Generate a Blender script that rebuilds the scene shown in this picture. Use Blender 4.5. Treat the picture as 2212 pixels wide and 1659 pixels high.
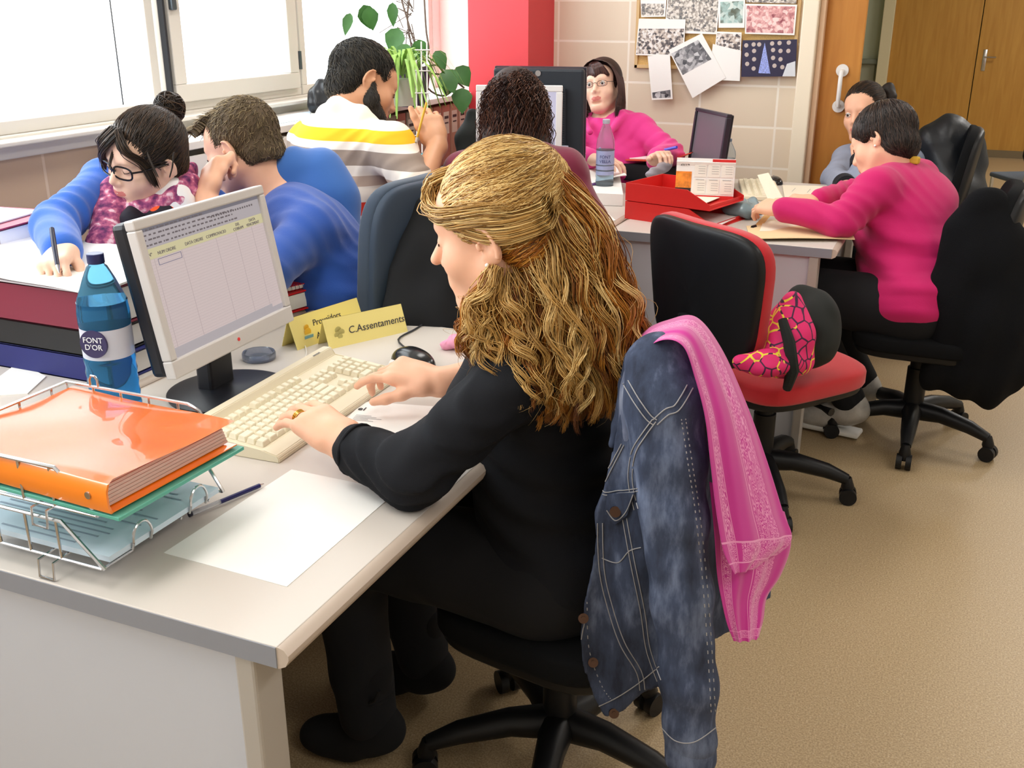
import bpy, bmesh, math, random
import numpy as np
from mathutils import Vector, Matrix
random.seed(7); RNG = np.random.default_rng(7)
for o in list(bpy.data.objects): bpy.data.objects.remove(o)
SC = bpy.context.scene; COL = SC.collection
# ------------------------------------------------------------------ camera
FPX = 2211.0; YAW = math.radians(-23.31); PITCH = math.radians(20.49); CAMH = 1.455
cF = np.array([math.sin(YAW)*math.cos(PITCH), math.cos(YAW)*math.cos(PITCH), -math.sin(PITCH)])
cR = np.array([math.cos(YAW), -math.sin(YAW), 0.0]); cU = np.cross(cR, cF); CAM = np.array([0, 0, CAMH])
cd = bpy.data.cameras.new('camera'); cam = bpy.data.objects.new('camera', cd); COL.objects.link(cam)
cd.sensor_width = 36.0; cd.lens = 36.0*FPX/2212.0; cd.clip_start = 0.05; cd.clip_end = 100
cam.matrix_world = Matrix(((cR[0], cU[0], -cF[0], 0), (cR[1], cU[1], -cF[1], 0), (cR[2], cU[2], -cF[2], CAMH), (0, 0, 0, 1)))
SC.camera = cam
# ------------------------------------------------------------------ world, lights, exposure
W = bpy.data.worlds.new('world'); SC.world = W; W.use_nodes = True
wb = W.node_tree.nodes['Background']; wb.inputs[0].default_value = (0.93, 0.97, 1.0, 1); wb.inputs[1].default_value = 6.0
SC.view_settings.view_transform = 'Standard'; SC.view_settings.look = 'None'; SC.view_settings.gamma = 1.0
SC.view_settings.exposure = 0.0
SC.cycles.use_denoising = True; SC.cycles.max_bounces = 7; SC.cycles.diffuse_bounces = 4; SC.cycles.transparent_max_bounces = 12
SC.cycles.glossy_bounces = 3; SC.cycles.transmission_bounces = 8; SC.cycles.caustics_reflective = False; SC.cycles.caustics_refractive = False
SC.cycles.sample_clamp_indirect = 6.0
def area(name, loc, size, power, direction, color=(1, 1, 1), portal=False):
    l = bpy.data.lights.new(name, 'AREA'); l.shape = 'RECTANGLE'; l.size, l.size_y = size; l.energy = power; l.color = color
    o = bpy.data.objects.new(name, l); COL.objects.link(o); o.location = loc
    d = Vector(direction).normalized(); up = Vector((0, 1, 0)) if abs(d.z) > .9 else Vector((0, 0, 1))
    x = up.cross(-d).normalized(); y = (-d).cross(x)
    o.rotation_euler = Matrix((x, y, -d)).transposed().to_euler()
    if portal: l.cycles.is_portal = True
    return o
WX = -2.5            # inner face of the window wall
BY = 4.95            # face of the tiled back wall
CZ = 2.85            # ceiling
area('window_daylight', (WX-.12, 1.3, 1.93), (6.6, 1.5), 1, (1, 0, 0), portal=True)
FILL_LAMP_POWER = 13
# ------------------------------------------------------------------ helpers
def P(x, y, w): return CAM + (cF + cR*(x-1106)/FPX - cU*(y-829.5)/FPX)*w
def _r(x, y): return cF + cR*(x-1106)/FPX - cU*(y-829.5)/FPX
def PZ(x, y, z): d = _r(x, y); return CAM + d*(z-CAMH)/d[2]
def PX(x, y, a): d = _r(x, y); return CAM + d*a/d[0]
def PY(x, y, a): d = _r(x, y); return CAM + d*a/d[1]
def lin(c): return c/12.92 if c <= .04045 else ((c+.055)/1.055)**2.4
def rgb(r, g, b): return (lin(r/255), lin(g/255), lin(b/255), 1)
MATS = {}
def mat(name, col, rough=.6, metal=0., spec=.5, bump=0., bscale=200., coat=0., trans=0., ior=1.45, sheen=0., vary=0., vscale=30., emit=0., alpha=1., sss=0.):
    if name in MATS: return MATS[name]
    m = bpy.data.materials.new(name); m.use_nodes = True; nt = m.node_tree; b = nt.nodes['Principled BSDF']
    c = rgb(*col) if max(col) > 1 else (*col, 1)
    b.inputs['Base Color'].default_value = c; b.inputs['Roughness'].default_value = rough; b.inputs['Metallic'].default_value = metal
    b.inputs['Specular IOR Level'].default_value = spec; b.inputs['Coat Weight'].default_value = coat; b.inputs['IOR'].default_value = ior
    b.inputs['Transmission Weight'].default_value = trans; b.inputs['Sheen Weight'].default_value = sheen; b.inputs['Alpha'].default_value = alpha
    if sss: b.inputs['Subsurface Weight'].default_value = sss; b.inputs['Subsurface Radius'].default_value = (.012, .005, .003); b.inputs['Subsurface Scale'].default_value = 1.0
    if emit: b.inputs['Emission Color'].default_value = c; b.inputs['Emission Strength'].default_value = emit
    tc = nt.nodes.new('ShaderNodeTexCoord')
    if bump or vary:
        n = nt.nodes.new('ShaderNodeTexNoise'); n.inputs['Scale'].default_value = bscale; n.inputs['Detail'].default_value = 3
        nt.links.new(tc.outputs['Object'], n.inputs['Vector'])
    if bump:
        bp = nt.nodes.new('ShaderNodeBump'); bp.inputs['Strength'].default_value = bump; bp.inputs['Distance'].default_value = .002
        nt.links.new(n.outputs[0], bp.inputs['Height']); nt.links.new(bp.outputs[0], b.inputs['Normal'])
    if vary:
        n2 = nt.nodes.new('ShaderNodeTexNoise'); n2.inputs['Scale'].default_value = vscale; n2.inputs['Detail'].default_value = 5
        nt.links.new(tc.outputs['Object'], n2.inputs['Vector'])
        h = nt.nodes.new('ShaderNodeHueSaturation'); mr = nt.nodes.new('ShaderNodeMapRange')
        mr.inputs[1].default_value = .3; mr.inputs[2].default_value = .7; mr.inputs[3].default_value = 1-vary; mr.inputs[4].default_value = 1+vary
        nt.links.new(n2.outputs[0], mr.inputs[0]); nt.links.new(mr.outputs[0], h.inputs['Value'])
        h.inputs['Color'].default_value = c; nt.links.new(h.outputs[0], b.inputs['Base Color'])
    MATS[name] = m; return m
def nodes(m): return m.node_tree, m.node_tree.nodes['Principled BSDF']
def ramp(nt, src, stops, const=False):
    r = nt.nodes.new('ShaderNodeValToRGB'); e = r.color_ramp.elements
    if const: r.color_ramp.interpolation = 'CONSTANT'
    while len(e) < len(stops): e.new(.5)
    for i, (p, c) in enumerate(stops): e[i].position = p; e[i].color = c
    nt.links.new(src, r.inputs[0]); return r.outputs[0]
# ---- object plumbing
def empty(name, loc=(0, 0, 0), rz=0., rot=None):
    o = bpy.data.objects.new(name, None); COL.objects.link(o); o.location = loc
    o.rotation_euler = rot if rot else (0, 0, rz); o.empty_display_size = .05; return o
def tag(o, label=None, cat=None, group=None, kind=None):
    if label: o['label'] = label
    if cat: o['category'] = cat
    if group: o['group'] = group
    if kind: o['kind'] = kind
    return o
def thing(name, label, cat, loc=(0, 0, 0), rz=0., group=None, rot=None): return tag(empty(name, loc, rz, rot), label, cat, group)
def link(name, me, parent=None, mats=()):
    o = bpy.data.objects.new(name, me); COL.objects.link(o)
    for m in (mats if isinstance(mats, (list, tuple)) else [mats]): me.materials.append(m)
    if parent is not None: o.parent = parent
    return o
def world_child(o, parent):      # o was made in world coordinates; keep it there under its parent
    bpy.context.view_layer.update(); o.parent = parent; o.matrix_parent_inverse = parent.matrix_world.inverted(); return o
def copy_tree(o, parent=None):
    c = o.copy(); COL.objects.link(c)
    if parent is not None: c.parent = parent
    for ch in [x for x in bpy.data.objects if x.parent == o]: copy_tree(ch, c)
    return c
def mesh_np(name, v, f, smooth=True, midx=None):
    v = np.asarray(v, np.float32); f = np.asarray(f, np.int32); n = f.shape[1]
    me = bpy.data.meshes.new(name); me.vertices.add(len(v)); me.vertices.foreach_set('co', v.ravel())
    me.loops.add(f.size); me.loops.foreach_set('vertex_index', f.ravel())
    me.polygons.add(len(f)); me.polygons.foreach_set('loop_start', np.arange(0, f.size, n, dtype=np.int32))
    me.polygons.foreach_set('use_smooth', np.full(len(f), smooth))
    if midx is not None: me.polygons.foreach_set('material_index', np.asarray(midx, np.int32))
    me.update(calc_edges=True); return me
class MB:
    def __init__(s): s.bm = bmesh.new()
    def box(s, c, d, rz=0., bev=0., M=None, seg=2):
        r = bmesh.ops.create_cube(s.bm, size=1.0); vs = r['verts']
        T = Matrix.Translation(c) @ Matrix.Rotation(rz, 4, 'Z') @ Matrix.Diagonal((*d, 1))
        if M is not None: T = M @ Matrix.Translation(c) @ Matrix.Rotation(rz, 4, 'Z') @ Matrix.Diagonal((*d, 1))
        bmesh.ops.transform(s.bm, matrix=T, verts=vs)
        if bev: bmesh.ops.bevel(s.bm, geom=list({e for v in vs for e in v.link_edges}), offset=bev, segments=seg, profile=.5, affect='EDGES')
        return s
    def cyl(s, a, b, r, r2=None, seg=20):
        a = Vector(a); b = Vector(b); d = b-a; r2 = r if r2 is None else r2
        M = Matrix.Translation((a+b)/2) @ d.to_track_quat('Z', 'Y').to_matrix().to_4x4()
        bmesh.ops.create_cone(s.bm, cap_ends=True, segments=seg, radius1=r, radius2=r2, depth=d.length, matrix=M); return s
    def sph(s, c, r, sc=(1, 1, 1), seg=16):
        bmesh.ops.create_uvsphere(s.bm, u_segments=seg, v_segments=max(6, seg//2), radius=1, matrix=Matrix.Translation(c) @ Matrix.Diagonal((r*sc[0], r*sc[1], r*sc[2], 1))); return s
    def lathe(s, prof, c=(0, 0, 0), seg=32, cap=True):
        rings = []
        for r, z in prof:
            rings.append([s.bm.verts.new((c[0]+r*math.cos(2*math.pi*i/seg), c[1]+r*math.sin(2*math.pi*i/seg), c[2]+z)) for i in range(seg)])
        for A, B in zip(rings, rings[1:]):
            for i in range(seg): s.bm.faces.new((A[i], A[(i+1) % seg], B[(i+1) % seg], B[i]))
        if cap:
            if prof[0][0] > 1e-4: s.bm.faces.new(rings[0][::-1])
            if prof[-1][0] > 1e-4: s.bm.faces.new(rings[-1])
        return s
    def tube(s, pts, r, seg=8, closed=False):
        pts = [Vector(p) for p in pts]; n = len(pts); rings = []; prev = None
        for i, p in enumerate(pts):
            a = pts[(i-1) % n] if (closed or i > 0) else p; b = pts[(i+1) % n] if (closed or i < n-1) else p
            t = (b-a).normalized()
            if prev is None: nn = t.orthogonal().normalized()
            else:
                nn = prev-t*prev.dot(t)
                nn = nn.normalized() if nn.length > 1e-6 else t.orthogonal().normalized()
            prev = nn; bb = t.cross(nn); rr = r[i] if isinstance(r, (list, tuple)) else r
            rings.append([s.bm.verts.new(p+(nn*math.cos(2*math.pi*k/seg)+bb*math.sin(2*math.pi*k/seg))*rr) for k in range(seg)])
        for i in range(n if closed else n-1):
            A = rings[i]; B = rings[(i+1) % n]
            for k in range(seg): s.bm.faces.new((A[k], A[(k+1) % seg], B[(k+1) % seg], B[k]))
        if not closed: s.bm.faces.new(rings[0][::-1]); s.bm.faces.new(rings[-1])
        return s
    def prism(s, poly, axis, a, b):        # polygon in the plane normal to axis, extruded a..b
        def mk(p, t): return {'x': (t, p[0], p[1]), 'y': (p[0], t, p[1]), 'z': (p[0], p[1], t)}[axis]
        A = [s.bm.verts.new(mk(p, a)) for p in poly]; B = [s.bm.verts.new(mk(p, b)) for p in poly]; n = len(poly)
        s.bm.faces.new(A); s.bm.faces.new(B[::-1])
        for i in range(n): s.bm.faces.new((A[i], B[i], B[(i+1) % n], A[(i+1) % n]))
        return s
    def quad(s, pts): s.bm.faces.new([s.bm.verts.new(p) for p in pts]); return s
    def build(s, name, m, parent=None, smooth=False):
        bmesh.ops.recalc_face_normals(s.bm, faces=s.bm.faces); me = bpy.data.meshes.new(name); s.bm.to_mesh(me); s.bm.free()
        if smooth:
            me.polygons.foreach_set('use_smooth', [True]*len(me.polygons))
            try: me.set_sharp_from_angle(angle=math.radians(40))
            except Exception: pass
        return link(name, me, parent, m)
def struct(name, mb, m): o = mb.build(name, m); o['kind'] = 'structure'; return o
def superell(a, b, c, e1=.35, e2=.5, nu=40, nv=20, fn=None):
    ph = np.linspace(-math.pi, math.pi, nu, endpoint=False); ps = np.linspace(-math.pi/2, math.pi/2, nv)
    sp = lambda x, e: np.sign(x)*np.abs(x)**e
    U, V = np.meshgrid(ph, ps)
    v = np.stack([a*sp(np.cos(V), e1)*sp(np.cos(U), e2), b*sp(np.cos(V), e1)*sp(np.sin(U), e2), c*sp(np.sin(V), e1)], -1).reshape(-1, 3)
    f = [(j*nu+i, j*nu+(i+1) % nu, (j+1)*nu+(i+1) % nu, (j+1)*nu+i) for j in range(nv-1) for i in range(nu)]
    if fn is not None: v = fn(v)
    return v, f
def text(s, size, m, parent, M, ext=.0003, name='lettering', align='CENTER', shear=0.):
    cu = bpy.data.curves.new(name, 'FONT'); cu.body = s; cu.size = size; cu.extrude = ext; cu.align_x = align; cu.align_y = 'CENTER'; cu.shear = shear; cu.resolution_u = 3
    t = bpy.data.objects.new('tmp', cu); COL.objects.link(t); bpy.context.view_layer.update()
    me = bpy.data.meshes.new_from_object(t.evaluated_get(bpy.context.evaluated_depsgraph_get())); bpy.data.objects.remove(t)
    o = link(name, me, parent, m); o.matrix_local = M; return o
def frameM(o, x, y):     # matrix with origin o, local x and y directions
    x = Vector(x).normalized(); z = x.cross(Vector(y)).normalized(); y = z.cross(x)
    return Matrix(((x.x, y.x, z.x, o[0]), (x.y, y.y, z.y, o[1]), (x.z, y.z, z.z, o[2]), (0, 0, 0, 1)))
# ------------------------------------------------------------------ organic solids: fields blended and skinned into one surface
def nrm(v): v = np.asarray(v, float); return v/np.linalg.norm(v)
def A3(*v): return np.array(v, float)
class Field:
    def __init__(s): s.pr = []
    def cap(s, a, b, ra, rb=None, k=.02, op='u', flat=None):
        a = np.asarray(a, float); b = np.asarray(b, float); rb = ra if rb is None else rb; m = max(ra, rb); s.pr.append(('cap', a, b, ra, rb, flat, k, op, np.minimum(a, b)-m, np.maximum(a, b)+m)); return s
    def ell(s, c, r, R=None, k=.02, op='u'):
        c = np.asarray(c, float); r = np.asarray(r, float)*np.ones(3); R = np.eye(3) if R is None else R; e = np.sqrt(((R*r)**2).sum(1))
        s.pr.append(('ell', c, r, R, None, None, k, op, c-e, c+e)); return s
    def box(s, c, h, R=None, rad=.01, k=.01, op='u'):
        c = np.asarray(c, float); h = np.asarray(h, float); R = np.eye(3) if R is None else R; e = (np.abs(R)*h).sum(1)
        s.pr.append(('box', c, h, R, rad, None, k, op, c-e, c+e)); return s
    def slab(s, poly, o, eu, ev, depth, th, k=.004, op='u', rad=.003):   # polygon in (u,v) on a bent sheet; depth(u,v) along en
        en = np.cross(eu, ev); pl = np.asarray(poly, float); pts = np.array([o+eu*p[0]+ev*p[1] for p in pl]); s.pr.append(('slab', o, eu, ev, en, (pl, depth, th, rad), k, op, pts.min(0)-.1, pts.max(0)+.1)); return s
    def caps(s, pts, rs, **kw):
        for i in range(len(pts)-1): s.cap(pts[i], pts[i+1], rs[i], rs[i+1], **kw)
        return s
    def ev(s, p, X, Y, Z):
        t, kind = p, p[0]
        if kind == 'cap':
            _, a, b, ra, rb, flat, *_ = p; ba = b-a; L = max((ba@ba), 1e-9)
            x, y, z = X-a[0], Y-a[1], Z-a[2]; h = np.clip((x*ba[0]+y*ba[1]+z*ba[2])/L, 0, 1)
            dx, dy, dz = x-h*ba[0], y-h*ba[1], z-h*ba[2]; d2 = dx*dx+dy*dy+dz*dz
            if flat is not None: n, fc = flat; q = dx*n[0]+dy*n[1]+dz*n[2]; d2 = d2+q*q*(fc*fc-1)
            return np.sqrt(d2)-(ra+(rb-ra)*h)
        if kind == 'ell':
            _, c, r, R, *_ = p; x, y, z = X-c[0], Y-c[1], Z-c[2]; q = [(x*R[0, i]+y*R[1, i]+z*R[2, i]) for i in range(3)]
            k0 = np.sqrt(sum((q[i]/r[i])**2 for i in range(3))); k1 = np.sqrt(sum((q[i]/r[i]**2)**2 for i in range(3)))+1e-9; return k0*(k0-1)/k1
        if kind == 'box':
            _, c, h, R, rad, *_ = p; x, y, z = X-c[0], Y-c[1], Z-c[2]; q = [np.abs(x*R[0, i]+y*R[1, i]+z*R[2, i])-h[i]+rad for i in range(3)]
            return np.sqrt(sum(np.maximum(a, 0)**2 for a in q))+np.minimum(np.maximum(np.maximum(q[0], q[1]), q[2]), 0)-rad
        if kind == 'slab':
            _, o, eu, ev, en, (pl, depth, th, rad), *_ = p
            x, y, z = X-o[0], Y-o[1], Z-o[2]; U = x*eu[0]+y*eu[1]+z*eu[2]; V = x*ev[0]+y*ev[1]+z*ev[2]; N = x*en[0]+y*en[1]+z*en[2]
            d = np.full(U.shape, 1e9); sg = np.ones(U.shape); n = len(pl)
            for i in range(n):
                a = pl[i]; b = pl[i-1]; e = b-a; wx = U-a[0]; wy = V-a[1]; h = np.clip((wx*e[0]+wy*e[1])/(e@e), 0, 1)
                d = np.minimum(d, (wx-e[0]*h)**2+(wy-e[1]*h)**2)
                c1 = V >= a[1]; c2 = V < b[1]; c3 = e[0]*wy > e[1]*wx; fl = (c1 & c2 & c3) | (~c1 & ~c2 & ~c3); sg = np.where(fl, -sg, sg)
            pd = np.sqrt(d)*sg; nd = np.abs(N-depth(U, V))-th/2
            qa = pd+rad; qb = nd+rad; return np.sqrt(np.maximum(qa, 0)**2+np.maximum(qb, 0)**2)+np.minimum(np.maximum(qa, qb), 0)-rad
    def grid(s, res, fine=(), pad=.012):
        us = [p for p in s.pr if p[7] == 'u']; lo = np.min([p[8] for p in us], 0)-pad; hi = np.max([p[9] for p in us], 0)+pad; ax = []
        for i in range(3):
            g = [lo[i]]
            while g[-1] < hi[i]:
                st = res
                for (c, h, r) in fine:
                    c = np.asarray(c); h = np.asarray(h)*np.ones(3)
                    if c[i]-h[i] < g[-1] < c[i]+h[i]: st = min(st, r)
                g.append(g[-1]+st)
            ax.append(np.array(g))
        return ax
    def mesh(s, name, res=.006, fine=(), disp=None, paint=(), smooth=True):
        ax = s.grid(res, fine); V = np.full([len(a) for a in ax], .08, np.float32)
        for p in s.pr:
            k, op = p[6], p[7]; m = k+.02; sl = []
            for i in range(3):
                a = np.searchsorted(ax[i], p[8][i]-m); b = np.searchsorted(ax[i], p[9][i]+m); sl.append(slice(a, b))
            if any(q.stop <= q.start for q in sl): continue
            X, Y, Z = np.meshgrid(ax[0][sl[0]], ax[1][sl[1]], ax[2][sl[2]], indexing='ij', sparse=True)
            d = s.ev(p, X, Y, Z).astype(np.float32); v = V[tuple(sl)]
            if op == 'u': h = np.maximum(k-np.abs(v-d), 0)/k; V[tuple(sl)] = np.minimum(v, d)-h*h*k*.25
            else: d = -d; h = np.maximum(k-np.abs(v-d), 0)/k; V[tuple(sl)] = np.maximum(v, d)+h*h*k*.25
        if disp is not None:
            i = np.argwhere(np.abs(V) < .03); x, y, z = ax[0][i[:, 0]], ax[1][i[:, 1]], ax[2][i[:, 2]]
            V[i[:, 0], i[:, 1], i[:, 2]] += disp(x, y, z).astype(np.float32)
        v, f = surfnet(V, ax); mi = None
        if paint:
            c = v[f].mean(1); mi = np.zeros(len(f), int)
            for (pc, pr_, R, idx) in paint:
                q = (c-pc) @ (np.eye(3) if R is None else R); mi[((q/np.asarray(pr_))**2).sum(1) < 1] = idx
        return mesh_np(name, v, f, smooth, mi)
def surfnet(V, ax):
    S = V < 0; n = [k-1 for k in V.shape]
    cnt = np.zeros(n, np.int8)
    for a in (0, 1):
        for b in (0, 1):
            for c in (0, 1): cnt += S[a:n[0]+a, b:n[1]+b, c:n[2]+c]
    act = (cnt > 0) & (cnt < 8); I = np.argwhere(act); vid = np.full(n, -1, np.int64); vid[act] = np.arange(len(I))
    pos = np.zeros((len(I), 3)); k = np.zeros(len(I)); i, j, l = I.T
    for d in range(3):
        for a in (0, 1):
            for b in (0, 1):
                o = [0, 0, 0]; e = [x for x in range(3) if x != d]; o[e[0]] = a; o[e[1]] = b; q = list(o); q[d] = 1
                va = V[i+o[0], j+o[1], l+o[2]]; vb = V[i+q[0], j+q[1], l+q[2]]; m = (va < 0) != (vb < 0); t = np.where(m, va/np.where(m, va-vb, 1), 0)
                pa = np.stack([ax[0][i+o[0]], ax[1][j+o[1]], ax[2][l+o[2]]], 1); pb = np.stack([ax[0][i+q[0]], ax[1][j+q[1]], ax[2][l+q[2]]], 1)
                pos += np.where(m[:, None], pa+(pb-pa)*t[:, None], 0); k += m
    pos /= k[:, None]; F = []
    for d in range(3):
        e = [x for x in range(3) if x != d]; sl0 = [slice(None)]*3; sl1 = [slice(None)]*3; sl0[d] = slice(0, -1); sl1[d] = slice(1, None)
        A = S[tuple(sl0)]; B = S[tuple(sl1)]; E = np.argwhere(A != B); ok = (E[:, e[0]] > 0) & (E[:, e[1]] > 0) & (E[:, e[0]] < V.shape[e[0]]-1) & (E[:, e[1]] < V.shape[e[1]]-1); E = E[ok]
        if not len(E): continue
        ins = A[tuple(E.T)]
        def cell(a, b): q = E.copy(); q[:, e[0]] -= a; q[:, e[1]] -= b; return vid[tuple(q.T)]
        Q = np.stack([cell(1, 1), cell(0, 1), cell(0, 0), cell(1, 0)], 1)
        flip = ins if d != 1 else ~ins
        Q = np.where(flip[:, None], Q, Q[:, ::-1]); F.append(Q)
    return pos, np.concatenate(F)
def smooth_mesh(me, it=2, fac=.5):
    n = len(me.vertices); co = np.empty(n*3, np.float32); me.vertices.foreach_get('co', co); co = co.reshape(-1, 3).astype(float)
    e = np.empty(len(me.edges)*2, np.int32); me.edges.foreach_get('vertices', e); e = e.reshape(-1, 2); dg = np.bincount(e.ravel(), minlength=n)[:, None]
    for _ in range(it):
        s = np.zeros_like(co)
        for a in range(3): s[:, a] = np.bincount(e[:, 0], co[e[:, 1], a], n)+np.bincount(e[:, 1], co[e[:, 0], a], n)
        co += (s/np.maximum(dg, 1)-co)*fac
    me.vertices.foreach_set('co', co.astype(np.float32).ravel()); me.update(); return me
def wr(a=.002, f=60, dirv=(0, 0, 1), w2=25):   # cloth folds
    d = nrm(dirv)
    def g(x, y, z):
        s = x*d[0]+y*d[1]+z*d[2]; return a*np.sin(f*s+2.2*np.sin(w2*x+1.3)+1.7*np.sin(w2*y*.8)+1.1*np.sin(w2*1.3*z))*(.55+.45*np.sin(w2*.5*(x+y-z)))
    return g
def strands(name, paths, r0, r1, m, parent, sides=3, seed=1, tint=None):
    Pn = np.asarray(paths, float); N, K, _ = Pn.shape; T = np.gradient(Pn, axis=1); T /= np.linalg.norm(T, axis=2, keepdims=True)+1e-9
    ref = np.zeros_like(T); ref[...] = (0.31, .52, .8); n1 = np.cross(T, ref); n1 /= np.linalg.norm(n1, axis=2, keepdims=True)+1e-9; n2 = np.cross(T, n1)
    t = np.linspace(0, 1, K); rad = (r0+(r1-r0)*t)*np.where(t > .85, 1-(t-.85)/.15*.8, 1); rad = rad[None, :, None, None]
    an = np.arange(sides)*2*math.pi/sides; v = Pn[:, :, None, :]+rad*(n1[:, :, None, :]*np.cos(an)[None, None, :, None]+n2[:, :, None, :]*np.sin(an)[None, None, :, None])
    base = (np.arange(N)[:, None, None]*K+np.arange(K-1)[None, :, None])*sides; s = np.arange(sides)[None, None, :]; s2 = (s+1) % sides
    f = np.stack([base+s, base+s2, base+sides+s2, base+sides+s], -1).reshape(-1, 4)
    me = mesh_np(name, v.reshape(-1, 3), f, True)
    at = me.attributes.new('tint', 'FLOAT', 'POINT'); at.data.foreach_set('value', np.repeat(np.random.default_rng(seed).random(N) if tint is None else np.clip(tint, 0, 1), K*sides).astype(np.float32))
    return link(name, me, parent, m)
def hairmat(name, c1, c2, c3, rough=.45):
    if name in MATS: return MATS[name]
    m = bpy.data.materials.new(name); m.use_nodes = True; nt, b = nodes(m); a = nt.nodes.new('ShaderNodeAttribute'); a.attribute_name = 'tint'
    o = ramp(nt, a.outputs['Fac'], [(0, rgb(*c1)), (.5, rgb(*c2)), (1, rgb(*c3))]); nt.links.new(o, b.inputs['Base Color']); b.inputs['Roughness'].default_value = rough
    b.inputs['Specular IOR Level'].default_value = .4; MATS[name] = m; return m
def catmull(pts, n):
    p = np.asarray(pts, float); k = len(p); t = np.linspace(0, k-1-1e-6, n); i = t.astype(int); u = (t-i)[:, None]
    g = lambda j: p[np.clip(j, 0, k-1)]; a, b, c, d = g(i-1), g(i), g(i+1), g(i+2)
    return .5*((2*b)+(-a+c)*u+(2*a-5*b+4*c-d)*u*u+(-a+3*b-3*c+d)*u**3)
# ================================================================== SETTING
def tilemat(name, col, grout, bw, bh, vert_axis, rough=.35, offs=(0, 0), bumpy=.15, mort=.006):
    m = mat(name, col, rough=rough); nt, b = nodes(m); tc = nt.nodes.new('ShaderNodeTexCoord'); sx = nt.nodes.new('ShaderNodeSeparateXYZ'); cx = nt.nodes.new('ShaderNodeCombineXYZ')
    nt.links.new(tc.outputs['Object'], sx.inputs[0]); nt.links.new(sx.outputs[vert_axis], cx.inputs[0]); nt.links.new(sx.outputs[2], cx.inputs[1])
    mp = nt.nodes.new('ShaderNodeMapping'); mp.inputs['Location'].default_value = (offs[0], offs[1], 0); nt.links.new(cx.outputs[0], mp.inputs[0])
    br = nt.nodes.new('ShaderNodeTexBrick'); br.offset = 0; br.inputs['Scale'].default_value = 1; br.inputs['Brick Width'].default_value = bw; br.inputs['Row Height'].default_value = bh
    br.inputs['Mortar Size'].default_value = mort; br.inputs['Mortar Smooth'].default_value = .3; c = rgb(*col); br.inputs['Color1'].default_value = c
    br.inputs['Color2'].default_value = tuple(x*.93 for x in c[:3])+(1,); br.inputs['Mortar'].default_value = rgb(*grout); nt.links.new(mp.outputs[0], br.inputs['Vector'])
    nt.links.new(br.outputs['Color'], b.inputs['Base Color']); bp = nt.nodes.new('ShaderNodeBump'); bp.inputs['Strength'].default_value = bumpy; bp.inputs['Distance'].default_value = .003; bp.invert = True
    nt.links.new(br.outputs['Fac'], bp.inputs['Height']); nt.links.new(bp.outputs[0], b.inputs['Normal']); return m
M_TB = tilemat('tile_back', (236, 220, 197), (248, 240, 226), .36, .185, 0, offs=(.085, .02))
M_TL = tilemat('tile_left', (205, 178, 152), (222, 200, 178), .40, .185, 1, offs=(.12, .06))
M_WHITE = mat('painted_white', (236, 233, 228), .6); M_FRAME = mat('window_frame_metal', (222, 218, 210), .4)
M_CEIL = mat('ceiling_white', (230, 228, 222), .8)
# floor: speckled terrazzo-like vinyl
M_FLOOR = mat('floor_vinyl', (170, 146, 108), .42); nt, b = nodes(M_FLOOR); tc = nt.nodes.new('ShaderNodeTexCoord')
n1 = nt.nodes.new('ShaderNodeTexNoise'); n1.inputs['Scale'].default_value = 260; n1.inputs['Detail'].default_value = 2
n2 = nt.nodes.new('ShaderNodeTexVoronoi'); n2.inputs['Scale'].default_value = 110; nt.links.new(tc.outputs['Object'], n1.inputs['Vector']); nt.links.new(tc.outputs['Object'], n2.inputs['Vector'])
o1 = ramp(nt, n1.outputs[0], [(.33, rgb(148, 125, 93)), (.5, rgb(171, 148, 113)), (.68, rgb(189, 166, 131))]); o2 = ramp(nt, n2.outputs['Distance'], [(.10, (1, 1, 1, 1)), (.2, (0, 0, 0, 1))])
mx = nt.nodes.new('ShaderNodeMixRGB'); mx.inputs[2].default_value = rgb(206, 192, 168); mf = nt.nodes.new('ShaderNodeMath'); mf.operation = 'MULTIPLY'; mf.inputs[1].default_value = .45
nt.links.new(o2, mf.inputs[0]); nt.links.new(mf.outputs[0], mx.inputs[0]); nt.links.new(o1, mx.inputs[1]); nt.links.new(mx.outputs[0], b.inputs['Base Color'])
RX = 3.4; SY = -2.4; FY = 11.5
struct('floor', MB().box(((WX+RX)/2, (SY+FY)/2, -.05), (RX-WX+.6, FY-SY+.6, .1)), M_FLOOR)
struct('ceiling', MB().box(((WX+RX)/2, (SY+FY)/2, CZ+.05), (RX-WX+.6, FY-SY+.6, .1)), M_CEIL)
struct('wall_right', MB().box((RX+.06, (SY+FY)/2, CZ/2), (.12, FY-SY+.24, CZ)), M_WHITE)
struct('wall_front', MB().box(((WX+RX)/2, SY-.06, CZ/2), (RX-WX, .12, CZ)), M_WHITE)
SILL = float(PX(0, 345, WX)[2]); WB = 1.095    # bottom of the sill profile / window opening
mb = MB().box((WX-.1, (SY+BY)/2, SILL/2), (.2, BY-SY, SILL)); struct('wall_left', mb, M_TL)
struct('trim_1', MB().box((WX-.1, (SY+BY)/2, 2.62+(CZ-2.62)/2), (.2, BY-SY, CZ-2.62)), M_WHITE)
yW0, yW1 = -2.0, float(PX(936, 60, WX)[1]); Y1 = float(PX(352, 150, WX)[1]); Y2 = float(PX(650, 120, WX)[1])
struct('trim_2', MB().box((WX-.1, (yW1+BY)/2, (SILL+2.62)/2), (.2, BY-yW1, 2.62-SILL)), M_WHITE)
struct('trim_3', MB().box((WX-.1, (SY+yW0)/2, (SILL+2.62)/2), (.2, yW0-SY, 2.62-SILL)), M_WHITE)
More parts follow.
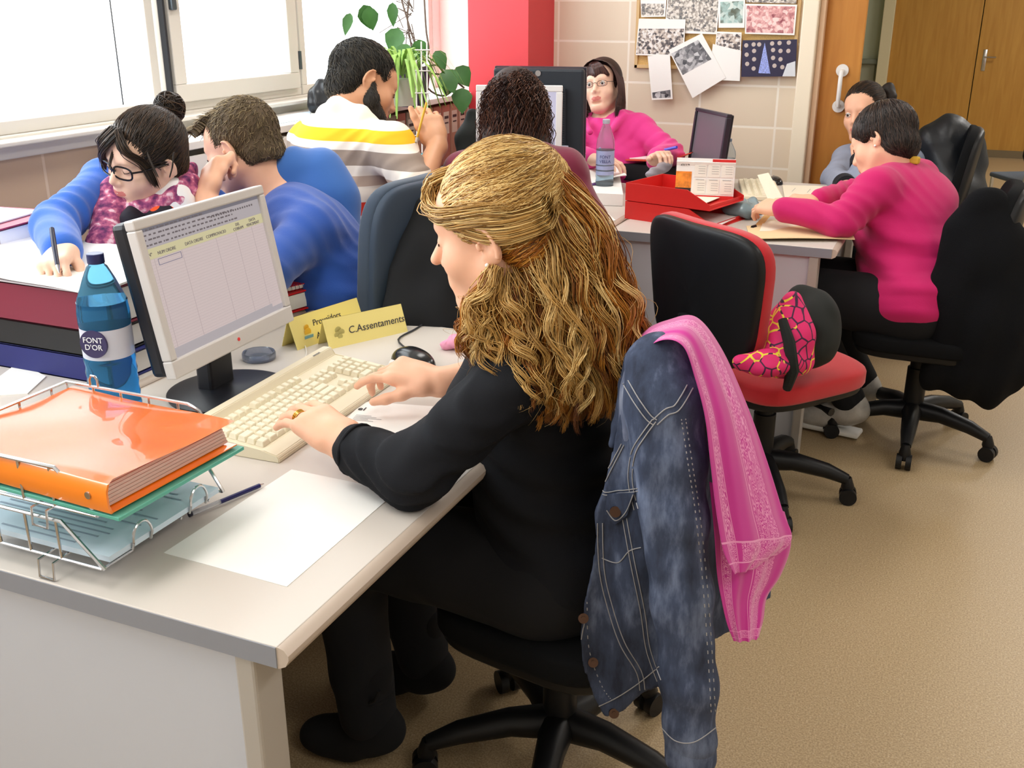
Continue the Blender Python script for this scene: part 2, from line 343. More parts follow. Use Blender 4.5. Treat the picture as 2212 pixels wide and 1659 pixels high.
# sill profiles (stepped aluminium)
sill = MB(); zs = SILL; zt = WB
sill.box((WX-.02, (SY+BY)/2-.2, (SILL+1.078)/2-.0), (.09, 6.9, 1.078-SILL), bev=.004); sill.box((WX+.015, (SY+BY)/2-.2, 1.083), (.13, 6.9, .014), bev=.004); sill.box((WX-.04, (SY+BY)/2-.2, 1.092), (.11, 6.9, .012), bev=.003)
struct('trim_4', sill, M_FRAME)
GL = bpy.data.materials.new('window_glass'); GL.use_nodes = True; nt = GL.node_tree; nt.nodes.clear(); ou = nt.nodes.new('ShaderNodeOutputMaterial'); ms = nt.nodes.new('ShaderNodeMixShader')
tr = nt.nodes.new('ShaderNodeBsdfTransparent'); tr.inputs[0].default_value = (.97, .98, .98, 1); gs = nt.nodes.new('ShaderNodeBsdfGlossy'); gs.inputs['Roughness'].default_value = .02; ms.inputs[0].default_value = .06
nt.links.new(tr.outputs[0], ms.inputs[1]); nt.links.new(gs.outputs[0], ms.inputs[2]); nt.links.new(ms.outputs[0], ou.inputs[0])
M_DARKRUB = mat('dark_rubber', (40, 42, 48), .6)
def window(n, y0, y1, sash, z0=1.098, z1=2.62):
    e = empty('window_%d' % n, (WX, (y0+y1)/2, z0)); e['kind'] = 'structure'; L = y1-y0; d = .05; fx = -.03
    f = MB(); t = .038 if not sash else .03
    for c, s in (((fx, 0, t/2), (d, L, t)), ((fx, 0, z1-z0-t/2), (d, L, t)), ((fx, -L/2+t/2, (z1-z0)/2), (d, t, z1-z0-2*t)), ((fx, L/2-t/2, (z1-z0)/2), (d, t, z1-z0-2*t))): f.box(c, s, bev=.003)
    f.build('window_frame', M_FRAME, e); g = t
    if sash:
        s = MB(); a = t; w = .06; h = z1-z0
        for c, q in (((fx+.02, 0, a+w/2), (.045, L-2*a, w)), ((fx+.02, 0, h-a-w/2), (.045, L-2*a, w)), ((fx+.02, -L/2+a+w/2, h/2), (.045, w, h-2*a-2*w)), ((fx+.02, L/2-a-w/2, h/2), (.045, w, h-2*a-2*w))): s.box(c, q, bev=.004)
        s.build('sash', M_FRAME, e); g = a+w
        MB().box((fx+.016, -L/2+.006, h/2), (.06, .010, h-.01)).build('seal', M_DARKRUB, e)
    MB().box((fx, 0, (z1-z0)/2), (.006, L-2*g+.01, z1-z0-2*g+.01)).build('pane', GL, e); return e, fx
def zat(x, y, a): return float(PX(x, y, a)[2])
w1, fx = window(1, yW0, Y1-.012, False)
hz = 1.462; w2, fx = window(2, Y1+.012, Y2-.005, True)
hd = MB().box((fx+.05, -(Y2-Y1)/2+.055, zat(360, 5, WX)-1.098+.01), (.02, .026, .07), bev=.006).tube([(fx+.062, -(Y2-Y1)/2+.055, zat(358, 2, WX)-1.098+.02), (fx+.085, -(Y2-Y1)/2+.06, zat(358, 2, WX)-1.098+.022), (fx+.085, -(Y2-Y1)/2+.18, zat(358, 2, WX)-1.098+.03)], .009, 8)
hd.build('window_handle', mat('handle_grey', (95, 105, 112), .35, .6), w2, True)
MB().cyl((fx+.03, (Y2-Y1)/2-.01, .10), (fx+.03, (Y2-Y1)/2-.01, .17), .007).build('hinge', mat('handle_grey', (95, 105, 112)), w2)
window(3, Y2+.005, yW1, False)
# thin cable hanging outside the first window
tag(MB().tube([(WX-.16, float(PX(250, 100, WX-.16)[1])+.0*k, 1.1+k*.16) for k in range(10)], .0025, 6).build('cable', M_DARKRUB), 'thin dark vertical cable outside the large left window pane', 'cable')
# back wall, red column, door
struct('wall_back', MB().box(((WX+(-.70))/2, BY+.1, CZ/2), (-.70-WX, .2, CZ)), M_TB)
CY = 4.62; cx0 = float(PY(1012, 120, CY)[0]); cx1 = float(PY(1141, 100, CY)[0])
struct('trim_5', MB().box(((cx0+cx1)/2, (CY+BY)/2, CZ/2), (cx1-cx0, BY-CY, CZ)), mat('red_paint', (214, 62, 70), .55))
struct('wall_pier', MB().box(((WX+cx0)/2, (BY+4.9)/2-.01, CZ/2), (cx0-WX, .06, CZ)), M_WHITE)
jy = BY-.10; jx0 = float(PY(1718, 200, jy)[0]); jx1 = float(PY(1752, 200, jy)[0]); M_JAMB = mat('jamb_cream', (240, 228, 205), .45)
struct('trim_6', MB().box(((jx0+jx1)/2, BY+.02, CZ/2), (jx1-jx0, .26, CZ), bev=.006), M_JAMB)
struct('trim_7', MB().box((jx1+.012, jy+.06, CZ/2), (.024, .05, CZ), bev=.004), mat('jamb_pinkish', (232, 198, 165), .45))
def woodmat(name, c1, c2, sc=3.0):
    m = mat(name, c1, .42); nt, b = nodes(m); tc = nt.nodes.new('ShaderNodeTexCoord'); mp = nt.nodes.new('ShaderNodeMapping'); mp.inputs['Scale'].default_value = (9, 9, .8)
    n = nt.nodes.new('ShaderNodeTexNoise'); n.inputs['Scale'].default_value = sc; n.inputs['Detail'].default_value = 6; n.inputs['Distortion'].default_value = .6
    nt.links.new(tc.outputs['Object'], mp.inputs[0]); nt.links.new(mp.outputs[0], n.inputs['Vector']); o = ramp(nt, n.outputs[0], [(.3, rgb(*c2)), (.7, rgb(*c1))]); nt.links.new(o, b.inputs['Base Color']); return m
M_WOOD = woodmat('beech_door', (205, 140, 62), (188, 122, 48)); M_WOOD2 = woodmat('cupboard_wood', (196, 146, 66), (180, 128, 52))
dy = jy+.09; dx0 = jx1+.02; dx1 = float(PY(1864, 100, dy)[0])
d1 = empty('door_1', ((dx0+dx1)/2, dy, 0)); d1['kind'] = 'structure'; MB().box((0, .02, 1.3), (dx1-dx0, .04, 2.6), bev=.003).build('door_leaf', M_WOOD, d1)
ha = MB(); p0 = PY(1821, 152, dy-.0); p1 = PY(1811, 229, dy); hx = (p0[0]+p1[0])/2-(dx0+dx1)/2
for p in (p0, p1): ha.cyl((hx, -.002, p[2]), (hx, -.014, p[2]), .027, seg=28)
ha.tube([(hx, -.01, p0[2]), (hx, -.045, p0[2]-.006), (hx, -.052, p0[2]-.03), (hx, -.052, p1[2]+.03), (hx, -.045, p1[2]+.006), (hx, -.01, p1[2])], .0095, 12)
ha.build('door_handle', mat('white_plastic', (240, 238, 236), .3), d1, True)
# far end of the room
struct('wall_far', MB().box(((WX+RX)/2, FY+.1, CZ/2), (RX-WX, .2, CZ)), mat('greenish_wall', (176, 182, 160), .7))
struct('wall_side', MB().box((-2.0, (BY+FY)/2+.1, CZ/2), (.12, FY-BY-.2, CZ)), mat('greenish_wall', (176, 182, 160), .7))
fyy = FY-.06; xa = float(PY(1865, 135, fyy)[0])-.4; xb = float(PY(1897, 135, fyy)[0]); zd = float(PY(1880, 133, fyy)[2])
struct('trim_8', MB().box(((xa+xb)/2, FY-.04, zd), (xb-xa, .08, .05), bev=.01), mat('dado_grey', (120, 125, 112), .5))
struct('trim_9', MB().box(((xa+xb)/2-.03, FY-.015, zd/2), (xb-xa, .03, zd)), mat('dado_panel', (158, 158, 138), .6))
xp0 = float(PY(1905, 60, fyy)[0]); xp1 = float(PY(1930, 60, fyy)[0])
struct('trim_10', MB().box(((xp0+xp1)/2, FY-.06, CZ/2), (xp1-xp0, .12, CZ), bev=.006), mat('jamb_far', (222, 210, 175), .5))
xm = float(PY(2127, 0, fyy)[0]); wl = xm-xp1; M_CHROME = mat('chrome', (205, 205, 205), .22, 1.0)
for n, (a, b_) in enumerate(((xp1, xm), (xm+.008, xm+wl), (xm+wl+.008, xm+2*wl))):
    d = empty('door_%d' % (n+2), ((a+b_)/2, FY-.05, 0)); d['kind'] = 'structure'; MB().box((0, 0, 1.2), (b_-a, .05, 2.34), bev=.003).build('door_leaf', M_WOOD2, d)
    if n == 1:
        q = PY(2132, 130, fyy)[2]; lx = -(b_-a)/2+.07
        MB().box((lx, -.028, q), (.035, .006, .2), bev=.002).tube([(lx, -.03, q+.03), (lx, -.07, q+.03), (lx+.1, -.075, q+.03)], .008).build('door_handle', M_CHROME, d, True)
struct('baseboard_far', MB().box(((xp1+RX)/2, FY-.09, .035), (RX-xp1, .03, .07)), mat('kick_grey', (120, 105, 80), .5))
# fluorescent ceiling fixtures out of view, added to light the room
M_FILL_LAMP = mat('lamp_diffuser', (255, 250, 240), .5, emit=3.0)
for i, (x, y) in enumerate([(-1.2, .4), (-1.2, 3.2), (1.3, .4), (1.3, 3.2), (1.3, 6.2), (1.3, 9.2)]):
    t = thing('fill_ceiling_light', 'white recessed fluorescent ceiling fixture', 'ceiling light', (x, y, CZ), group='ceiling lights')
    MB().box((0, 0, -.02), (.62, 1.24, .04), bev=.004).build('fixture', M_WHITE, t); MB().box((0, 0, -.043), (.56, 1.18, .006)).build('diffuser', M_FILL_LAMP, t)
    area('lamp_%d' % i, (x, y, CZ-.06), (.56, 1.18), FILL_LAMP_POWER*(3.4 if y > 5 else 1), (0, 0, -1), (1, .97, .93))  # added fill; the far pair is stronger to brighten the far end
# long low shelf unit along the windows
LX = -2.2; zl = 1.045; yl0 = float(PX(392, 285, LX)[1])
t = thing('window_shelf_unit', 'long white-topped low shelf unit along the windows behind the men', 'shelf unit', (LX-.15, (yl0+BY)/2, 0))
L = BY-yl0-.01; MB().box((0, 0, zl-.0125), (.29, L, .025), bev=.003).build('worktop', M_WHITE, t)
b2 = MB().box((-.125, 0, zl/2-.02), (.02, L-.02, zl-.04)).box((0, 0, .05), (.27, L-.02, .02)).box((0, 0, .40), (.27, L-.02, .018))
b2.box((0, 0, .72), (.27, L-.02, .018)).box((0, -L/2+.01, zl/2-.02), (.27, .02, zl-.04)).box((0, L/2-.01, zl/2-.02), (.27, .02, zl-.04)).box((0, -L/2+.55, zl/2-.02), (.27, .02, zl-.04))
b2.build('carcass', M_WHITE, t); MB().box((.137, -L/2+.28, zl/2-.02), (.012, .54, zl-.05)).build('front_panel', M_WHITE, t)
# archive boxes standing in the shelf
cols = [('brown', (168, 128, 108)), ('reddish brown', (165, 105, 90)), ('grey brown', (150, 138, 120))]
yb = yl0+.60; i = 0
while yb < BY-.12:
    w = .085; kind = cols[1] if i % 5 in (3, 4) and yb > 3.9 else (cols[2] if yb < 4.0 else cols[0])
    t = thing('archive_box', '%s cardboard archive box with a pale label, standing in the long window shelf' % kind[0], 'archive box', (LX-.14, yb+w/2, .735), group='archive boxes in the window shelf, %s' % kind[0])
    MB().box((0, 0, .135), (.24, w-.006, .27), bev=.002).build('case', mat('archive_'+kind[0], kind[1], .8, vary=.1, vscale=20), t)
    MB().box((.1205, 0, .19), (.001, w-.03, .10)).build('paper_label', mat('label_pale', (205, 195, 180), .7), t)
    MB().box((.1215, 0, .215), (.001, w-.045, .012)).box((.1215, 0, .19), (.001, w-.05, .006)).build('printed_text', mat('print_dark', (70, 60, 60), .7), t)
    yb += w; i += 1
# ================================================================== DESKS
M_DESK = mat('desk_laminate', (208, 200, 192), .38); M_EDGE = mat('desk_edge_grey', (140, 142, 150), .5); M_BULL = mat('desk_bullnose', (196, 180, 166), .4); M_PANEL = mat('desk_panel', (196, 198, 206), .55)
DZ = .73
def desk(label, x0, x1, y0, y1, front='+x', panels=True, group=None, inset=0.):
    t = thing('desk', label, 'desk', ((x0+x1)/2, (y0+y1)/2, 0), group=group); w = x1-x0; L = y1-y0; th = .032
    MB().box((0, 0, DZ-th/2), (w-.03, L, th), bev=.0015).build('desktop', M_DESK, t)
    for s in (-1, 1):       # bullnose along the long edges
        pr = [(s*(w/2-.016), DZ-.0008), (s*(w/2-.006), DZ-.003), (s*(w/2), DZ-.010), (s*(w/2), DZ-.016), (s*(w/2-.005), DZ-.026), (s*(w/2-.016), DZ-th)]
        MB().prism(pr, 'y', -L/2, L/2).build('edge_strip', M_BULL, t, True)
    for s in (-1, 1): MB().box((0, s*(L/2+.0008), DZ-th/2), (w-.034, .0016, th-.003)).build('end_strip', M_EDGE, t)
    fx = w/2-.035 if front == '+x' else -w/2+.035; sx = 1 if front == '+x' else -1
    for s in (-1, 1):
        MB().box((-sx*.02, s*(L/2-.03)-(inset if s > 0 else 0), (DZ-th)/2), (w-.12, .03, DZ-th), bev=.002).build('end_panel', M_PANEL, t)
        MB().box((sx*(w/2-.07), s*(L/2-.03)-(inset if s > 0 else 0), (DZ-th)/2), (.03, .055, DZ-th), bev=.004).build('panel_post', mat('post_grey', (175, 168, 160), .5), t)
    MB().box((-sx*(w/2-.1), -inset/2, .46), (.018, L-.1-inset, .42)).build('modesty_panel', M_PANEL, t); return t
desk('near light grey desk with orange folder tray, keyboard and monitor on it', -1.452, -.655, .843, 2.072)
desk('light desk by the window, holding the maroon binder stack and red binder', -2.24, -1.462, .843, 2.246, '-x', inset=.3)
desk('cream desk with the red letter tray, beside woman in magenta sweater', -1.062, -.308, 3.285, 4.52)
desk('cream desk with the black-backed monitor, in front of woman in pink shirt', -1.80, -1.072, 3.33, 4.22, '-x')
# ================================================================== CHAIRS
M_BLK = mat('chair_black_plastic', (20, 20, 22), .42, spec=.35); M_BLKF = mat('chair_black_fabric', (15, 16, 18), .9, bump=.4, bscale=900, spec=.2)
M_REDF = mat('chair_red_fabric', (190, 28, 38), .85, bump=.4, bscale=900, sheen=.3); M_NAVYF = mat('chair_slate_fabric', (52, 66, 84), .8, bump=.4, bscale=900, sheen=.2)
def cushion(a, b, c, e2=.45, bend=0., axis=1, taper=0.):
    def fn(v):
        v = v.copy(); v[:, 0] *= 1+taper*v[:, 1]/b; v[:, 2] += bend*(v[:, 0]/a)**2; return v
    return superell(a, b, c, .35, e2, 48, 18, fn)
def task_chair(label, x, y, rz, seat, back, group=None, backm=None, legs=90., zs=.45, back_w=.21, back_h=.22, back_off=.24, armr=False, back_z=.72, tilt=.12, nleg=5, taper=-.12, ss=1.):
    """faces local +y"""
    t = thing('task_chair', label, 'chair', (x, y, 0), rz, group)
    v, f = cushion(.235*ss, .225*ss, .035, bend=-.006); o = link('seat', mesh_np('seat', np.array(v)+[0, 0, zs-.03], f), t, seat)
    v, f = cushion(.225*ss, .215*ss, .028); link('seat_shell', mesh_np('seat_shell', np.array(v)+[0, 0, zs-.062], f), t, M_BLK)
    R = Matrix.Translation((0, -back_off, back_z)) @ Matrix.Rotation(math.radians(90)+tilt, 4, 'X')
    for nm, dz, cc, m_, sc in (('backrest', .0, .026, back, 1.), ('back_shell', .022, .022, backm or M_BLK, .985)):
        v, f = cushion(back_w*sc, back_h*sc, cc, bend=-.035, taper=taper); v = np.array(v); v[:, 2] = v[:, 2]+dz
        v4 = (np.array(R)[:3, :3] @ v.T).T+np.array(R)[:3, 3]; link(nm, mesh_np(nm, v4, f), t, m_)
    MB().tube([(0, -.12, zs-.09), (0, -back_off-.045, zs-.085), (0, -back_off-.068, zs-.03), (0, -back_off-.055, back_z-.06)], [.022, .022, .02, .016], 10).build('back_bracket', M_BLK, t, True)
    MB().cyl((0, 0, .10), (0, 0, zs-.09), .027, seg=20).cyl((0, 0, .10), (0, 0, .27), .034, seg=20).box((0, -.02, zs-.105), (.16, .2, .035), bev=.01).build('gas_column', M_BLK, t, True)
    MB().tube([(.06, .02, zs-.1), (.2, .03, zs-.105), (.235, .03, zs-.107)], [.007, .007, .013], 8).build('lever', M_BLK, t, True)
    for k in range(5):
        a = math.radians(legs+72*k)-rz; c, s = math.cos(a), math.sin(a)
        l = MB().tube([(c*.015, s*.015, .115), (c*.10, s*.10, .118), (c*.2, s*.2, .100), (c*.262, s*.262, .078)], [.036, .029, .024, .017], 10).build('base_leg', M_BLK, t, True)
        q = MB(); n = (-s, c); cx, cy = c*.27, s*.27
        for d in (-1, 1): q.cyl((cx+n[0]*d*.006, cy+n[1]*d*.006, .026), (cx+n[0]*d*.024, cy+n[1]*d*.024, .026), .026, seg=20)
        q.tube([(c*.262, s*.262, .085), (c*.266, s*.266, .055), (cx, cy, .03)], [.013, .02, .012], 10); q.build('caster', M_BLK, l, True)
    return t
HX, HY = -.575, 1.575
task_chair('black swivel chair under the blonde woman, draped with jacket and bandana', HX, HY, math.radians(80), M_BLKF, M_BLKF, legs=-8, zs=.425, ss=.86, back_off=.205, back_z=.76, back_h=.185, tilt=.04, back_w=.13, taper=-.2)
rc = math.atan2(-.62, .80); RCX, RCY = -.44, 2.99
task_chair('empty red and black swivel chair with a bag, in front of the cream desk', RCX, RCY, rc, M_REDF, M_REDF, legs=7, zs=.455, back_off=.285, back_z=.695, back_w=.235, back_h=.20, tilt=.08, taper=.10)
task_chair('black swivel chair under the woman in magenta sweater, black coat on it', -.03, 3.62, math.radians(90), M_BLKF, M_BLKF, legs=-90, zs=.44, back_off=.19, back_z=.70, back_w=.19)
bc = (-1.30, 2.33)
task_chair('dark slate chair with tall padded back, behind boy in blue sweater', -1.50, 2.27, math.radians(84), M_NAVYF, M_NAVYF, legs=20, back_off=.26, back_z=.80, back_h=.25, back_w=.17, tilt=.08, taper=0, backm=mat('slate_shell', (46, 60, 78), .6))
task_chair('dark chair beyond the magenta sweater, hung with a black leather jacket', -.20, 4.85, math.radians(95), M_BLKF, M_BLKF, legs=40, back_off=.22, back_z=.74)
task_chair('dark chair under the man in the striped polo shirt', -1.80, 2.98, math.radians(-8), M_BLKF, M_BLKF, legs=10, back_off=.26, back_z=.62, back_h=.16)
task_chair('dark chair under the woman with long curly dark hair', -1.25, 2.98, math.radians(10), M_BLKF, M_BLKF, legs=30, back_off=.2, back_z=.62, back_h=.15)
# far chairs by the wooden cupboards
q = PY(2225, 235, 8.6)
task_chair('far chair with red and black backrest near the wooden double door', q[0]+.27, 8.6, math.radians(-70), M_REDF, M_REDF, legs=10, back_z=.72, zs=.42, back_off=.2, group='chairs by the far cupboards')
q2 = PY(2215, 330, 7.0)
t = thing('stacking_chair', 'dark chair with thin steel tube legs at the right edge, by the far cupboards', 'chair', (q2[0]+.1, 7.0, 0), .5)
MB().box((0, 0, .45), (.42, .40, .03), bev=.012).build('seat', M_NAVYF, t); MB().box((0, -.2, .75), (.40, .03, .30), bev=.012).build('backrest', M_NAVYF, t)
for sx in (-1, 1):
    MB().tube([(sx*.19, .19, 0), (sx*.2, .17, .44)], .011, 8).build('leg', M_CHROME, t); MB().tube([(sx*.19, -.24, 0), (sx*.2, -.17, .44), (sx*.19, -.21, .8)], .011, 8).build('leg', M_CHROME, t)
# ================================================================== ON THE NEAR DESK
M_PAPER = mat('white_paper', (246, 245, 242), .7); M_PAPER2 = mat('cream_paper', (240, 232, 212), .7); M_INK = mat('ink', (60, 60, 66), .7); M_INKL = mat('ink_light', (150, 148, 150), .7)
def sheet(name, label, cat, pts, z, m=None, th=.0006, curl=None, group=None):
    """paper lying flat: four corners in order (world xy)"""
    c = np.mean([p[:2] for p in pts], 0); n = 14; V = []; F = []
    if curl is None: n = 1
    t = MB(); g = [[[None]*(n+1) for _ in range(n+1)] for _ in (0, 1)]
    for i in range(n+1):
        for j in range(n+1):
            u, v = i/n, j/n; p = (1-u)*(1-v)*np.array(pts[0][:2])+u*(1-v)*np.array(pts[1][:2])+u*v*np.array(pts[2][:2])+(1-u)*v*np.array(pts[3][:2]); zz = curl(u, v) if curl else 0
            for k in (0, 1): g[k][i][j] = t.bm.verts.new((p[0]-c[0], p[1]-c[1], zz+(.0002 if k else -th)+.0004))
    for i in range(n):
        for j in range(n):
            for k in (0, 1): t.bm.faces.new((g[k][i][j], g[k][i+1][j], g[k][i+1][j+1], g[k][i][j+1]))
    rim = [(i, 0) for i in range(n)]+[(n, j) for j in range(n)]+[(n-i, n) for i in range(n)]+[(0, n-j) for j in range(n)]
    for q in range(len(rim)):
        (i, j), (k, l) = rim[q], rim[(q+1) % len(rim)]; t.bm.faces.new((g[0][i][j], g[0][k][l], g[1][k][l], g[1][i][j]))
    o = t.build(name, m or M_PAPER, None, False); o.location = (c[0], c[1], z); tag(o, label, cat, group); return o
a4 = [PZ(354, 1195, DZ), PZ(620, 1268, DZ), PZ(858, 1062, DZ), PZ(630, 1015, DZ)]
sheet('paper_sheet', 'blank white sheet lying nearest the desk corner, under the black sleeve', 'paper', a4, DZ+.0003)
s2 = sheet('paper_sheet', 'printed letter lying between keyboard and the black sleeve, below the right hand', 'paper', [PZ(690, 965, DZ), PZ(905, 975, DZ), PZ(960, 880, DZ), PZ(785, 868, DZ)], DZ+.0002)
def ink(o, pairs, w=.0012, m=None, z=.0014, name='printed_lines'):
    mb = MB()
    for a, b in pairs:
        a = Vector((*a, 0)); b = Vector((*b, 0)); d = b-a; mb.box(((a.x+b.x)/2, (a.y+b.y)/2, z), (d.length, w, .0002), rz=math.atan2(d.y, d.x))
    return mb.build(name, m or M_INKL, o)
ex = Vector((PZ(905, 878, DZ)-PZ(790, 868, DZ))).normalized(); ey = Vector((-ex.y, ex.x, 0))
o0 = Vector(PZ(782, 885, DZ))-s2.location; o0.z = .0016
text('el', .022, M_INK, s2, frameM(o0+ex*.0, ex, ey), name='letterhead')
ink(s2, [((o0+ex*(.0)-ey*(.03+.006*k))[:2], (o0+ex*(.03+.012*(k % 3))-ey*(.03+.006*k))[:2]) for k in range(5)], m=M_INKL)
# ---- pen
p0, p1 = PZ(408, 1112, DZ+.006), PZ(570, 1045, DZ+.006)
t = thing('ballpoint_pen', 'clear ballpoint pen with dark ink lying between wire tray and paper', 'pen', (p0+p1)/2); d = (p1-p0)/2; pv = lambda k: Vector(d*k)
MB().cyl(pv(-.95), pv(-.2), .0038, seg=10).build('barrel', mat('clear_plastic', (225, 228, 235), .15, trans=.7), t, True)
MB().cyl(pv(-.2), pv(.88), .0036, seg=10).build('ink_barrel', mat('pen_dark_blue', (30, 30, 90), .3), t, True); MB().cyl(pv(-1.), pv(-.93), .0042, seg=10).build('plug', mat('pen_dark', (30, 32, 50), .4), t)
MB().cyl(pv(.88), pv(1.), .003, .0007, seg=10).build('tip', M_CHROME, t, True)
# ---- wire letter tray, two tiers
WI = mat('tray_wire', (205, 205, 208), .22, 1.0); wt = thing('letter_tray', 'two-tier chrome wire letter tray at the desk corner holding the orange folder', 'letter tray', (0, 0, 0)); wt.location = (-1.085, .985, DZ)
WO = np.array([-1.085, .985, 0]); X0, X1, Yn, Yf = -1.245, -.955, .862, 1.108
def tier(nm, zb, dy, dx=0.):
    m = MB(); r = .0020; L = lambda *pts, rr=r: m.tube([Vector((p[0]-WO[0]+dx, p[1]-WO[1]+dy, p[2]-DZ)) for p in pts], rr, 6)
    x0, x1, a, b_ = X0, X1, Yn, Yf; zr = zb+.058
    L((x1+.005, a, zb+.0), (x1-.06, a, zr), (x0, a, zr), (x0, b_, zr), (x1-.05, b_, zr), (x1-.03, b_, zr-.008), (x1+.002, b_, zb), rr=.0028)
    L((x0, a, zb), (x1, a, zb)); L((x0, b_, zb), (x1, b_, zb)); L((x0, a, zb), (x0, b_, zb)); L((x1, a, zb), (x1, a+.055, zb))
    for k in range(5):
        x = x0+(x1-.07-x0)*k/4
        for yy in (a, b_): L((x, yy, zb), (x, yy, zr))
    for k in range(4):
        y = a+(b_-a)*(k+.5)/4; L((x0, y, zr), (x0, y, zb), (x1, y, zb))
    for y in (a+.055, b_-.075):       # paper stops: round loops at the open end
        L(*[(x1+.004, y+.018+.018*math.cos(q), zb+.012+.024*math.sin(q)) for q in np.linspace(math.pi, 0, 12)], (x1, y+.036, zb)); L((x1, y, zb), (x1+.004, y, zb+.012))
    for (x, y, s) in ((x1-.10, a, -1), (x0+.03, a, -1), (x1-.10, b_, 1), (x0+.03, b_, 1)):   # U feet
        L((x, y-s*.02, zb), (x, y+s*.012, zb-.002), (x, y+s*.014, zb-.026), (x+.026, y+s*.014, zb-.026), (x+.026, y+s*.012, zb-.002), (x+.026, y-s*.02, zb))
    for (x, y) in ((x0+.05, b_),):
        L((x, y, zr), (x, y, zr+.012), (x+.004, y, zr+.018), (x+.012, y, zr+.018), (x+.016, y, zr+.012), (x+.016, y, zr))
    m.build(nm, WI, wt, True)
tier('lower_basket', DZ+.029, 0); tier('upper_basket', DZ+.105, .004, .0)
# papers in lower basket
lp = sheet('paper_stack', 'pale blue printed papers in the lower basket of the wire tray', 'papers', [(-1.235, .876), (-.955, .876), (-.955, 1.10), (-1.235, 1.10)], DZ+.032, mat('pale_blue_paper', (205, 222, 236), .7), th=.008)
lp.location.z = DZ+.0395
ink(lp, [((-.13+.2*random.random(), -.10+.012*k), (.06+.07*random.random(), -.10+.012*k)) for k in range(17)], m=mat('ink_bluegrey', (150, 165, 182), .7), w=.003, z=.0012)
# folders in the upper basket
def folder(name, label, c, rz, w, l, h, m, m2, z0, flap=.0):
    t = thing(name, label, 'folder', (c[0], c[1], z0), rz)
    prof = [(-w/2, h*.15), (-w/2+.004, 0), (w/2-.004, 0), (w/2, h*.1)]
    mb = MB(); mb.box((0, 0, .001), (l, w, .002), bev=.0008)
    mb.build('back_cover', m, t, True)
    v = []; n = 26
    g = MB(); G = [[None]*(n+1) for _ in range(n+1)]
    for i in range(n+1):
        for j in range(n+1):
            u = i/n-.5; q = j/n-.5; zz = h*(1-.10*max(0, q)*2)+.004*math.sin(7*u+2)*math.sin(5*q+1)+.0035*math.exp(-((u-.32)**2+(q+.1)**2)*60)
            if j == 0: zz = h*.93
            G[i][j] = g.bm.verts.new((u*l, q*w, zz))
    for i in range(n):
        for j in range(n): g.bm.faces.new((G[i][j], G[i+1][j], G[i+1][j+1], G[i][j+1]))
    bmesh.ops.solidify(g.bm, geom=g.bm.faces[:], thickness=.0012); g.build('front_cover', m, t, True)
    sp = MB().prism([(-w/2-.0005, 0), (-w/2-.004, h*.25), (-w/2-.004, h*.75), (-w/2, h*.97), (-w/2+.003, h*.97), (-w/2-.001, h*.7), (-w/2-.001, h*.3), (-w/2+.003, .0)], 'x', -l/2, l/2)
    sp.build('spine', m, t, True)
    pg = MB()
    for k in range(7): pg.box((-.004-.0008*k, .002-.001*k, .004+(h-.010)*(k+.5)/7), (l-.018, w-.014, (h-.010)/7-.0006))
    pg.build('pages', m2, t); return t
M_OR = mat('orange_plastic', (255, 138, 24), .3, coat=.7, spec=.7); M_GRN = mat('green_plastic', (95, 180, 160), .35)
of = folder('ring_folder', 'glossy orange plastic folder on top of the wire tray', (-1.078, .987), -.05, .238, .325, .042, M_OR, mat('folder_pages', (214, 196, 186), .8), DZ+.118)
MB().cyl((.13, -.1225, .021), (.13, -.1245, .021), .005, seg=14).build('rivet', M_CHROME, of, True)
gf = thing('document_wallet', 'thin green plastic wallet lying beneath the orange folder', 'folder', (-1.07, .988, DZ+.1075), -.03)
MB().box((0, 0, .004), (.325, .245, .0055), bev=.001).build('cover', M_GRN, gf)
ps = MB().box((.168, .085, .0), (.012, .05, .022), rz=.3, bev=.004); 
# ---- keyboard
M_KB = mat('keyboard_beige', (228, 218, 192), .5); M_KEY = mat('key_cream', (236, 228, 205), .45)
kA, kB = PZ(602, 990, DZ+.01), PZ(803, 850, DZ+.01); kd = nrm((kB-kA)*[1, 1, 0]); krz = math.atan2(kd[1], kd[0]); kn = np.array([-kd[1], kd[0], 0])
KW, KD = .455, .185; kc = kA*[1, 1, 0]+kd*KW/2+kn*KD/2
kb = thing('keyboard', 'beige full-size computer keyboard under the blonde woman\'s hands', 'keyboard', (kc[0], kc[1], DZ), krz)
def kz(y): return .014+(y+KD/2)*.10
m = MB().prism([(-KD/2, 0), (KD/2, 0), (KD/2, kz(KD/2)+.012), (KD/2-.02, kz(KD/2)+.013), (KD/2-.028, kz(KD/2-.028)), (-KD/2+.034, kz(-KD/2+.034)), (-KD/2+.030, kz(0)-.004), (-KD/2+.004, .013), (-KD/2, .008)], 'x', -KW/2, KW/2)
bmesh.ops.bevel(m.bm, geom=m.bm.edges[:], offset=.0015, segments=2, affect='EDGES'); m.build('housing', M_KB, kb)
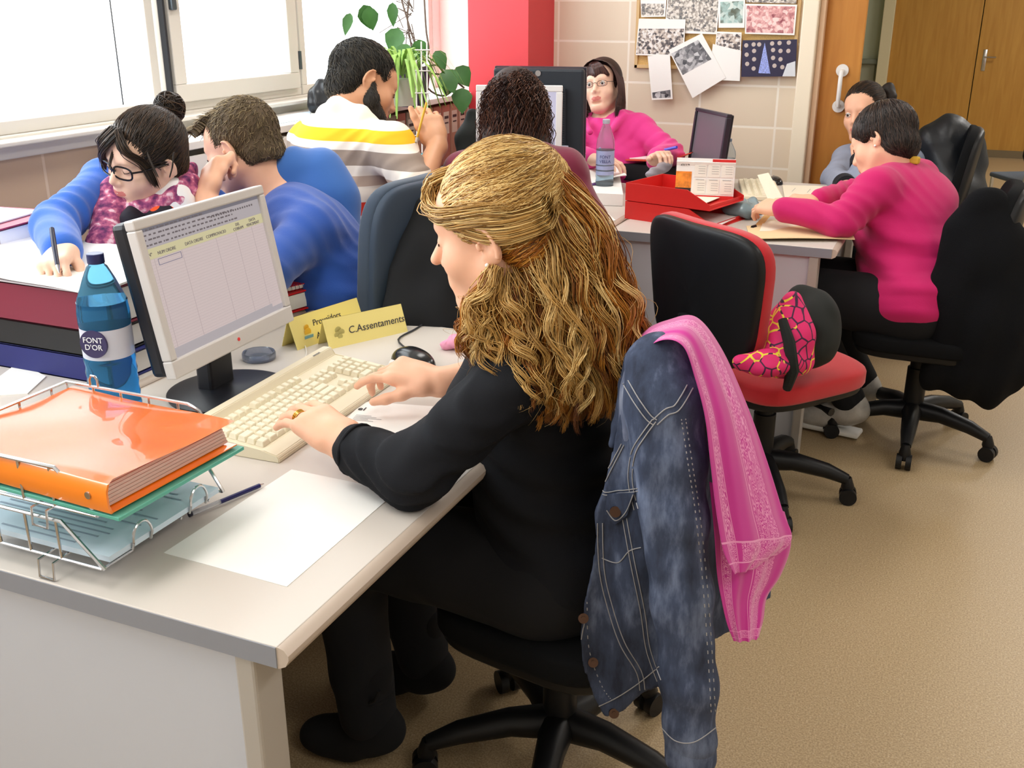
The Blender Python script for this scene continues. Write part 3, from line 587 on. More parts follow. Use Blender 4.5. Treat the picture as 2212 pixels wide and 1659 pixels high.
def keymesh(w, d):
    m = MB(); h = .009; T = .0028; bs = [(-w/2, -d/2, 0), (w/2, -d/2, 0), (w/2, d/2, 0), (-w/2, d/2, 0)]; tp = [(-w/2+T, -d/2+T, h), (w/2-T, -d/2+T, h), (w/2-T, d/2-T*.5, h+.001), (-w/2+T, d/2-T*.5, h+.001)]
    A = [m.bm.verts.new(p) for p in bs]; B = [m.bm.verts.new(p) for p in tp]; m.bm.faces.new(B); m.bm.faces.new(A[::-1])
    for i in range(4): m.bm.faces.new((A[i], A[(i+1) % 4], B[(i+1) % 4], B[i]))
    bmesh.ops.bevel(m.bm, geom=m.bm.edges[:], offset=.0008, segments=2, affect='EDGES'); bmesh.ops.recalc_face_normals(m.bm, faces=m.bm.faces)
    me = bpy.data.meshes.new('key'); m.bm.to_mesh(me); m.bm.free(); me.materials.append(M_KEY); return me
KM = {}; U = .0187; keys = []
rows = [(0, [1.25, 1.25, 1.25, 6.25, 1.25, 1.25, 1.25, 1.25]), (1, [1.25]+[1]*11+[2.75]), (2, [1.75]+[1]*11+[2.25]), (3, [1.5]+[1]*12+[1.5]), (4, [1]*13+[2])]
for r, ws in rows:
    x = 0
    for w in ws: keys.append((x+w/2, r, w, 1)); x += w
for g in range(3):
    for k in range(4): keys.append((2+g*4.5+k+.5, 5.4, 1, 1))
keys.append((.5, 5.4, 1, 1))
for k in range(3): keys += [(15.5+k+.25, 4, 1, 1), (15.5+k+.25, 3, 1, 1), (15.75+k, 0, 1, 1)]
keys.append((16.75, 1, 1, 1))
for k in range(4):
    for r in (4, 3, 2, 1): 
        if k < 3 or r > 3: keys.append((19.0+k+.5, r, 1, 1))
keys += [(22.5, 2.5, 1, 2), (22.5, .5, 1, 2), (20, 0, 2, 1), (21.5, 0, 1, 1)]
for kx, r, w, hh in keys:
    kk = (w, hh)
    if kk not in KM: KM[kk] = keymesh(w*U-.0012, hh*U*.96-.0012)
    o = bpy.data.objects.new('key', KM[kk]); COL.objects.link(o); o.parent = kb; yy = -KD/2+.040+(r+.0)*U*.96
    o.location = (-KW/2+.012+kx*U, yy+.006, kz(yy)+.0005); o.rotation_euler = (.10, 0, 0)
text('ADVENT', .007, M_INKL, kb, Matrix.Translation((KW/2-.055, KD/2-.018, kz(KD/2)+.0135)), name='maker_mark')
# ---- mouse
mc = PZ(893, 792, DZ); ms_ = thing('mouse', 'black and white computer mouse to the right of the keyboard', 'mouse', (mc[0], mc[1], DZ), math.radians(62))
def mdome(a, b, c, sx=1.): 
    v, f = superell(a, b, c, .9, .85, 40, 20); v[:, 2] = np.maximum(v[:, 2], -.001); v[:, 0] *= sx; return v, f
v, f = mdome(.037, .060, .036); link('shell', mesh_np('shell', np.array(v)+[0, 0, .005], f), ms_, mat('mouse_black', (28, 28, 30), .22))
v, f = mdome(.040, .056, .019); v[:, 0] -= .008; link('side_ring', mesh_np('side_ring', np.array(v)+[0, -.004, .003], f), ms_, mat('mouse_white', (235, 232, 230), .3))
v, f = mdome(.013, .034, .016); v[:, 0] -= .034; link('side_grip', mesh_np('side_grip', np.array(v)+[0, -.006, .004], f), ms_, M_BLK)
cpts = catmull([mc+[-.02, .05, .008], PZ(860, 735, DZ+.004), PZ(895, 712, DZ+.003), PZ(918, 698, DZ+.003), PZ(930, 690, DZ+.003)], 20)-mc*[1, 1, 0]-[0, 0, DZ]
cb = MB().tube([Vector(p+[mc[0], mc[1], DZ]) for p in cpts], .0022, 6).build('cable', M_DARKRUB, None, True); world_child(cb, ms_)
# ---- name signs
M_YEL = mat('yellow_card', (240, 224, 140), .65)
def sign(label, a, b, h, txts, dpt=.05):
    a = np.array(a); b = np.array(b); d = nrm(b-a); L = np.linalg.norm(b-a); bk = np.array([-d[1], d[0], 0]); t = thing('name_sign', label, 'name sign', ((a+b)/2), math.atan2(d[1], d[0]))
    m = MB().prism([(0, 0), (dpt*.5, h), (dpt*.5+.0012, h), (.0012, 0)], 'x', -L/2, L/2).prism([(dpt, 0), (dpt*.5, h), (dpt*.5+.0012, h), (dpt+.0012, 0)], 'x', -L/2, L/2); m.build('card', M_YEL, t)
    T = math.atan2(h, dpt*.5)
    for s, sz, x, z in txts: text(s, sz, M_INK, t, Matrix.Translation((x, dpt*.5*z/h-.0008, z)) @ Matrix.Rotation(T, 4, 'X'), align='LEFT', shear=.15)
    return t, L
ya, yb2 = PZ(712, 755, DZ), PZ(881, 716, DZ)
s1, L1 = sign('yellow folded card sign reading C.Assentaments, the front one', ya, yb2, .062, [('C.Assentaments', .023, -.048, .03)])
hm = MB()
for (x, z, r) in ((-.073, .036, .008), (-.066, .030, .008), (-.078, .026, .007), (-.071, .022, .006)): hm.cyl((x, .0125*z/.031-.001, z), (x, .0125*z/.031-.0016, z), r, seg=16)
hm.build('printed_figure', mat('print_khaki', (190, 180, 110), .7), s1)
yc, yd = PZ(643, 757, DZ), PZ(790, 706, DZ)
s2_, L2 = sign('yellow folded card sign reading Proveïdors, behind the front sign', yc, yd, .068, [('Proveïdors', .020, -.045, .044), ('A', .02, -.045, .016)])
hm = MB()
for (x, z, r, c) in ((-.066, .040, .007, 0), (-.066, .030, .010, 0)): hm.cyl((x, .025*z/.068-.001, z), (x, .025*z/.068-.0016, z), r, seg=16)
hm.build('printed_figure', mat('print_orange', (240, 190, 60), .7), s2_); MB().box((-.066, .025*.02/.068-.0012, .02), (.026, .0006, .007)).build('printed_base', mat('print_blue', (130, 180, 190), .7), s2_)
# ---- round glass coaster-like ring, thin cable, small pink tissue
q = PZ(560, 775, DZ); g = MB().lathe([(0, .004), (.028, .004), (.031, .016), (.034, .017), (.036, .014), (.036, .002), (.034, 0), (0, 0)], seg=40)
o = g.build('glass_dish', mat('blue_grey_glass', (190, 200, 222), .08, trans=.75), None, True); o.location = (q[0], q[1], DZ); tag(o, 'small round clear glass dish behind the monitor stand', 'dish')
tag(MB().tube([Vector(p) for p in catmull([PZ(612, 728, DZ+.003), PZ(650, 735, DZ+.004), PZ(662, 760, DZ+.003), PZ(655, 782, DZ+.003)], 16)], .0014, 6).build('cable', mat('thin_white_cable', (225, 220, 215), .4), None, True), 'thin white cable curling in front of the yellow signs', 'cable')
F = Field(); q = PZ(985, 735, DZ+.02)
for k in range(7): F.ell(q+RNG.normal(0, .010, 3)*[1, 1, .6], [.013, .012, .010], k=.008)
o = link('pom_pom', F.mesh('pom_pom', .0025, disp=wr(.0015, 500, (1, .4, .3), 300)), None, mat('pink_tissue', (236, 160, 190), .8)); tag(o, 'small fluffy pink pen topper lying behind the blonde curls', 'ornament')
# ---- monitor
M_BEZ = mat('monitor_silver', (206, 202, 200), .35); M_MBLK = mat('monitor_black', (24, 25, 32), .4)
def monitor(label, c, nyaw, tilt, Wd, Hh, bez, back, frame, base_z, screen, base=True, bb=.03, dp=.05):
    """faces local +y... screen normal = +y"""
    t = thing('monitor', label, 'monitor', (c[0], c[1], base_z), nyaw-math.pi/2)
    M = Matrix.Translation((0, 0, c[2]-base_z)) @ Matrix.Rotation(tilt, 4, 'X')
    f = MB(); s = bez; hb = bb
    for cc, d in (((0, 0, Hh/2-s/2), (Wd, .022, s)), ((0, 0, -Hh/2+hb/2), (Wd, .022, hb)), ((-Wd/2+s/2, 0, (hb-s)/2), (s, .022, Hh-s-hb)), ((Wd/2-s/2, 0, (hb-s)/2), (s, .022, Hh-s-hb))): f.box(cc, d, M=M, bev=.003)
    f.build('bezel', frame, t)
    b = MB().box((0, -.010-dp*.36, 0), (Wd-.006, dp*.72, Hh-.006), M=M, bev=.004 if dp < .03 else .01)
    if dp > .03: b.box((0, -.055, -.01), (Wd*.62, .04, Hh*.66), M=M, bev=.012)
    for k in range(26 if dp > .03 else 0): b.box((0, -.076, Hh*.30-k*Hh*.024), (Wd*.6, .004, .0035), M=M)
    b.build('housing', back, t)
    so = MB().box((0, -.003, (hb-s)/2), (Wd-2*s, .012, Hh-s-hb), M=M); sob = so.build('screen', screen, t)
    if base:
        MB().lathe([(0, .0), (.118, .0), (.12, .006), (.10, .012), (0, .018)], seg=48).build('base', M_MBLK, t, True)
        MB().box((0, -.03, (c[2]-base_z-.06)/2), (.075, .035, c[2]-base_z-.04), bev=.006).build('neck', M_MBLK, t)
    return t, M
# screen contents: spreadsheet drawn by nodes in the screen's own coordinates
def emis(name, col, s):
    m = mat(name, col, .3); nt, b = nodes(m); b.inputs['Emission Color'].default_value = rgb(*col); b.inputs['Emission Strength'].default_value = s; b.inputs['Base Color'].default_value = rgb(60, 58, 60); return m
M_SCR = emis('screen_pinkgrey', (214, 196, 194), .8)
mc_ = (-1.262, 1.517, .966); Wd, Hh = .388, .285
mt, MM = monitor('silver-framed monitor showing a spreadsheet, on the near desk', mc_, .047, .18, Wd, Hh, .018, M_MBLK, M_BEZ, DZ, M_SCR, bb=.034)
sw, sh = Wd-.036, Hh-.052; zc = .008
def scr_box(x0, z0, x1, z1, m, nm, y=.0034): return MB().box(((x0+x1)/2, y, (z0+z1)/2), (abs(x1-x0), .0004, abs(z1-z0)), M=MM).build(nm, m, mt)
# local x runs right-to-left for the viewer of the screen: helper maps screen fraction (u from left, v from top)
def SB(u0, v0, u1, v1, m, nm, y=.0034): return scr_box(sw/2-u0*sw, zc+sh/2-v0*sh, sw/2-u1*sw, zc+sh/2-v1*sh, m, nm, y)
S_dk = emis('scr_dark', (120, 118, 130), .7); S_md = emis('scr_grey', (186, 178, 182), .75); S_ye = emis('scr_yellow', (214, 205, 160), .8); S_ln = emis('scr_line', (190, 172, 172), .75); S_tx = emis('scr_text', (110, 100, 105), .6); S_bl = emis('scr_blue', (95, 100, 135), .7)
SB(0, 0, 1, .028, S_dk, 'title_bar'); SB(0, .028, 1, .155, S_md, 'toolbar'); SB(0, .155, 1, .235, S_ye, 'header_row'); SB(0, .955, 1, 1, S_md, 'status_bar'); SB(0, .925, .9, .957, S_md, 'sheet_tabs')
m = MB()
def addq(mb, u0, v0, u1, v1, y=.0040): mb.box((sw/2-(u0+u1)/2*sw, y, zc+sh/2-(v0+v1)/2*sh), (abs(u1-u0)*sw, .0003, abs(v1-v0)*sh), M=MM)
for k in range(31): addq(m, 0, .235+k*.0225, 1, .2365+k*.0225, .0037)
for u in (.045, .26, .55, .73, .88): addq(m, u, .235, u+.002, .925, .0037)
m.build('grid_lines', S_ln, mt); m = MB(); rr = random.Random(3)
for v in (.012, .05, .085, .125):
    u = .01
    while u < (.5 if v < .02 else .75):
        w = rr.uniform(.008, .03); addq(m, u, v, u+w, v+.012); u += w+rr.uniform(.006, .02)
u = .55
while u < .93: addq(m, u, .055, u+.012, .07); u += .022
m.build('toolbar_icons', S_tx, mt)
m = MB(); addq(m, .07, .245, .25, .249); addq(m, .07, .29, .25, .294); addq(m, .07, .245, .073, .294); addq(m, .247, .245, .25, .294); m.build('cell_cursor', S_bl, mt)
def ST(s, u, v, size, mm): text(s, size, mm, mt, MM @ Matrix.Translation((sw/2-u*sw, .0042, zc+sh/2-v*sh)) @ Matrix.Rotation(math.pi, 4, 'Z') @ Matrix.Rotation(math.pi/2, 4, 'X'), name='screen_text')
ST('Nº', .025, .20, .009, S_tx); ST('NUM ORDRE', .15, .205, .0085, S_tx); ST('DATA ORDRE', .37, .205, .0085, S_tx); ST('COMPROVACIO', .56, .205, .0085, S_tx); ST('DEL\nCOBRAM', .76, .2, .008, S_tx); ST('DATA\nVENCIMENT', .9, .2, .008, S_tx)
MB().cyl(MM @ Vector((0, .011, -Hh/2+.017)), MM @ Vector((0, .0122, -Hh/2+.017)), .0035, seg=16).build('badge', mat('badge_red', (225, 60, 60), .4), mt)
# ---- water bottles
def bottle(label, base, h, r, col, cap, lab, waterz, rz=0, texts=(), group=None, capr=.0145):
    t = thing('water_bottle', label, 'bottle', base, rz, group)
    pr = [(0, .004), (r*.6, 0), (r*.93, .004), (r, .02)]
    z = .03
    while z < h*.40: pr += [(r*.955, z), (r, z+.011)]; z += .022
    pr += [(r, h*.42), (r*.97, h*.44), (r*.97, h*.60), (r, h*.62), (r, h*.68), (r*.93, h*.75), (r*.62, h*.86), (.0135/.045*r*1.0+.004, h*.93), (.0135, h*.94), (.0135, h*.975)]
    MB().lathe(pr, seg=40, cap=False).build('bottle_body', mat('pet_'+col[0], col[1], .08, trans=.86, ior=1.08, spec=.9), t, True)
    wp = [(0, .006)]+[(max(a-.0016, 0), b) for a, b in pr[2:] if b < waterz]; wl = wp[-1]; wp += [(wl[0], waterz), (0, waterz)]
    MB().lathe(wp, seg=40).build('water', mat('water_'+col[0], col[2], .04, trans=.90, ior=1.12), t, True)
    MB().lathe([(0, h+.001), (capr-.001, h+.001), (capr, h), (capr, h*.952), (capr-.001, h*.948), (0, h*.948)], seg=28).build('cap', cap, t, True)
    if lab: MB().lathe([(r*.975+.0004, h*lab[0]), (r*.975+.0008, h*(lab[0]+lab[1])/2), (r*.975+.0004, h*lab[1])], seg=40, cap=False).build('paper_label', lab[2], t, True)
    for (s, sz, a, z, m_) in texts:
        rr_ = r*.98+.0022; text(s, sz, m_, t, Matrix.Translation((rr_*math.cos(a), rr_*math.sin(a), z)) @ Matrix.Rotation(a+math.pi/2, 4, 'Z') @ Matrix.Rotation(math.pi/2, 4, 'X'), name='label_lettering')
    return t
bp = np.array([-1.345, 1.305, DZ]); va = math.atan2(-bp[1], -bp[0])
bt = bottle('large blue plastic water bottle reading FONT DOR between tray and monitor', bp, .318, .0445, ('blue', (120, 200, 246), (110, 190, 245)), mat('cap_navy', (38, 46, 96), .4), (.43, .60, mat('clear_label', (235, 235, 248), .4, alpha=.75)), .235, 0,
            [('FONT', .014, va-.55, .175, mat('label_white', (245, 245, 250), .5)), ('D\'OR', .014, va-.55, .162, mat('label_white', (245, 245, 250), .5))])
a = va-.55; c = Vector((.0448*math.cos(a), .0448*math.sin(a), .168)); MB().cyl(c-Vector((math.cos(a), math.sin(a), 0))*.004, c+Vector((math.cos(a), math.sin(a), 0))*.0004, .025, seg=36).build('label_roundel', mat('label_purple', (58, 50, 92), .5), bt)
# ---- second silver-framed black monitor edge / stack of binders on the window desk
def lever_file(label, c, d, m, rz=0, name='box_file', cat='box file', page=M_PAPER):
    t = thing(name, label, cat, c, rz); w, l, h = d
    MB().box((0, 0, .002), (w, l, .004), bev=.001).box((0, 0, h-.002), (w, l, .004), bev=.001).box((0, -l/2+.002, h/2), (w, .004, h), bev=.001).box((-w/2+.002, 0, h/2), (.004, l, h), bev=.001).build('case', m, t)
    MB().box((.004, .006, h/2), (w-.016, l-.014, h-.014)).build('pages', page, t); return t
sx, sy = -1.745, 1.60
lever_file('dark blue box file at the bottom of the stack by the water bottle', (sx, sy, DZ), (.50, .30, .055), mat('file_blue', (36, 42, 110), .5), name='box_file')
lever_file('black box file, middle of the stack by the water bottle', (sx-.01, sy, DZ+.0555), (.50, .30, .055), mat('file_black', (24, 26, 30), .45))
lever_file('maroon box file on top of the stack by the water bottle', (sx-.03, sy, DZ+.111), (.54, .31, .082), mat('file_maroon', (128, 40, 62), .45))
ZT = DZ+.194
pw = sheet('paper_sheet', 'bright white papers under the writing hand of the girl in glasses', 'paper', [(-2.0, 1.44), (-1.50, 1.43), (-1.50, 1.76), (-2.02, 1.76)], ZT+.010, M_PAPER, th=.004, curl=lambda u, v: .012*math.sin(3*u+1)*(1-v)+.004*math.sin(9*u)*(1-v))
sheet('paper_sheet', 'crumpled grey plastic sleeve sticking out below the white papers', 'paper', [(-1.76, 1.44), (-1.50, 1.435), (-1.5, 1.5), (-1.76, 1.5)], ZT+.003, mat('grey_sleeve', (205, 198, 205), .35), th=.003)
p = PZ(30, 520, .93)
t = lever_file('maroon ring binder at the left edge beside the girl\'s hand', (p[0]-.12, p[1]+.02, ZT), (.30, .24, .05), mat('file_maroon2', (150, 44, 78), .4), .12, 'ring_binder', 'binder')
bpy.context.view_layer.update()
sheet('paper_sheet', 'white paper on the maroon binder at the left edge', 'paper', [(p[0]-.26, p[1]-.09), (p[0]+.0, p[1]-.06), (p[0]-.03, p[1]+.12), (p[0]-.28, p[1]+.10)], ZT+.0535, M_PAPER, th=.003)
sheet('paper_sheet', 'grey-white papers lying left of the wire tray, near the blue file', 'paper', [PZ(-60, 860, DZ), PZ(60, 852, DZ), PZ(100, 815, DZ), PZ(40, 785, DZ)], DZ+.002, M_PAPER, th=.004)
# red ring binder with paper behind the monitor
p = PZ(650, 668, DZ); q = PZ(702, 655, DZ)
rb = lever_file('red ring binder behind the monitor with a sheet on it', (-1.585, 1.985, DZ), (.21, .30, .05), mat('binder_red', (226, 30, 34), .35), math.radians(-14), 'ring_binder', 'binder')
MB().cyl((.108, -.06, .025), (.110, -.06, .025), .008, seg=16).build('spine_ring', mat('brass', (190, 160, 60), .3, 1.), rb)
t = thing('spiral_notebook', 'red spiral notebook on the red ring binder behind the monitor', 'notebook', (-1.60, 2.00, DZ+.0505), math.radians(-20))
MB().box((0, 0, .007), (.2, .26, .010), bev=.001).build('pages', M_PAPER, t); MB().box((0, 0, .0128), (.204, .262, .0015)).build('cover', mat('binder_red', (226, 30, 34)), t)
w = MB()
for k in range(22): w.tube([(.1+.006*math.cos(a), -.12+k*.0112, .007+.008*math.sin(a)) for a in np.linspace(0, 2*math.pi, 9)[:-1]], .0008, 4, True)
w.build('spiral_wire', WI, t)
sheet('paper_sheet', 'curled white sheet on the red notebook behind the monitor', 'paper', [(-1.70, 1.86), (-1.52, 1.84), (-1.50, 2.00), (-1.66, 2.05)], DZ+.067, M_PAPER, th=.001, curl=lambda u, v: .012*u*u)
# ================================================================== PEOPLE
def skin(name, c, c2=None):
    m = mat(name, c, .48, spec=.4, sss=.12, vary=.05, vscale=18); return m
M_SKIN = skin('skin_fair', (236, 182, 152)); M_SKIN2 = skin('skin_pale', (238, 196, 172)); M_SKIN3 = skin('skin_warm', (214, 158, 122)); M_LIP = mat('lips', (208, 124, 114), .4); M_BROW = mat('brow_dark', (66, 46, 38), .8); M_EAR = mat('ear_pink', (238, 150, 128), .5, sss=.15)
M_EYEW = mat('eye_white', (235, 230, 226), .2); M_IRIS = mat('iris_dark', (50, 36, 28), .15)
def basis(fw, rt):       # columns: right, forward, up
    f = nrm(fw); r = np.asarray(rt, float); r = nrm(r-f*(r@f)); return np.stack([r, f, np.cross(r, f)], 1)
def camv(a, b, c): return cR*a+cU*b-cF*c      # a right in view, b up, c towards the viewer
def head_field(F, c, R, s=1., male=False, mouth_open=0, k=1., ear=1., nose=1.):
    L = lambda x, y, z: c+R @ (A3(x, y, z)*s)
    E_ = lambda p, r, kk=.02, op='u', Q=None: F.ell(L(*p), A3(*r)*s, R if Q is None else R @ Q, k=kk*s, op=op)
    C_ = lambda a, b, ra, rb=None, kk=.02, op='u': F.cap(L(*a), L(*b), ra*s, None if rb is None else rb*s, k=kk*s, op=op)
    E_((0, -.016, .036), (.073, .094, .082)); E_((0, .034, -.022), (.058, .058, .075), .03); E_((0, .03, .045), (.062, .058, .05), .03)
    jw = .056 if male else .051
    for q in (-1, 1):
        C_((q*jw, .002, -.05), (q*.020, .066, -.098), .019, .018, .035); E_((q*.036, .060, -.030), (.026, .024, .026), .03)
    E_((0, .073, -.097), (.021, .018, .017), .03); C_((-.03, .078, .024), (.03, .078, .024), .012, None, .02)
    for q in (-1, 1): E_((q*.031, .100, .002), (.019, .0135, .011), .018, 'd')
    C_((0, .086, .014), (0, .110+.03*(nose-1), -.026), .0075, .0095, .014); C_((0, .085, -.02), (0, .098, -.036), .012, .009, .012)
    for q in (-1, 1): E_((q*.012, .096, -.032), (.0085, .010, .0075), .006)
    E_((0, .080, -.062), (.030, .020, .024), .02)
    C_((-.019, .086, -.057), (0, .097, -.0545), .0045, .0060, .006); C_((.019, .086, -.057), (0, .097, -.0545), .0045, .0060, .006); C_((-.015, .087, -.067), (.015, .087, -.067), .0055, None, .006); E_((0, .0935, -.0675), (.011, .007, .0065), .008)
    C_((-.021, .091, -.0612), (.021, .091, -.0612), .0012, None, .003, 'd'); E_((0, .092, -.080), (.018, .008, .006), .012, 'd')
    for q in (-1, 1):
        E_((q*.031, .0775, .003), (.0150, .0150, .0125), .006)
        Q = np.array(Matrix.Rotation(-.28, 3, 'X')) @ np.array(Matrix.Rotation(q*.30, 3, 'Z'))
        E_((q*.077, -.010, -.008), (.0075, .0185*ear, .031*ear), .008, 'u', Q); E_((q*.0860, -.006, -.004), (.0070, .0095*ear, .0170*ear), .004, 'd', Q); C_((q*.072, -.004, -.033), (q*.073, .0, -.027), .0065, None, .006)
        rim = [L(*(np.array([q*.077, -.010, -.008])+Q @ A3(q*.0065, math.sin(a)*.0165*ear, math.cos(a)*.0285*ear))) for a in np.linspace(.1, -2.5, 12)]
        F.caps(rim, [.0030*s]*12, k=.0025); F.cap(L(q*.083, .004, -.012), L(q*.083, .006, -.004), .0032*s, k=.003)
    return L
def eyes(parent, c, R, s, closed=False, gaze=(0, 0)):
    L = lambda x, y, z: c+R @ (A3(x, y, z)*s)
    if not closed:
        for q in (-1, 1):
            Fm = MB(); e = MB().sph((0, 0, 0), .0118*s, seg=20); 
            o = e.build('eye', M_EYEW, None, True); M = Matrix(np.vstack([np.hstack([R, L(q*.031, .0835, .003)[:, None]]), [0, 0, 0, 1]]).tolist()); o.matrix_world = M; world_child(o, parent)
            i = MB().sph((gaze[0]*.01, .0095*s, gaze[1]*.01-.001), .0056*s, (1, .6, 1), 16).build('iris', M_IRIS, None, True); i.matrix_world = M; world_child(i, parent)
            lid = MB().tube([Vector((x*s, (.0135-abs(x)*.45)*s, (.0062-x*x*38)*s)) for x in np.linspace(-.013, .013, 9)], [.0009*s]*9, 6).build('eyelashes', M_BROW, None, True); lid.matrix_world = M; world_child(lid, parent)
    else:
        for q in (-1, 1):
            M = Matrix(np.vstack([np.hstack([R, L(q*.031, .0775, .003)[:, None]]), [0, 0, 0, 1]]).tolist())
            lid = MB().tube([Vector((x*s, (.0155-abs(x)*.5)*s, (-.0055+x*x*22)*s)) for x in np.linspace(-.014, .014, 9)], [.0011*s]*9, 6).build('eyelashes', M_BROW, None, True); lid.matrix_world = M; world_child(lid, parent)
def brows(parent, c, R, s, m=None):
    for q in (-1, 1):
        pts = [Vector(c+R @ (A3(q*x, .0905-max(0, x-.02)*.55-.0015, z)*s)) for x, z in ((.013, .0235), (.022, .0265), (.032, .0275), (.043, .024))]
        o = MB().tube(pts, [.0022*s, .0028*s, .0024*s, .001*s], 6).build('eyebrow', m or M_BROW, None, True); world_child(o, parent)
def hand_field(F, wr, d, n, side, s=1., curl=(.5, .5, .5, .5), thumb=.5, spread=.1, tdir=None):
    """wr wrist point, d wrist->knuckles, n back-of-hand normal, side: vector towards the thumb"""
    d = nrm(d); n = nrm(np.asarray(n)-d*(np.asarray(n)@d)); t = np.cross(d, n); t = t if t@np.asarray(side) > 0 else -t
    R = np.stack([t, d, n], 1); kn = wr+d*.088*s; out = {}
    F.cap(wr-d*.01, wr+d*.035*s, .024*s, .026*s, k=.02, flat=(n, 1.35))
    F.box(wr+d*.052*s, (.036*s, .036*s, .0125*s), R, rad=.012*s, k=.02)
    offs = (.029, .0098, -.0098, -.028); lens = (.070, .078, .072, .056); rr = (.0086, .0088, .0083, .0074)
    for i in range(4):
        b = wr+d*((.086, .090, .086, .078)[i]*s)+t*offs[i]*s; F.cap(wr+d*.04*s+t*offs[i]*.8*s, b, .011*s, .0098*s, k=.012)
        c = curl[i]; c = c if isinstance(c, (tuple, list)) else (c*.75, c*1.0, c*.65); dd = nrm(d+t*spread*(1.5-i)*.8); ang = 0; p = b; L = lens[i]*s
        for j, fr in enumerate((.46, .30, .24)):
            ang += c[j]; v = dd*math.cos(ang)-n*math.sin(ang); q = p+v*L*fr; F.cap(p, q, (rr[i]-.0006*j)*s, (rr[i]-.0006*(j+1))*s, k=.004); p = q
        out[i] = (p, v)
    tb = wr+d*.022*s+t*.026*s; tv = nrm(t*.75+d*.75-n*.25) if tdir is None else nrm(tdir); p = tb; F.cap(wr+d*.03*s, tb, .018*s, .016*s, k=.015)
    for j, fr in enumerate((.040, .030, .024)):
        q = p+tv*fr*s; F.cap(p, q, (.0125-.0016*j)*s, (.0112-.0016*j)*s, k=.008); p = q; tv = nrm(tv+(d*.45-t*.35-n*.1)*thumb)
    return out
def body_prims(F, B, g=1., t=0., parts='all', sleeves=(1., 1.), k=.03, hem=None):
    """B: dict of joints; t: thickness added (clothing)"""
    if parts in ('all', 'top'):
        up = nrm(B['neck']-B['pelvis']); sd = nrm(B['sR']-B['sL']); fr = np.cross(up, sd); R = np.stack([sd, nrm(np.cross(np.cross(sd, up), sd))*1., up], 1); fr = nrm(np.cross(up, sd)); R = np.stack([sd, fr, np.cross(sd, fr)], 1)
        if B.get('fwd') is not None and fr@B['fwd'] < 0: fr = -fr
        ch = B['chest']; be = B['belly']; sw = np.linalg.norm(B['sR']-B['sL'])/2
        F.ell(ch, A3(sw*.93*1.0+t, .115*g+t, .17+t), R, k=.05); F.ell(be, A3(.145*g+t, .118*g+t, .15+t), R, k=.06); F.ell(B['pelvis'], A3(.168*g+t, .130*g+t, .125+t), R, k=.06)
        nk = B['neck']; 
        for q in ('sL', 'sR'): F.cap(nk-up*.02+(B[q]-nk)*.15, B[q], .050+t, .050*min(g, 1.15)+t, k=.05)
        if B.get('bust'): 
            for q in (-1, 1): F.ell(ch+sd*q*.07+fr*(.075*g)-up*.02, A3(.068, .06, .065)*B['bust']+t, R, k=.03)
        for q, sl in (('L', sleeves[0]), ('R', sleeves[1])):
            s_, e_, w_ = B['s'+q], B['e'+q], B['w'+q]; ga = min(g, 1.25)
            if parts == 'all' or sl > 0:
                F.cap(s_, e_, .047*ga+t, .039*ga+t, k=.03)
                if sl > .5 or parts == 'all': fr2 = (sl-.5)*2 if parts == 'top' else 1.; F.cap(e_, e_+(w_-e_)*fr2, .039*ga+t, (.039+(.0265-.039)*fr2)*(1 if parts == 'all' else 1.05)+t*1.1, k=.02)
    if parts in ('all', 'legs') and 'hL' in B:
        if parts == 'legs': F.ell(B['pelvis']-A3(0, 0, .03), A3(.150*g+t, .118*g+t, .10+t), R_(B), k=.05)
        for q in 'LR':
            h, kn, an, to = B['h'+q], B['k'+q], B['a'+q], B['t'+q]; F.cap(h, kn, .083*g+t, .057*g+t, k=.04); F.cap(kn, an, .055*g+t, .036+t, k=.03)
            if parts == 'all': F.cap(an-A3(0, 0, .03), to, .034, .026, k=.03); F.cap(an-A3(0, 0, .035)-nrm((to-an)*[1, 1, 0])*.04, an, .03, .03, k=.03)
def R_(B):
    up = nrm(B['neck']-B['pelvis']); sd = nrm(B['sR']-B['sL']); fr = nrm(np.cross(up, sd)); return np.stack([sd, fr, np.cross(sd, fr)], 1)
def folds(B, amp=.006, qs='LR', k=1.):      # creases that gather at elbows and armpits, soft rolls at the waist
    def g(x, y, z):
        o = 0
        for q in qs:
            for c_, r_, a_ in ((B['e'+q], .13, 1.), ((B['s'+q]*.7+B['chest']*.3), .13, .7)):
                d = nrm(B['e'+q]-B['s'+q]); w = np.exp(-(((x-c_[0])**2+(y-c_[1])**2+(z-c_[2])**2)/r_**2)); s = (x-c_[0])*d[0]+(y-c_[1])*d[1]+(z-c_[2])*d[2]; o = o-amp*a_*w*np.maximum(np.sin(s*125*k+1.8*np.sin(22*x+5)+1.6*np.sin(26*z)+1.2*np.sin(19*y)), -.4)
        c_ = B['belly']; w = np.exp(-((z-c_[2])/.15)**2); return o-amp*.8*w*np.maximum(np.sin((z-c_[2])*75+14*x+9*y+2*np.sin(12*x-8*y)), -.3)
    return g
def person(name, label, B, g=1.): 
    t = thing('person', label, 'person', tuple(B['pelvis']*[1, 1, 0])); return t
def attach(o, parent): return world_child(o, parent)
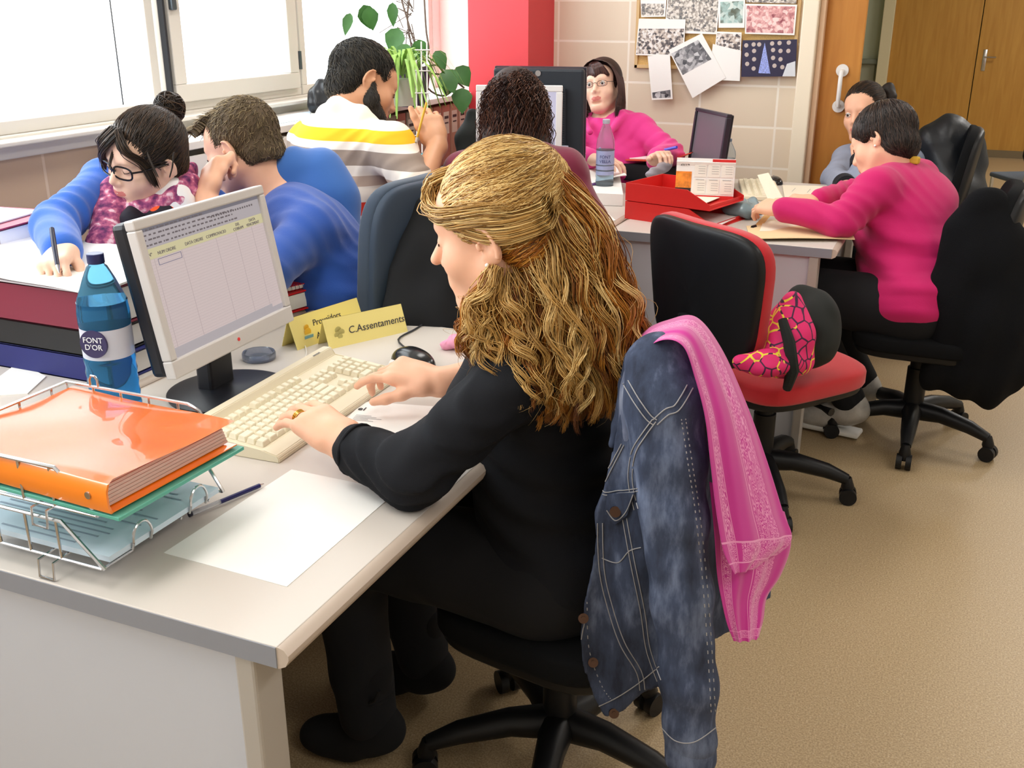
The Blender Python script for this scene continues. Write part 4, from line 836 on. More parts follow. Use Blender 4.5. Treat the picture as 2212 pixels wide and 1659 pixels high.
def shoes(parent, B, m, soles=None, hi=.0):
    for q in 'LR':
        a, t_ = B['a'+q], B['t'+q]; d = nrm((t_-a)*[1, 1, 0]); F = Field(); z0 = min(t_[2], .05)
        F.cap(a-d*.035+A3(0, 0, -.035), t_+A3(0, 0, .010), .043, .037, k=.03); F.cap(a-d*.01+A3(0, 0, hi), a-A3(0, 0, .05), .045, .044, k=.03)
        F.cap(t_+d*.03-A3(0, 0, .0), t_-d*.05, .030, .038, k=.03)
        o = link('shoe', F.mesh('shoe', .006), None, m); attach(o, parent)
        if soles:
            c = (a+t_)/2; mb = MB(); mb.box((c[0], c[1], min(a[2]-.105, .01)+.010), (np.linalg.norm((t_-a)[:2])+.11, .075, .02), rz=math.atan2(d[1], d[0]), bev=.008); attach(mb.build('shoe_sole', soles, None, True), o)
def scalp(c, R, s, grow=.012, cut=(), extra=None, res=.004, disp=None, name='hair', low=-.02, cz=.098):
    F = Field(); L = lambda x, y, z: c+R @ (A3(x, y, z)*s)
    F.ell(L(0, -.020, .040), A3(.075+grow, .093+grow, .084+grow)*s, R, k=.01); F.ell(L(0, -.055, low), A3(.062+grow, .05+grow*.7, .06)*s, R, k=.02)
    if extra: extra(F, L, R, s)
    F.ell(L(0, .105, -.045), A3(.105, .105, cz)*s, R, k=.012, op='d')
    for p, r in cut: F.ell(L(*p), A3(*r)*s, R, k=.01, op='d')
    return F.mesh(name, res, disp=disp)
def surf_strands(me, R, c, n, flow, K, step, lift=.0, m_out=.001, wav=0., seed=0, cond=None, rand=.35):
    """strands that start on a hair mass and run along it; flow(local points)->local directions"""
    rng = np.random.default_rng(seed); nv = len(me.vertices); co = np.empty(nv*3, np.float32); me.vertices.foreach_get('co', co); co = co.reshape(-1, 3).astype(float); no = np.empty(nv*3, np.float32); me.vertices.foreach_get('normal', no); no = no.reshape(-1, 3).astype(float)
    idx = rng.integers(0, nv, n*3); p = co[idx]; 
    if cond is not None: p0 = (p-c) @ R; ok = cond(p0); idx = idx[ok]
    idx = idx[:n]; p = co[idx].copy(); out = [p+no[idx]*m_out]; from mathutils.kdtree import KDTree
    kd = KDTree(nv); [kd.insert(co[i], i) for i in range(nv)]; kd.balance(); jit = rng.normal(0, rand, (len(p), 3)); ph = rng.random(len(p))*6.28
    for k in range(K-1):
        d = flow((p-c) @ R) @ R.T+jit; ni = np.array([kd.find(q)[1] for q in p]); nn = no[ni]
        d = d-nn*(d*nn).sum(1)[:, None]; d /= np.linalg.norm(d, axis=1)[:, None]+1e-9; p = p+d*step
        ni = np.array([kd.find(q)[1] for q in p]); nn = no[ni]; off = ((p-co[ni])*nn).sum(1)[:, None]; p = p-nn*off
        w = np.cross(d, nn)*(wav*np.sin(k*.9+ph))[:, None]; out.append(p+nn*(m_out+lift*(k+1)/K*(.5+rng.random((len(p), 1))))+w)
    return np.stack(out, 1)
def glasses(parent, c, R, s, m, hw=.023, hh=.0145, r=.0014, z=.003, name='glasses', lens=True):
    L = lambda x, y, z: Vector(c+R @ (A3(x, y, z)*s)); mb = MB(); yf = .104
    for q in (-1, 1):
        pts = []
        for a in np.linspace(0, 2*math.pi, 21)[:-1]:
            e = .7; x = math.copysign(abs(math.cos(a))**e, math.cos(a))*hw; zz = math.copysign(abs(math.sin(a))**e, math.sin(a))*hh; pts.append(L(q*.032+x, yf-abs(q*.032+x)*.12-abs(x+q*.032)**2*1.5, z+zz))
        mb.tube(pts, r*s, 6, True); mb.tube([L(q*(.032+hw), yf-.012, z+.006), L(q*.074, .070, z+.007), L(q*.079, .02, z+.008), L(q*.080, -.008, z+.006), L(q*.078, -.02, z-.01)], r*s, 6)
    mb.tube([L(-.010, yf-.001, z+.003), L(0, yf+.002, z+.006), L(.010, yf-.001, z+.003)], r*s, 6)
    o = mb.build(name, m, None, True); attach(o, parent); return o
# ------------------------------------------------------------------ blonde woman typing at the near desk
hw_ = 1.60; hc = P(1082, 498, hw_)+cF*.0; hR = basis((-.965, -.04, -.24), (-.04, 1., 0)); hs = 1.03
B = dict(neck=A3(-.60, 1.54, .965), pelvis=A3(-.565, 1.555, .515), chest=A3(-.615, 1.55, .83), belly=A3(-.600, 1.55, .66), sL=A3(-.585, 1.395, .905), sR=A3(-.605, 1.70, .905),
    eL=A3(-.695, 1.235, .785), wL=PZ(748, 962, .79), eR=A3(-.66, 1.785, .80), wR=PZ(946, 826, .795), hL=A3(-.58, 1.47, .50), hR=A3(-.58, 1.64, .50), kL=A3(-.985, 1.46, .50), kR=A3(-.99, 1.66, .50),
    aL=A3(-.935, 1.44, .12), tL=A3(-1.03, 1.43, .035), aR=A3(-.93, 1.66, .12), tR=A3(-1.05, 1.66, .035), fwd=A3(-1, 0, 0), bust=1.)
hero = thing('person', 'blonde curly-haired woman in black, typing at the near desk', 'person', (-.565, 1.555, 0))
F = Field(); body_prims(F, B, 1.0); head_field(F, hc, hR, hs, ear=1.0, nose=1.3)
F.cap(B['neck']-A3(0, 0, .03), hc+hR @ A3(0, -.025, -.06), .052, .050, k=.03)
dL = nrm(PZ(648, 884, .822)-B['wL']); hl = hand_field(F, B['wL'], dL, (0.05, -.10, 1), (.45, .9, 0), 1.08, curl=((.3, .4, .25), (.32, .4, .25), (.35, .4, .3), (.3, .38, .25)), spread=.10, thumb=.3, tdir=(-.35, .75, -.35))
dRt = nrm(PZ(850, 798, .815)-B['wR']); hr = hand_field(F, B['wR'], dRt, (.12, -.25, 1), (-.1, -1, -.2), 1.0, curl=((.25, .45, .25), (.65, .7, .5), (.7, .7, .5), (.7, .7, .5)), spread=.08, thumb=.2, tdir=(-.8, -.55, -.30))
ff = [(hc+hR @ A3(0, .02, -.01), (.14, .10, .15), .0026), (B['wL']+dL*.09, (.11, .085, .05), .0028), (B['wR']+dRt*.09, (.12, .06, .06), .0028)]
o = link('body', F.mesh('body', .009, ff, paint=[(hc+hR @ (A3(0, .094, -.0615)*hs), A3(.024, .016, .0105)*hs, hR, 1)]), None, [M_SKIN, M_LIP]); smooth_mesh(o.data, 2, .4); attach(o, hero)
eyes(hero, hc, hR, hs, closed=True); brows(hero, hc, hR, hs, mat('brow_blonde', (150, 110, 70), .8))
# black stretch top with gathered sleeves
M_TOP = mat('black_jersey', (15, 17, 23), .8, spec=.3, bump=.3, bscale=700)
F = Field(); body_prims(F, B, 1.03, .010, 'top', (.90, .80)); up = A3(0, 0, 1)
def fold(x, y, z):
    dl = np.sqrt((x-B['eL'][0])**2+(y-B['eL'][1])**2+(z-B['eL'][2])**2); w = np.exp(-(dl/.14)**2); a = (x+.6)*.55-(y-1.3)*.7+(z-.8)*1.1
    body = np.exp(-((z-.68)/.16)**2)*np.clip((x+.85)*4, 0, 1)
    return -.0048*w*np.maximum(np.sin(a*150+2*np.sin(40*y)+1.5*np.sin(31*x)), -.5)-.004*body*np.sin(z*95+(x+.6)*40+2.*np.sin(18*y+3))
o = link('top', F.mesh('top', .0065, [((B['eL']+B['sL'])/2-A3(.07, 0, 0), (.2, .14, .15), .004)], disp=fold), None, M_TOP); attach(o, hero)
for q, e, w, f_ in (('L', B['eL'], B['wL'], .83), ('R', B['eR'], B['wR'], .62)):
    p = e+(w-e)*f_; d = nrm(w-e); a = nrm(np.cross(d, up)); b_ = np.cross(d, a); rr_ = .039-.0125*f_+.0125
    attach(MB().tube([Vector(p+(a*math.cos(x)+b_*math.sin(x))*rr_) for x in np.linspace(0, 2*math.pi, 25)[:-1]], .003, 8, True).build('sleeve_hem', M_TOP, None, True), hero)
F = Field(); body_prims(F, B, 1.0, .022, 'legs'); o = link('trousers', F.mesh('trousers', .008, disp=wr(.003, 40, (0, 0, 1))), None, mat('black_trousers', (12, 13, 18), .9)); attach(o, hero)
M_BOOT = mat('black_suede', (14, 14, 17), .95); shoes(hero, B, M_BOOT, hi=.10)
st = MB(); p = B['aL']+A3(.03, -.04, .06); st.tube([Vector(p), Vector(p+A3(.02, -.01, .02)), Vector(p+A3(.03, -.01, .045))], .004, 6).tube([Vector(p+A3(-.07, .09, 0))]+[Vector(B['aL']+A3(.052*math.cos(a), .052*math.sin(a), .055)) for a in np.linspace(2, -2, 12)], .004, 6).build('boot_strap', M_BOOT, None, True)
attach(bpy.data.objects['boot_strap'], hero)
# rings and earring
M_GOLD = mat('gold', (230, 190, 100), .2, 1.)
def ring(p, d, r, w, m, nm, n=2):
    d = nrm(d); a = nrm(np.cross(d, (0, 0, 1))); b_ = np.cross(d, a); mb = MB()
    for k in range(n): mb.tube([Vector(p+d*(k-(n-1)/2)*w*2.2+(a*math.cos(x)+b_*math.sin(x))*r) for x in np.linspace(0, 2*math.pi, 21)[:-1]], w, 6, True)
    attach(mb.build(nm, m, None, True), hero)
tL_ = np.cross(dL, nrm(A3(.05, -.1, 1))); tL_ = tL_ if tL_@A3(.45, .9, 0) > 0 else -tL_
ring(B['wL']+dL*.100*1.08-tL_*.0105+A3(0, 0, -.003), dL, .0108, .0013, M_GOLD, 'rings', 3)
Lh = lambda x, y, z: hc+hR @ (A3(x, y, z)*hs)
attach(MB().sph(Lh(-.080, -.001, -.036), .0032).build('earring', mat('pearl', (250, 245, 240), .15), None, True), hero)
# ---- hair
M_HB = hairmat('blonde_hair', (124, 86, 38), (200, 154, 82), (248, 218, 152), .42); M_HB2 = hairmat('auburn_blonde_hair', (82, 42, 12), (166, 98, 26), (222, 160, 66), .42)
M_HBB = mat('hair_base_blonde', (150, 108, 56), .6, bump=.6, bscale=260); M_HBD = mat('hair_base_auburn', (104, 66, 28), .7, bump=.8, bscale=200)
me = scalp(hc, hR, hs, .010, cut=[((-.083, .004, -.02), (.028, .030, .038)), ((.083, .004, -.02), (.028, .030, .038))], res=.0038, cz=.086)
o = link('hair_cap', me, None, M_HBB); attach(o, hero)
clip = PY(1168, 345, float(hc[1])+.02); cl = (clip-hc) @ hR
def flow_top(p):
    d = cl-p; r = np.linalg.norm(d, axis=1)[:, None]; return d/r+np.array([[0, -1., -.25]])*np.clip(r/.13, 0, 1.2)
pth = surf_strands(me, hR, hc, 2600, flow_top, 16, .0135, .004, .0015, .0042, 3, cond=lambda p: (p[:, 2] > -.01), rand=.10)
# stop each strand once it reaches the clip
for i in range(len(pth)):
    dd = np.linalg.norm(pth[i]-clip, axis=1); j = int(np.argmin(dd)); pth[i, j:] = pth[i, j]+(clip-pth[i, j])*np.linspace(0, .8, 16-j)[:, None] if j < 15 else pth[i, j:]
o = strands('combed_hair', pth, .0012, .0008, M_HB, None, seed=4); attach(o, hero)
cn = surf_strands(me, hR, hc, 900, lambda p: np.stack([p[:, 0]*.3, -np.ones(len(p)), .25-2*p[:, 2]], 1), 12, .011, .003, .0012, .002, 31, cond=lambda p: (p[:, 2] < .0) & (p[:, 1] < .0), rand=.18)
o = strands('nape_hair', cn, .0012, .0008, M_HB2, None, seed=32); attach(o, hero)
# fringe sweep: twisted lock from brow to ear
rng = np.random.default_rng(5); fr_ = []
for k in range(420):
    u = rng.random(); a = rng.normal(0, 1, 3)*.0045
    pts = [Lh(.045-.05*u, .062, .098)+a, Lh(.02-.03*u, .092, .080+.01*u)+a*1.3, Lh(-.02, .100-.012*u, .062-.012*u)+a*1.3, Lh(-.052, .078-.02*u, .052-.024*u)+a, Lh(-.076, .035-.01*u, .050-.022*u)+a, Lh(-.086, -.02, .048-.022*u)+a, Lh(-.080, -.06, .04-.02*u)+a]
    fr_.append(catmull(pts, 16)+np.array([np.sin(np.linspace(0, 14, 16)+u*9)*.0015]*3).T)
o = strands('fringe', fr_, .0012, .0007, M_HB, None, seed=6); attach(o, hero)
# falling curls
tabs = {  # s: [(px, py) along the length]
    0.0: [(1072, 572), (1052, 616), (1020, 658), (1000, 700), (992, 735), (1010, 770)],
    .15: [(1070, 575), (1050, 640), (1040, 690), (1060, 740), (1090, 790), (1105, 830)],
    .35: [(1095, 585), (1110, 650), (1130, 720), (1150, 790), (1160, 850), (1160, 905)],
    .55: [(1125, 520), (1165, 600), (1195, 700), (1215, 790), (1220, 860), (1215, 915)],
    .75: [(1150, 410), (1210, 520), (1255, 640), (1285, 750), (1298, 840), (1290, 925)],
    .9: [(1166, 360), (1240, 450), (1300, 570), (1335, 680), (1350, 785), (1340, 870)],
    1.0: [(1172, 350), (1262, 430), (1330, 560), (1368, 650), (1392, 715), (1375, 800)]}
HYB = hc[1]-.075; ks = sorted(tabs); NP = 6
def guide(s, q):    # q 0 near .. 1 far
    i = max(0, min(len(ks)-2, int(np.searchsorted(ks, s)-1))); u = (s-ks[i])/(ks[i+1]-ks[i]); pts = []
    bul = (.00, .02, .035, .045, .05, .05)
    for j in range(NP):
        a, b_ = tabs[ks[i]][j], tabs[ks[i+1]][j]; x = a[0]+(b_[0]-a[0])*u; y = a[1]+(b_[1]-a[1])*u
        e = math.sin(math.pi*min(max(s, .02), .98)); base = HYB+.07*s; yy = base-(bul[j]*(.45+.6*e))+q*(.10+bul[j]*1.9)*(.5+.5*e)
        pts.append(PY(x, y, yy))
    return np.array(pts)
F = Field()
for s in (.22, .34, .45, .6, .75, .88):
    for q in (.35, .75):
        g_ = guide(s, q); F.caps(list(g_[:-1])+[g_[-2]*.35+g_[-1]*.65], [.014, .022, .027, .026, .020, .008], k=.03)
F.ell(hc+hR @ A3(0, -.06, -.03), (.06, .06, .07), k=.04); F.cap(guide(.8, .4)[0]+A3(.0, 0, -.03), guide(.8, .4)[1], .014, .03, k=.02)
o = link('hair_mass', F.mesh('hair_mass', .006, disp=lambda x, y, z: .004*np.sin(90*x+30*z)*np.sin(70*y+25*z)+.003*np.sin(160*x+60*z+2)), None, M_HBD); attach(o, hero)
def locks(n, per, sfn, qfn, amp, K, seed, wl=(1.4, 3.4), rad=.0065, bias=0.):
    rng = np.random.default_rng(seed); out = []; tint = []; ln = np.linspace(0, 1, K)
    for k in range(n):
        s = float(np.clip(sfn(rng), 0, 1)); q = float(np.clip(qfn(rng), -.1, 1)); g_ = catmull(guide(s, q), K); g_ = catmull(g_[:max(8, int(K*rng.uniform(.72, 1.0)))], K); T = np.gradient(g_, axis=0); T /= np.linalg.norm(T, axis=1)[:, None]
        a = np.cross(T, cF); a /= np.linalg.norm(a, axis=1)[:, None]; b_ = np.cross(T, a); w = rng.uniform(*wl)*6.28; A = amp*rng.uniform(.5, 1.35)*np.clip(ln*2.2, .15, 1)*(1-.25*ln); ph = rng.random()*6.28; sg = rng.choice((-1, 1))
        c_ = g_+a*(A*np.sin(w*ln**1.15+ph))[:, None]+b_*(sg*A*.9*np.cos(w*ln**1.15+ph))[:, None]+rng.normal(0, .008, 3)*ln[:, None]; tn = rng.beta(1.6, 1.6)+bias
        for j in range(per):
            o_ = rng.normal(0, 1, 2); r_ = rad*(1.15-.85*ln)*(.4+.6*np.sin(np.pi*np.clip(ln*.9+.1, 0, 1))); e = rng.normal(0, .0022, 3)
            out.append(c_+a*(o_[0]*r_)[:, None]+b_*(o_[1]*r_)[:, None]+e*ln[:, None]**2+(np.sin(ln*rng.uniform(18, 40)+rng.random()*6)*.0009)[:, None]*a); tint.append(tn*.75+.25*rng.random())
    return np.array(out), np.array(tint)
for nm, n, per, sf, qf, am, K, sd, mt_, bs in (('curls', 270, 19, lambda r: r.random()**.85, lambda r: abs(r.normal(.05, .30)), .0085, 40, 11, M_HB2, -.05), ('light_curls', 80, 12, lambda r: r.random()**1.3, lambda r: abs(r.normal(0, .14))-.08, .012, 40, 13, M_HB, .0)):
    c_, tn_ = locks(n, per, sf, qf, am, K, sd, bias=bs); o = strands(nm, c_, .0010, .0006, mt_, None, tint=tn_); attach(o, hero)
c_, tn_ = locks(260, 1, lambda r: r.random(), lambda r: -.08+r.random(), .022, 36, 15, (1.5, 4)); o = strands('flyaway_hair', c_, .0005, .0003, M_HB, None, tint=tn_); attach(o, hero)
# pulled-back lock from the temple to the clip, and pale clip
lk = []
rng = np.random.default_rng(8)
for k in range(260):
    a = rng.normal(0, .004, 3); u = rng.random(); lk.append(catmull([Lh(-.070, .03, .045-.03*u)+a, Lh(-.084, -.02, .035-.04*u)+a, Lh(-.080, -.07, .03-.035*u)+a, Lh(-.055, -.105, .04-.03*u)+a, clip+a, clip+A3(.03, -.01, -.05)+a*2], 14))
o = strands('side_lock', lk, .0012, .0007, M_HB, None, seed=9); attach(o, hero)
attach(MB().tube([Vector(clip+A3(0, -.012, .022)), Vector(clip+A3(.008, -.006, 0)), Vector(clip+A3(.006, 0, -.022))], [.007, .009, .007], 10).build('hair_clip', mat('clip_mauve', (205, 165, 150), .3), None, True), hero)
# ================================================================== CLOTHES HUNG ON CHAIRS
from mathutils.bvhtree import BVHTree
def denim(name, base, light, dark):
    m = mat(name, base, .85); nt, b = nodes(m); tc = nt.nodes.new('ShaderNodeTexCoord'); mp = nt.nodes.new('ShaderNodeMapping'); mp.inputs['Scale'].default_value = (1, 1, .28)
    n = nt.nodes.new('ShaderNodeTexNoise'); n.inputs['Scale'].default_value = 42; n.inputs['Detail'].default_value = 8; n.inputs['Roughness'].default_value = .62
    n2 = nt.nodes.new('ShaderNodeTexNoise'); n2.inputs['Scale'].default_value = 7; n2.inputs['Detail'].default_value = 3; mx = nt.nodes.new('ShaderNodeMath'); mx.operation = 'ADD'; mx.use_clamp = True
    m2 = nt.nodes.new('ShaderNodeMath'); m2.operation = 'MULTIPLY_ADD'; m2.inputs[1].default_value = .9; m2.inputs[2].default_value = -.45
    nt.links.new(tc.outputs['Object'], mp.inputs[0]); nt.links.new(mp.outputs[0], n.inputs['Vector']); nt.links.new(tc.outputs['Object'], n2.inputs['Vector']); nt.links.new(n2.outputs[0], m2.inputs[0])
    nt.links.new(n.outputs[0], mx.inputs[0]); nt.links.new(m2.outputs[0], mx.inputs[1]); o = ramp(nt, mx.outputs[0], [(.25, rgb(*dark)), (.5, rgb(*base)), (.82, rgb(*light))]); nt.links.new(o, b.inputs['Base Color'])
    w = nt.nodes.new('ShaderNodeTexNoise'); w.inputs['Scale'].default_value = 900; nt.links.new(tc.outputs['Object'], w.inputs['Vector']); bp = nt.nodes.new('ShaderNodeBump'); bp.inputs['Strength'].default_value = .35; bp.inputs['Distance'].default_value = .001
    nt.links.new(w.outputs[0], bp.inputs['Height']); nt.links.new(bp.outputs[0], b.inputs['Normal']); return m
M_DEN = denim('denim', (60, 70, 94), (120, 132, 160), (36, 43, 62)); M_DEN2 = denim('denim_worn', (102, 110, 134), (160, 166, 182), (58, 66, 88)); M_STI = mat('stitch_pale', (158, 156, 158), .7); M_BTN = mat('button_bronze', (92, 70, 58), .3, 1.)
jk = thing('denim_jacket', 'blue denim jacket hanging on the near black chair beneath the pink bandana', 'jacket', (-.36, 1.42, .42))
JM = []
def jadd(o): attach(o, jk); JM.append(o); return o
# sleeve
cl_ = [PY(1425, 790, 1.335), PY(1436, 870, 1.32), PY(1446, 980, 1.315), PY(1456, 1110, 1.31), PY(1474, 1290, 1.31), PY(1488, 1470, 1.31), PY(1491, 1598, 1.31)]
F = Field(); vw = nrm(cF*[1, 1, .3])
F.caps(cl_, [.050, .056, .053, .0495, .045, .0425, .0415], k=.02, flat=(vw, 1.25))
def slf(x, y, z): return -.0022*np.sin(z*70+30*x+1.5*np.sin(25*y))*(.4+.6*np.sin(z*9+1)**2)-.0025*np.sin(x*120+z*14)*np.exp(-((z-.75)/.2)**2)
jadd(link('sleeve', F.mesh('sleeve', .0042, disp=slf), None, M_DEN))
F = Field(); a, b_ = PY(1490, 1570, 1.31), PY(1492, 1636, 1.31); F.cap(a, b_, .0395, .041, k=.01, flat=(vw, 1.25)); F.cap(PY(1490, 1655, 1.31)+A3(0, 0, -.03), PY(1490, 1660, 1.31)+A3(0, 0, -.03), .046, None, k=.012, op='d')
jadd(link('cuff', F.mesh('cuff', .004), None, M_DEN))
# shoulder and yoke wrapped on the chair corner
F = Field(); F.ell(PY(1432, 830, 1.385), (.058, .062, .070), k=.03); F.ell(PY(1455, 805, 1.44), (.045, .07, .05), k=.03); F.cap(PY(1385, 850, 1.37), PY(1345, 1030, 1.37), .024, .02, k=.03)
jadd(link('shoulder', F.mesh('shoulder', .0045, disp=wr(.0016, 90, (.6, .2, .8), 30)), None, M_DEN2))
# front panel hanging towards the sitter
eu = nrm(A3(.97, .20, 0)); ev = A3(0, 0, 1.); oo = PY(1350, 1300, 1.36); en = np.cross(eu, ev)
def uv(px, py):
    d = _r(px, py); t = ((oo-CAM)@en)/(d@en); p = CAM+d*t-oo; return (p@eu, p@ev)
poly = [uv(*p) for p in ((1362, 795), (1344, 870), (1326, 960), (1304, 1055), (1283, 1105), (1288, 1160), (1278, 1230), (1260, 1310), (1250, 1380), (1256, 1460), (1278, 1525), (1303, 1562), (1345, 1545), (1388, 1505), (1430, 1478), (1480, 1460), (1500, 1300), (1480, 1100), (1440, 860))]
dep = lambda U, V: .012*np.sin(U*28+V*3)+.006*np.sin(U*70-V*6+1)+.01*np.sin(V*9)
F = Field(); F.slab(poly, oo, eu, ev, dep, .009); jadd(link('front_panel', F.mesh('front_panel', .0042), None, M_DEN))
# waistband along the hem
hem = [(1300, 1556), (1345, 1538), (1388, 1498), (1428, 1470)]
# back panel behind the sleeve
eu2 = nrm(A3(.36, .93, 0)); o2 = PY(1580, 1100, 1.48); en2 = np.cross(eu2, ev)
def uv2(px, py):
    d = _r(px, py); t = ((o2-CAM)@en2)/(d@en2); p = CAM+d*t-o2; return (p@eu2, p@ev)
poly = [uv2(*p) for p in ((1500, 760), (1545, 800), (1600, 930), (1640, 1080), (1664, 1240), (1668, 1290), (1640, 1318), (1600, 1340), (1548, 1385), (1500, 1400), (1470, 1200), (1480, 900))]
F = Field(); F.slab(poly, o2, eu2, ev, lambda U, V: .008*np.sin(U*40+V*3), .010); jadd(link('back_panel', F.mesh('back_panel', .005), None, M_DEN))
# collar piece against the hair side
F = Field(); F.caps([PY(1362, 772, 1.40), PY(1352, 830, 1.385), PY(1336, 920, 1.375), PY(1322, 960, 1.37)], [.010, .010, .009, .006], k=.01); jadd(link('collar', F.mesh('collar', .003), None, M_DEN))
bpy.context.view_layer.update()
def bvh_of(objs):
    V = []; Fc = []
    for o in objs:
        n = len(V); V += [o.matrix_world @ v.co for v in o.data.vertices]; Fc += [[n+i for i in p.vertices] for p in o.data.polygons]
    return BVHTree.FromPolygons(V, Fc)
jb = bvh_of(JM)
def onto(b, px, py, off=.0012):
    d = Vector(_r(px, py)).normalized(); h = b.ray_cast(Vector(CAM), d); return None if h[0] is None else np.array(h[0]+h[1]*off*(1 if h[1].dot(d) < 0 else -1))
def stitched(b, path, n=30, r=.0009, m=None, parent=None, name='seam', off=.0008, dash=False, double=0):
    pp = catmull([(x, y, 0) for x, y in path], n); outs = []
    for dd in ((0,) if not double else (-double/2, double/2)):
        T = np.gradient(pp, axis=0); T /= np.linalg.norm(T, axis=1)[:, None]+1e-9; q = pp+np.stack([-T[:, 1], T[:, 0], T[:, 2]*0], 1)*dd
        run = []; mb = MB(); cnt = 0
        for i, s in enumerate(q):
            h = onto(b, s[0], s[1], off)
            if h is None or (run and np.linalg.norm(h-run[-1]) > .03): 
                if len(run) > 1: mb.tube([Vector(x) for x in run], r, 5); cnt += 1
                run = [] if h is None else [h]
            else: run.append(h)
            if dash and len(run) == 3: mb.tube([Vector(x) for x in run[:2]], r, 5); cnt += 1; run = []
        if len(run) > 1: mb.tube([Vector(x) for x in run], r, 5); cnt += 1
        if cnt: outs.append(attach(mb.build(name, m, None, True), parent))
    return outs
S = lambda path, n=40, **k: stitched(jb, path, n, m=M_STI, parent=jk, name='stitching', **k)
S([(1352, 825), (1375, 865), (1400, 900), (1415, 912)], double=13); S([(1415, 912), (1440, 890), (1460, 882), (1476, 860), (1490, 835)], double=14)
S([(1413, 908), (1390, 940), (1370, 975), (1362, 1020), (1365, 1060), (1375, 1100)], 40, double=9); S([(1476, 905), (1490, 1000), (1505, 1100), (1520, 1240), (1532, 1400), (1540, 1540)], 120, dash=True, double=9)
S([(1345, 960), (1300, 1057), (1340, 1062), (1378, 1058)], 40, double=6); S([(1296, 1130), (1300, 1230), (1318, 1310), (1345, 1390), (1380, 1450), (1388, 1490)], 60, double=11)
S([(1350, 1120), (1368, 1220), (1388, 1320), (1400, 1400), (1424, 1470)], 60, double=9); S([(1268, 1300), (1272, 1400), (1300, 1480), (1322, 1512)], 50, dash=True); S([(1284, 1530), (1330, 1508), (1380, 1475), (1424, 1440)], 40)
S([(1430, 1572), (1460, 1600), (1500, 1602), (1545, 1572)], 40); S([(1300, 1205), (1335, 1215), (1360, 1190), (1385, 1182)], 30); S([(1262, 1345), (1253, 1420), (1270, 1500), (1298, 1552)], 40)
# pocket flap with button, front buttons
fl = [onto(jb, *p, off=.003) for p in ((1312, 1064), (1374, 1062), (1358, 1112), (1330, 1134), (1306, 1106))]
if all(f is not None for f in fl):
    mb = MB(); A = [mb.bm.verts.new(p) for p in fl]; Bv = [mb.bm.verts.new(Vector(p)-Vector(cF)*.005) for p in fl]; mb.bm.faces.new(A); mb.bm.faces.new(Bv[::-1])
    for i in range(5): mb.bm.faces.new((A[i], A[(i+1) % 5], Bv[(i+1) % 5], Bv[i]))
    bmesh.ops.bevel(mb.bm, geom=mb.bm.edges[:], offset=.0015, segments=2, affect='EDGES'); fo = attach(mb.build('pocket_flap', M_DEN, None, True), jk)
    fb = bvh_of([fo]); stitched(fb, [(1311, 1102), (1330, 1124), (1352, 1106), (1368, 1068)], 20, m=M_STI, parent=jk, name='stitching')
    h = onto(fb, 1330, 1104, .002); 
    if h is not None: attach(MB().cyl(h, h-cF*.004, .0085, seg=20).build('button', M_BTN, None, True), jk)
for p in ((1260, 1335), (1281, 1430), (1326, 1540)):
    h = onto(jb, *p, off=.0)
    if h is not None: attach(MB().cyl(h+cF*.002, h-cF*.004, .0085, seg=20).cyl(h-cF*.003, h-cF*.0055, .004, seg=12).build('button', M_BTN, None, True), jk)
# ---- pink bandana
M_BAN = mat('bandana_pink', (222, 74, 158), .75, sheen=.3); nt, b = nodes(M_BAN); uvn = nt.nodes.new('ShaderNodeUVMap'); sep = nt.nodes.new('ShaderNodeSeparateXYZ'); nt.links.new(uvn.outputs[0], sep.inputs[0])
def math_(op, a, b_=None, c=None):
    n = nt.nodes.new('ShaderNodeMath'); n.operation = op
    for i, v in enumerate((a, b_, c)):
        if v is None: continue
        if isinstance(v, (int, float)): n.inputs[i].default_value = v
        else: nt.links.new(v, n.inputs[i])
    return n.outputs[0]
U_, V_ = sep.outputs[0], sep.outputs[1]
def band(v, c, w): return math_('LESS_THAN', math_('ABSOLUTE', math_('SUBTRACT', v, c)), w)
vor = nt.nodes.new('ShaderNodeTexVoronoi'); vor.feature = 'F1'; vor.inputs['Scale'].default_value = 26; nt.links.new(uvn.outputs[0], vor.inputs['Vector'])
wav = math_('SINE', math_('MULTIPLY', vor.outputs['Distance'], 34.)); nz = nt.nodes.new('ShaderNodeTexNoise'); nz.inputs['Scale'].default_value = 60; nz.inputs['Detail'].default_value = 3; nt.links.new(uvn.outputs[0], nz.inputs['Vector'])
orn = math_('GREATER_THAN', math_('ADD', wav, math_('MULTIPLY_ADD', nz.outputs[0], 4.0, -2.0)), .15)
zone = math_('ADD', math_('ADD', band(U_, .13, .045), band(U_, .66, .13)), math_('MULTIPLY', band(V_, .90, .035), math_('GREATER_THAN', U_, .25)))
zone = math_('MINIMUM', zone, 1.0); lines = math_('ADD', math_('ADD', band(U_, .075, .004), band(U_, .185, .004)), math_('ADD', math_('ADD', band(U_, .50, .005), band(V_, .865, .003)), band(V_, .94, .003)))
pat = math_('MINIMUM', math_('ADD', math_('MULTIPLY', zone, orn), lines), 1.0); mxc = nt.nodes.new('ShaderNodeMixRGB'); nt.links.new(math_('MULTIPLY', pat, .8), mxc.inputs[0]); mxc.inputs[1].default_value = rgb(204, 52, 152); mxc.inputs[2].default_value = rgb(248, 170, 214)
nt.links.new(mxc.outputs[0], b.inputs['Base Color'])
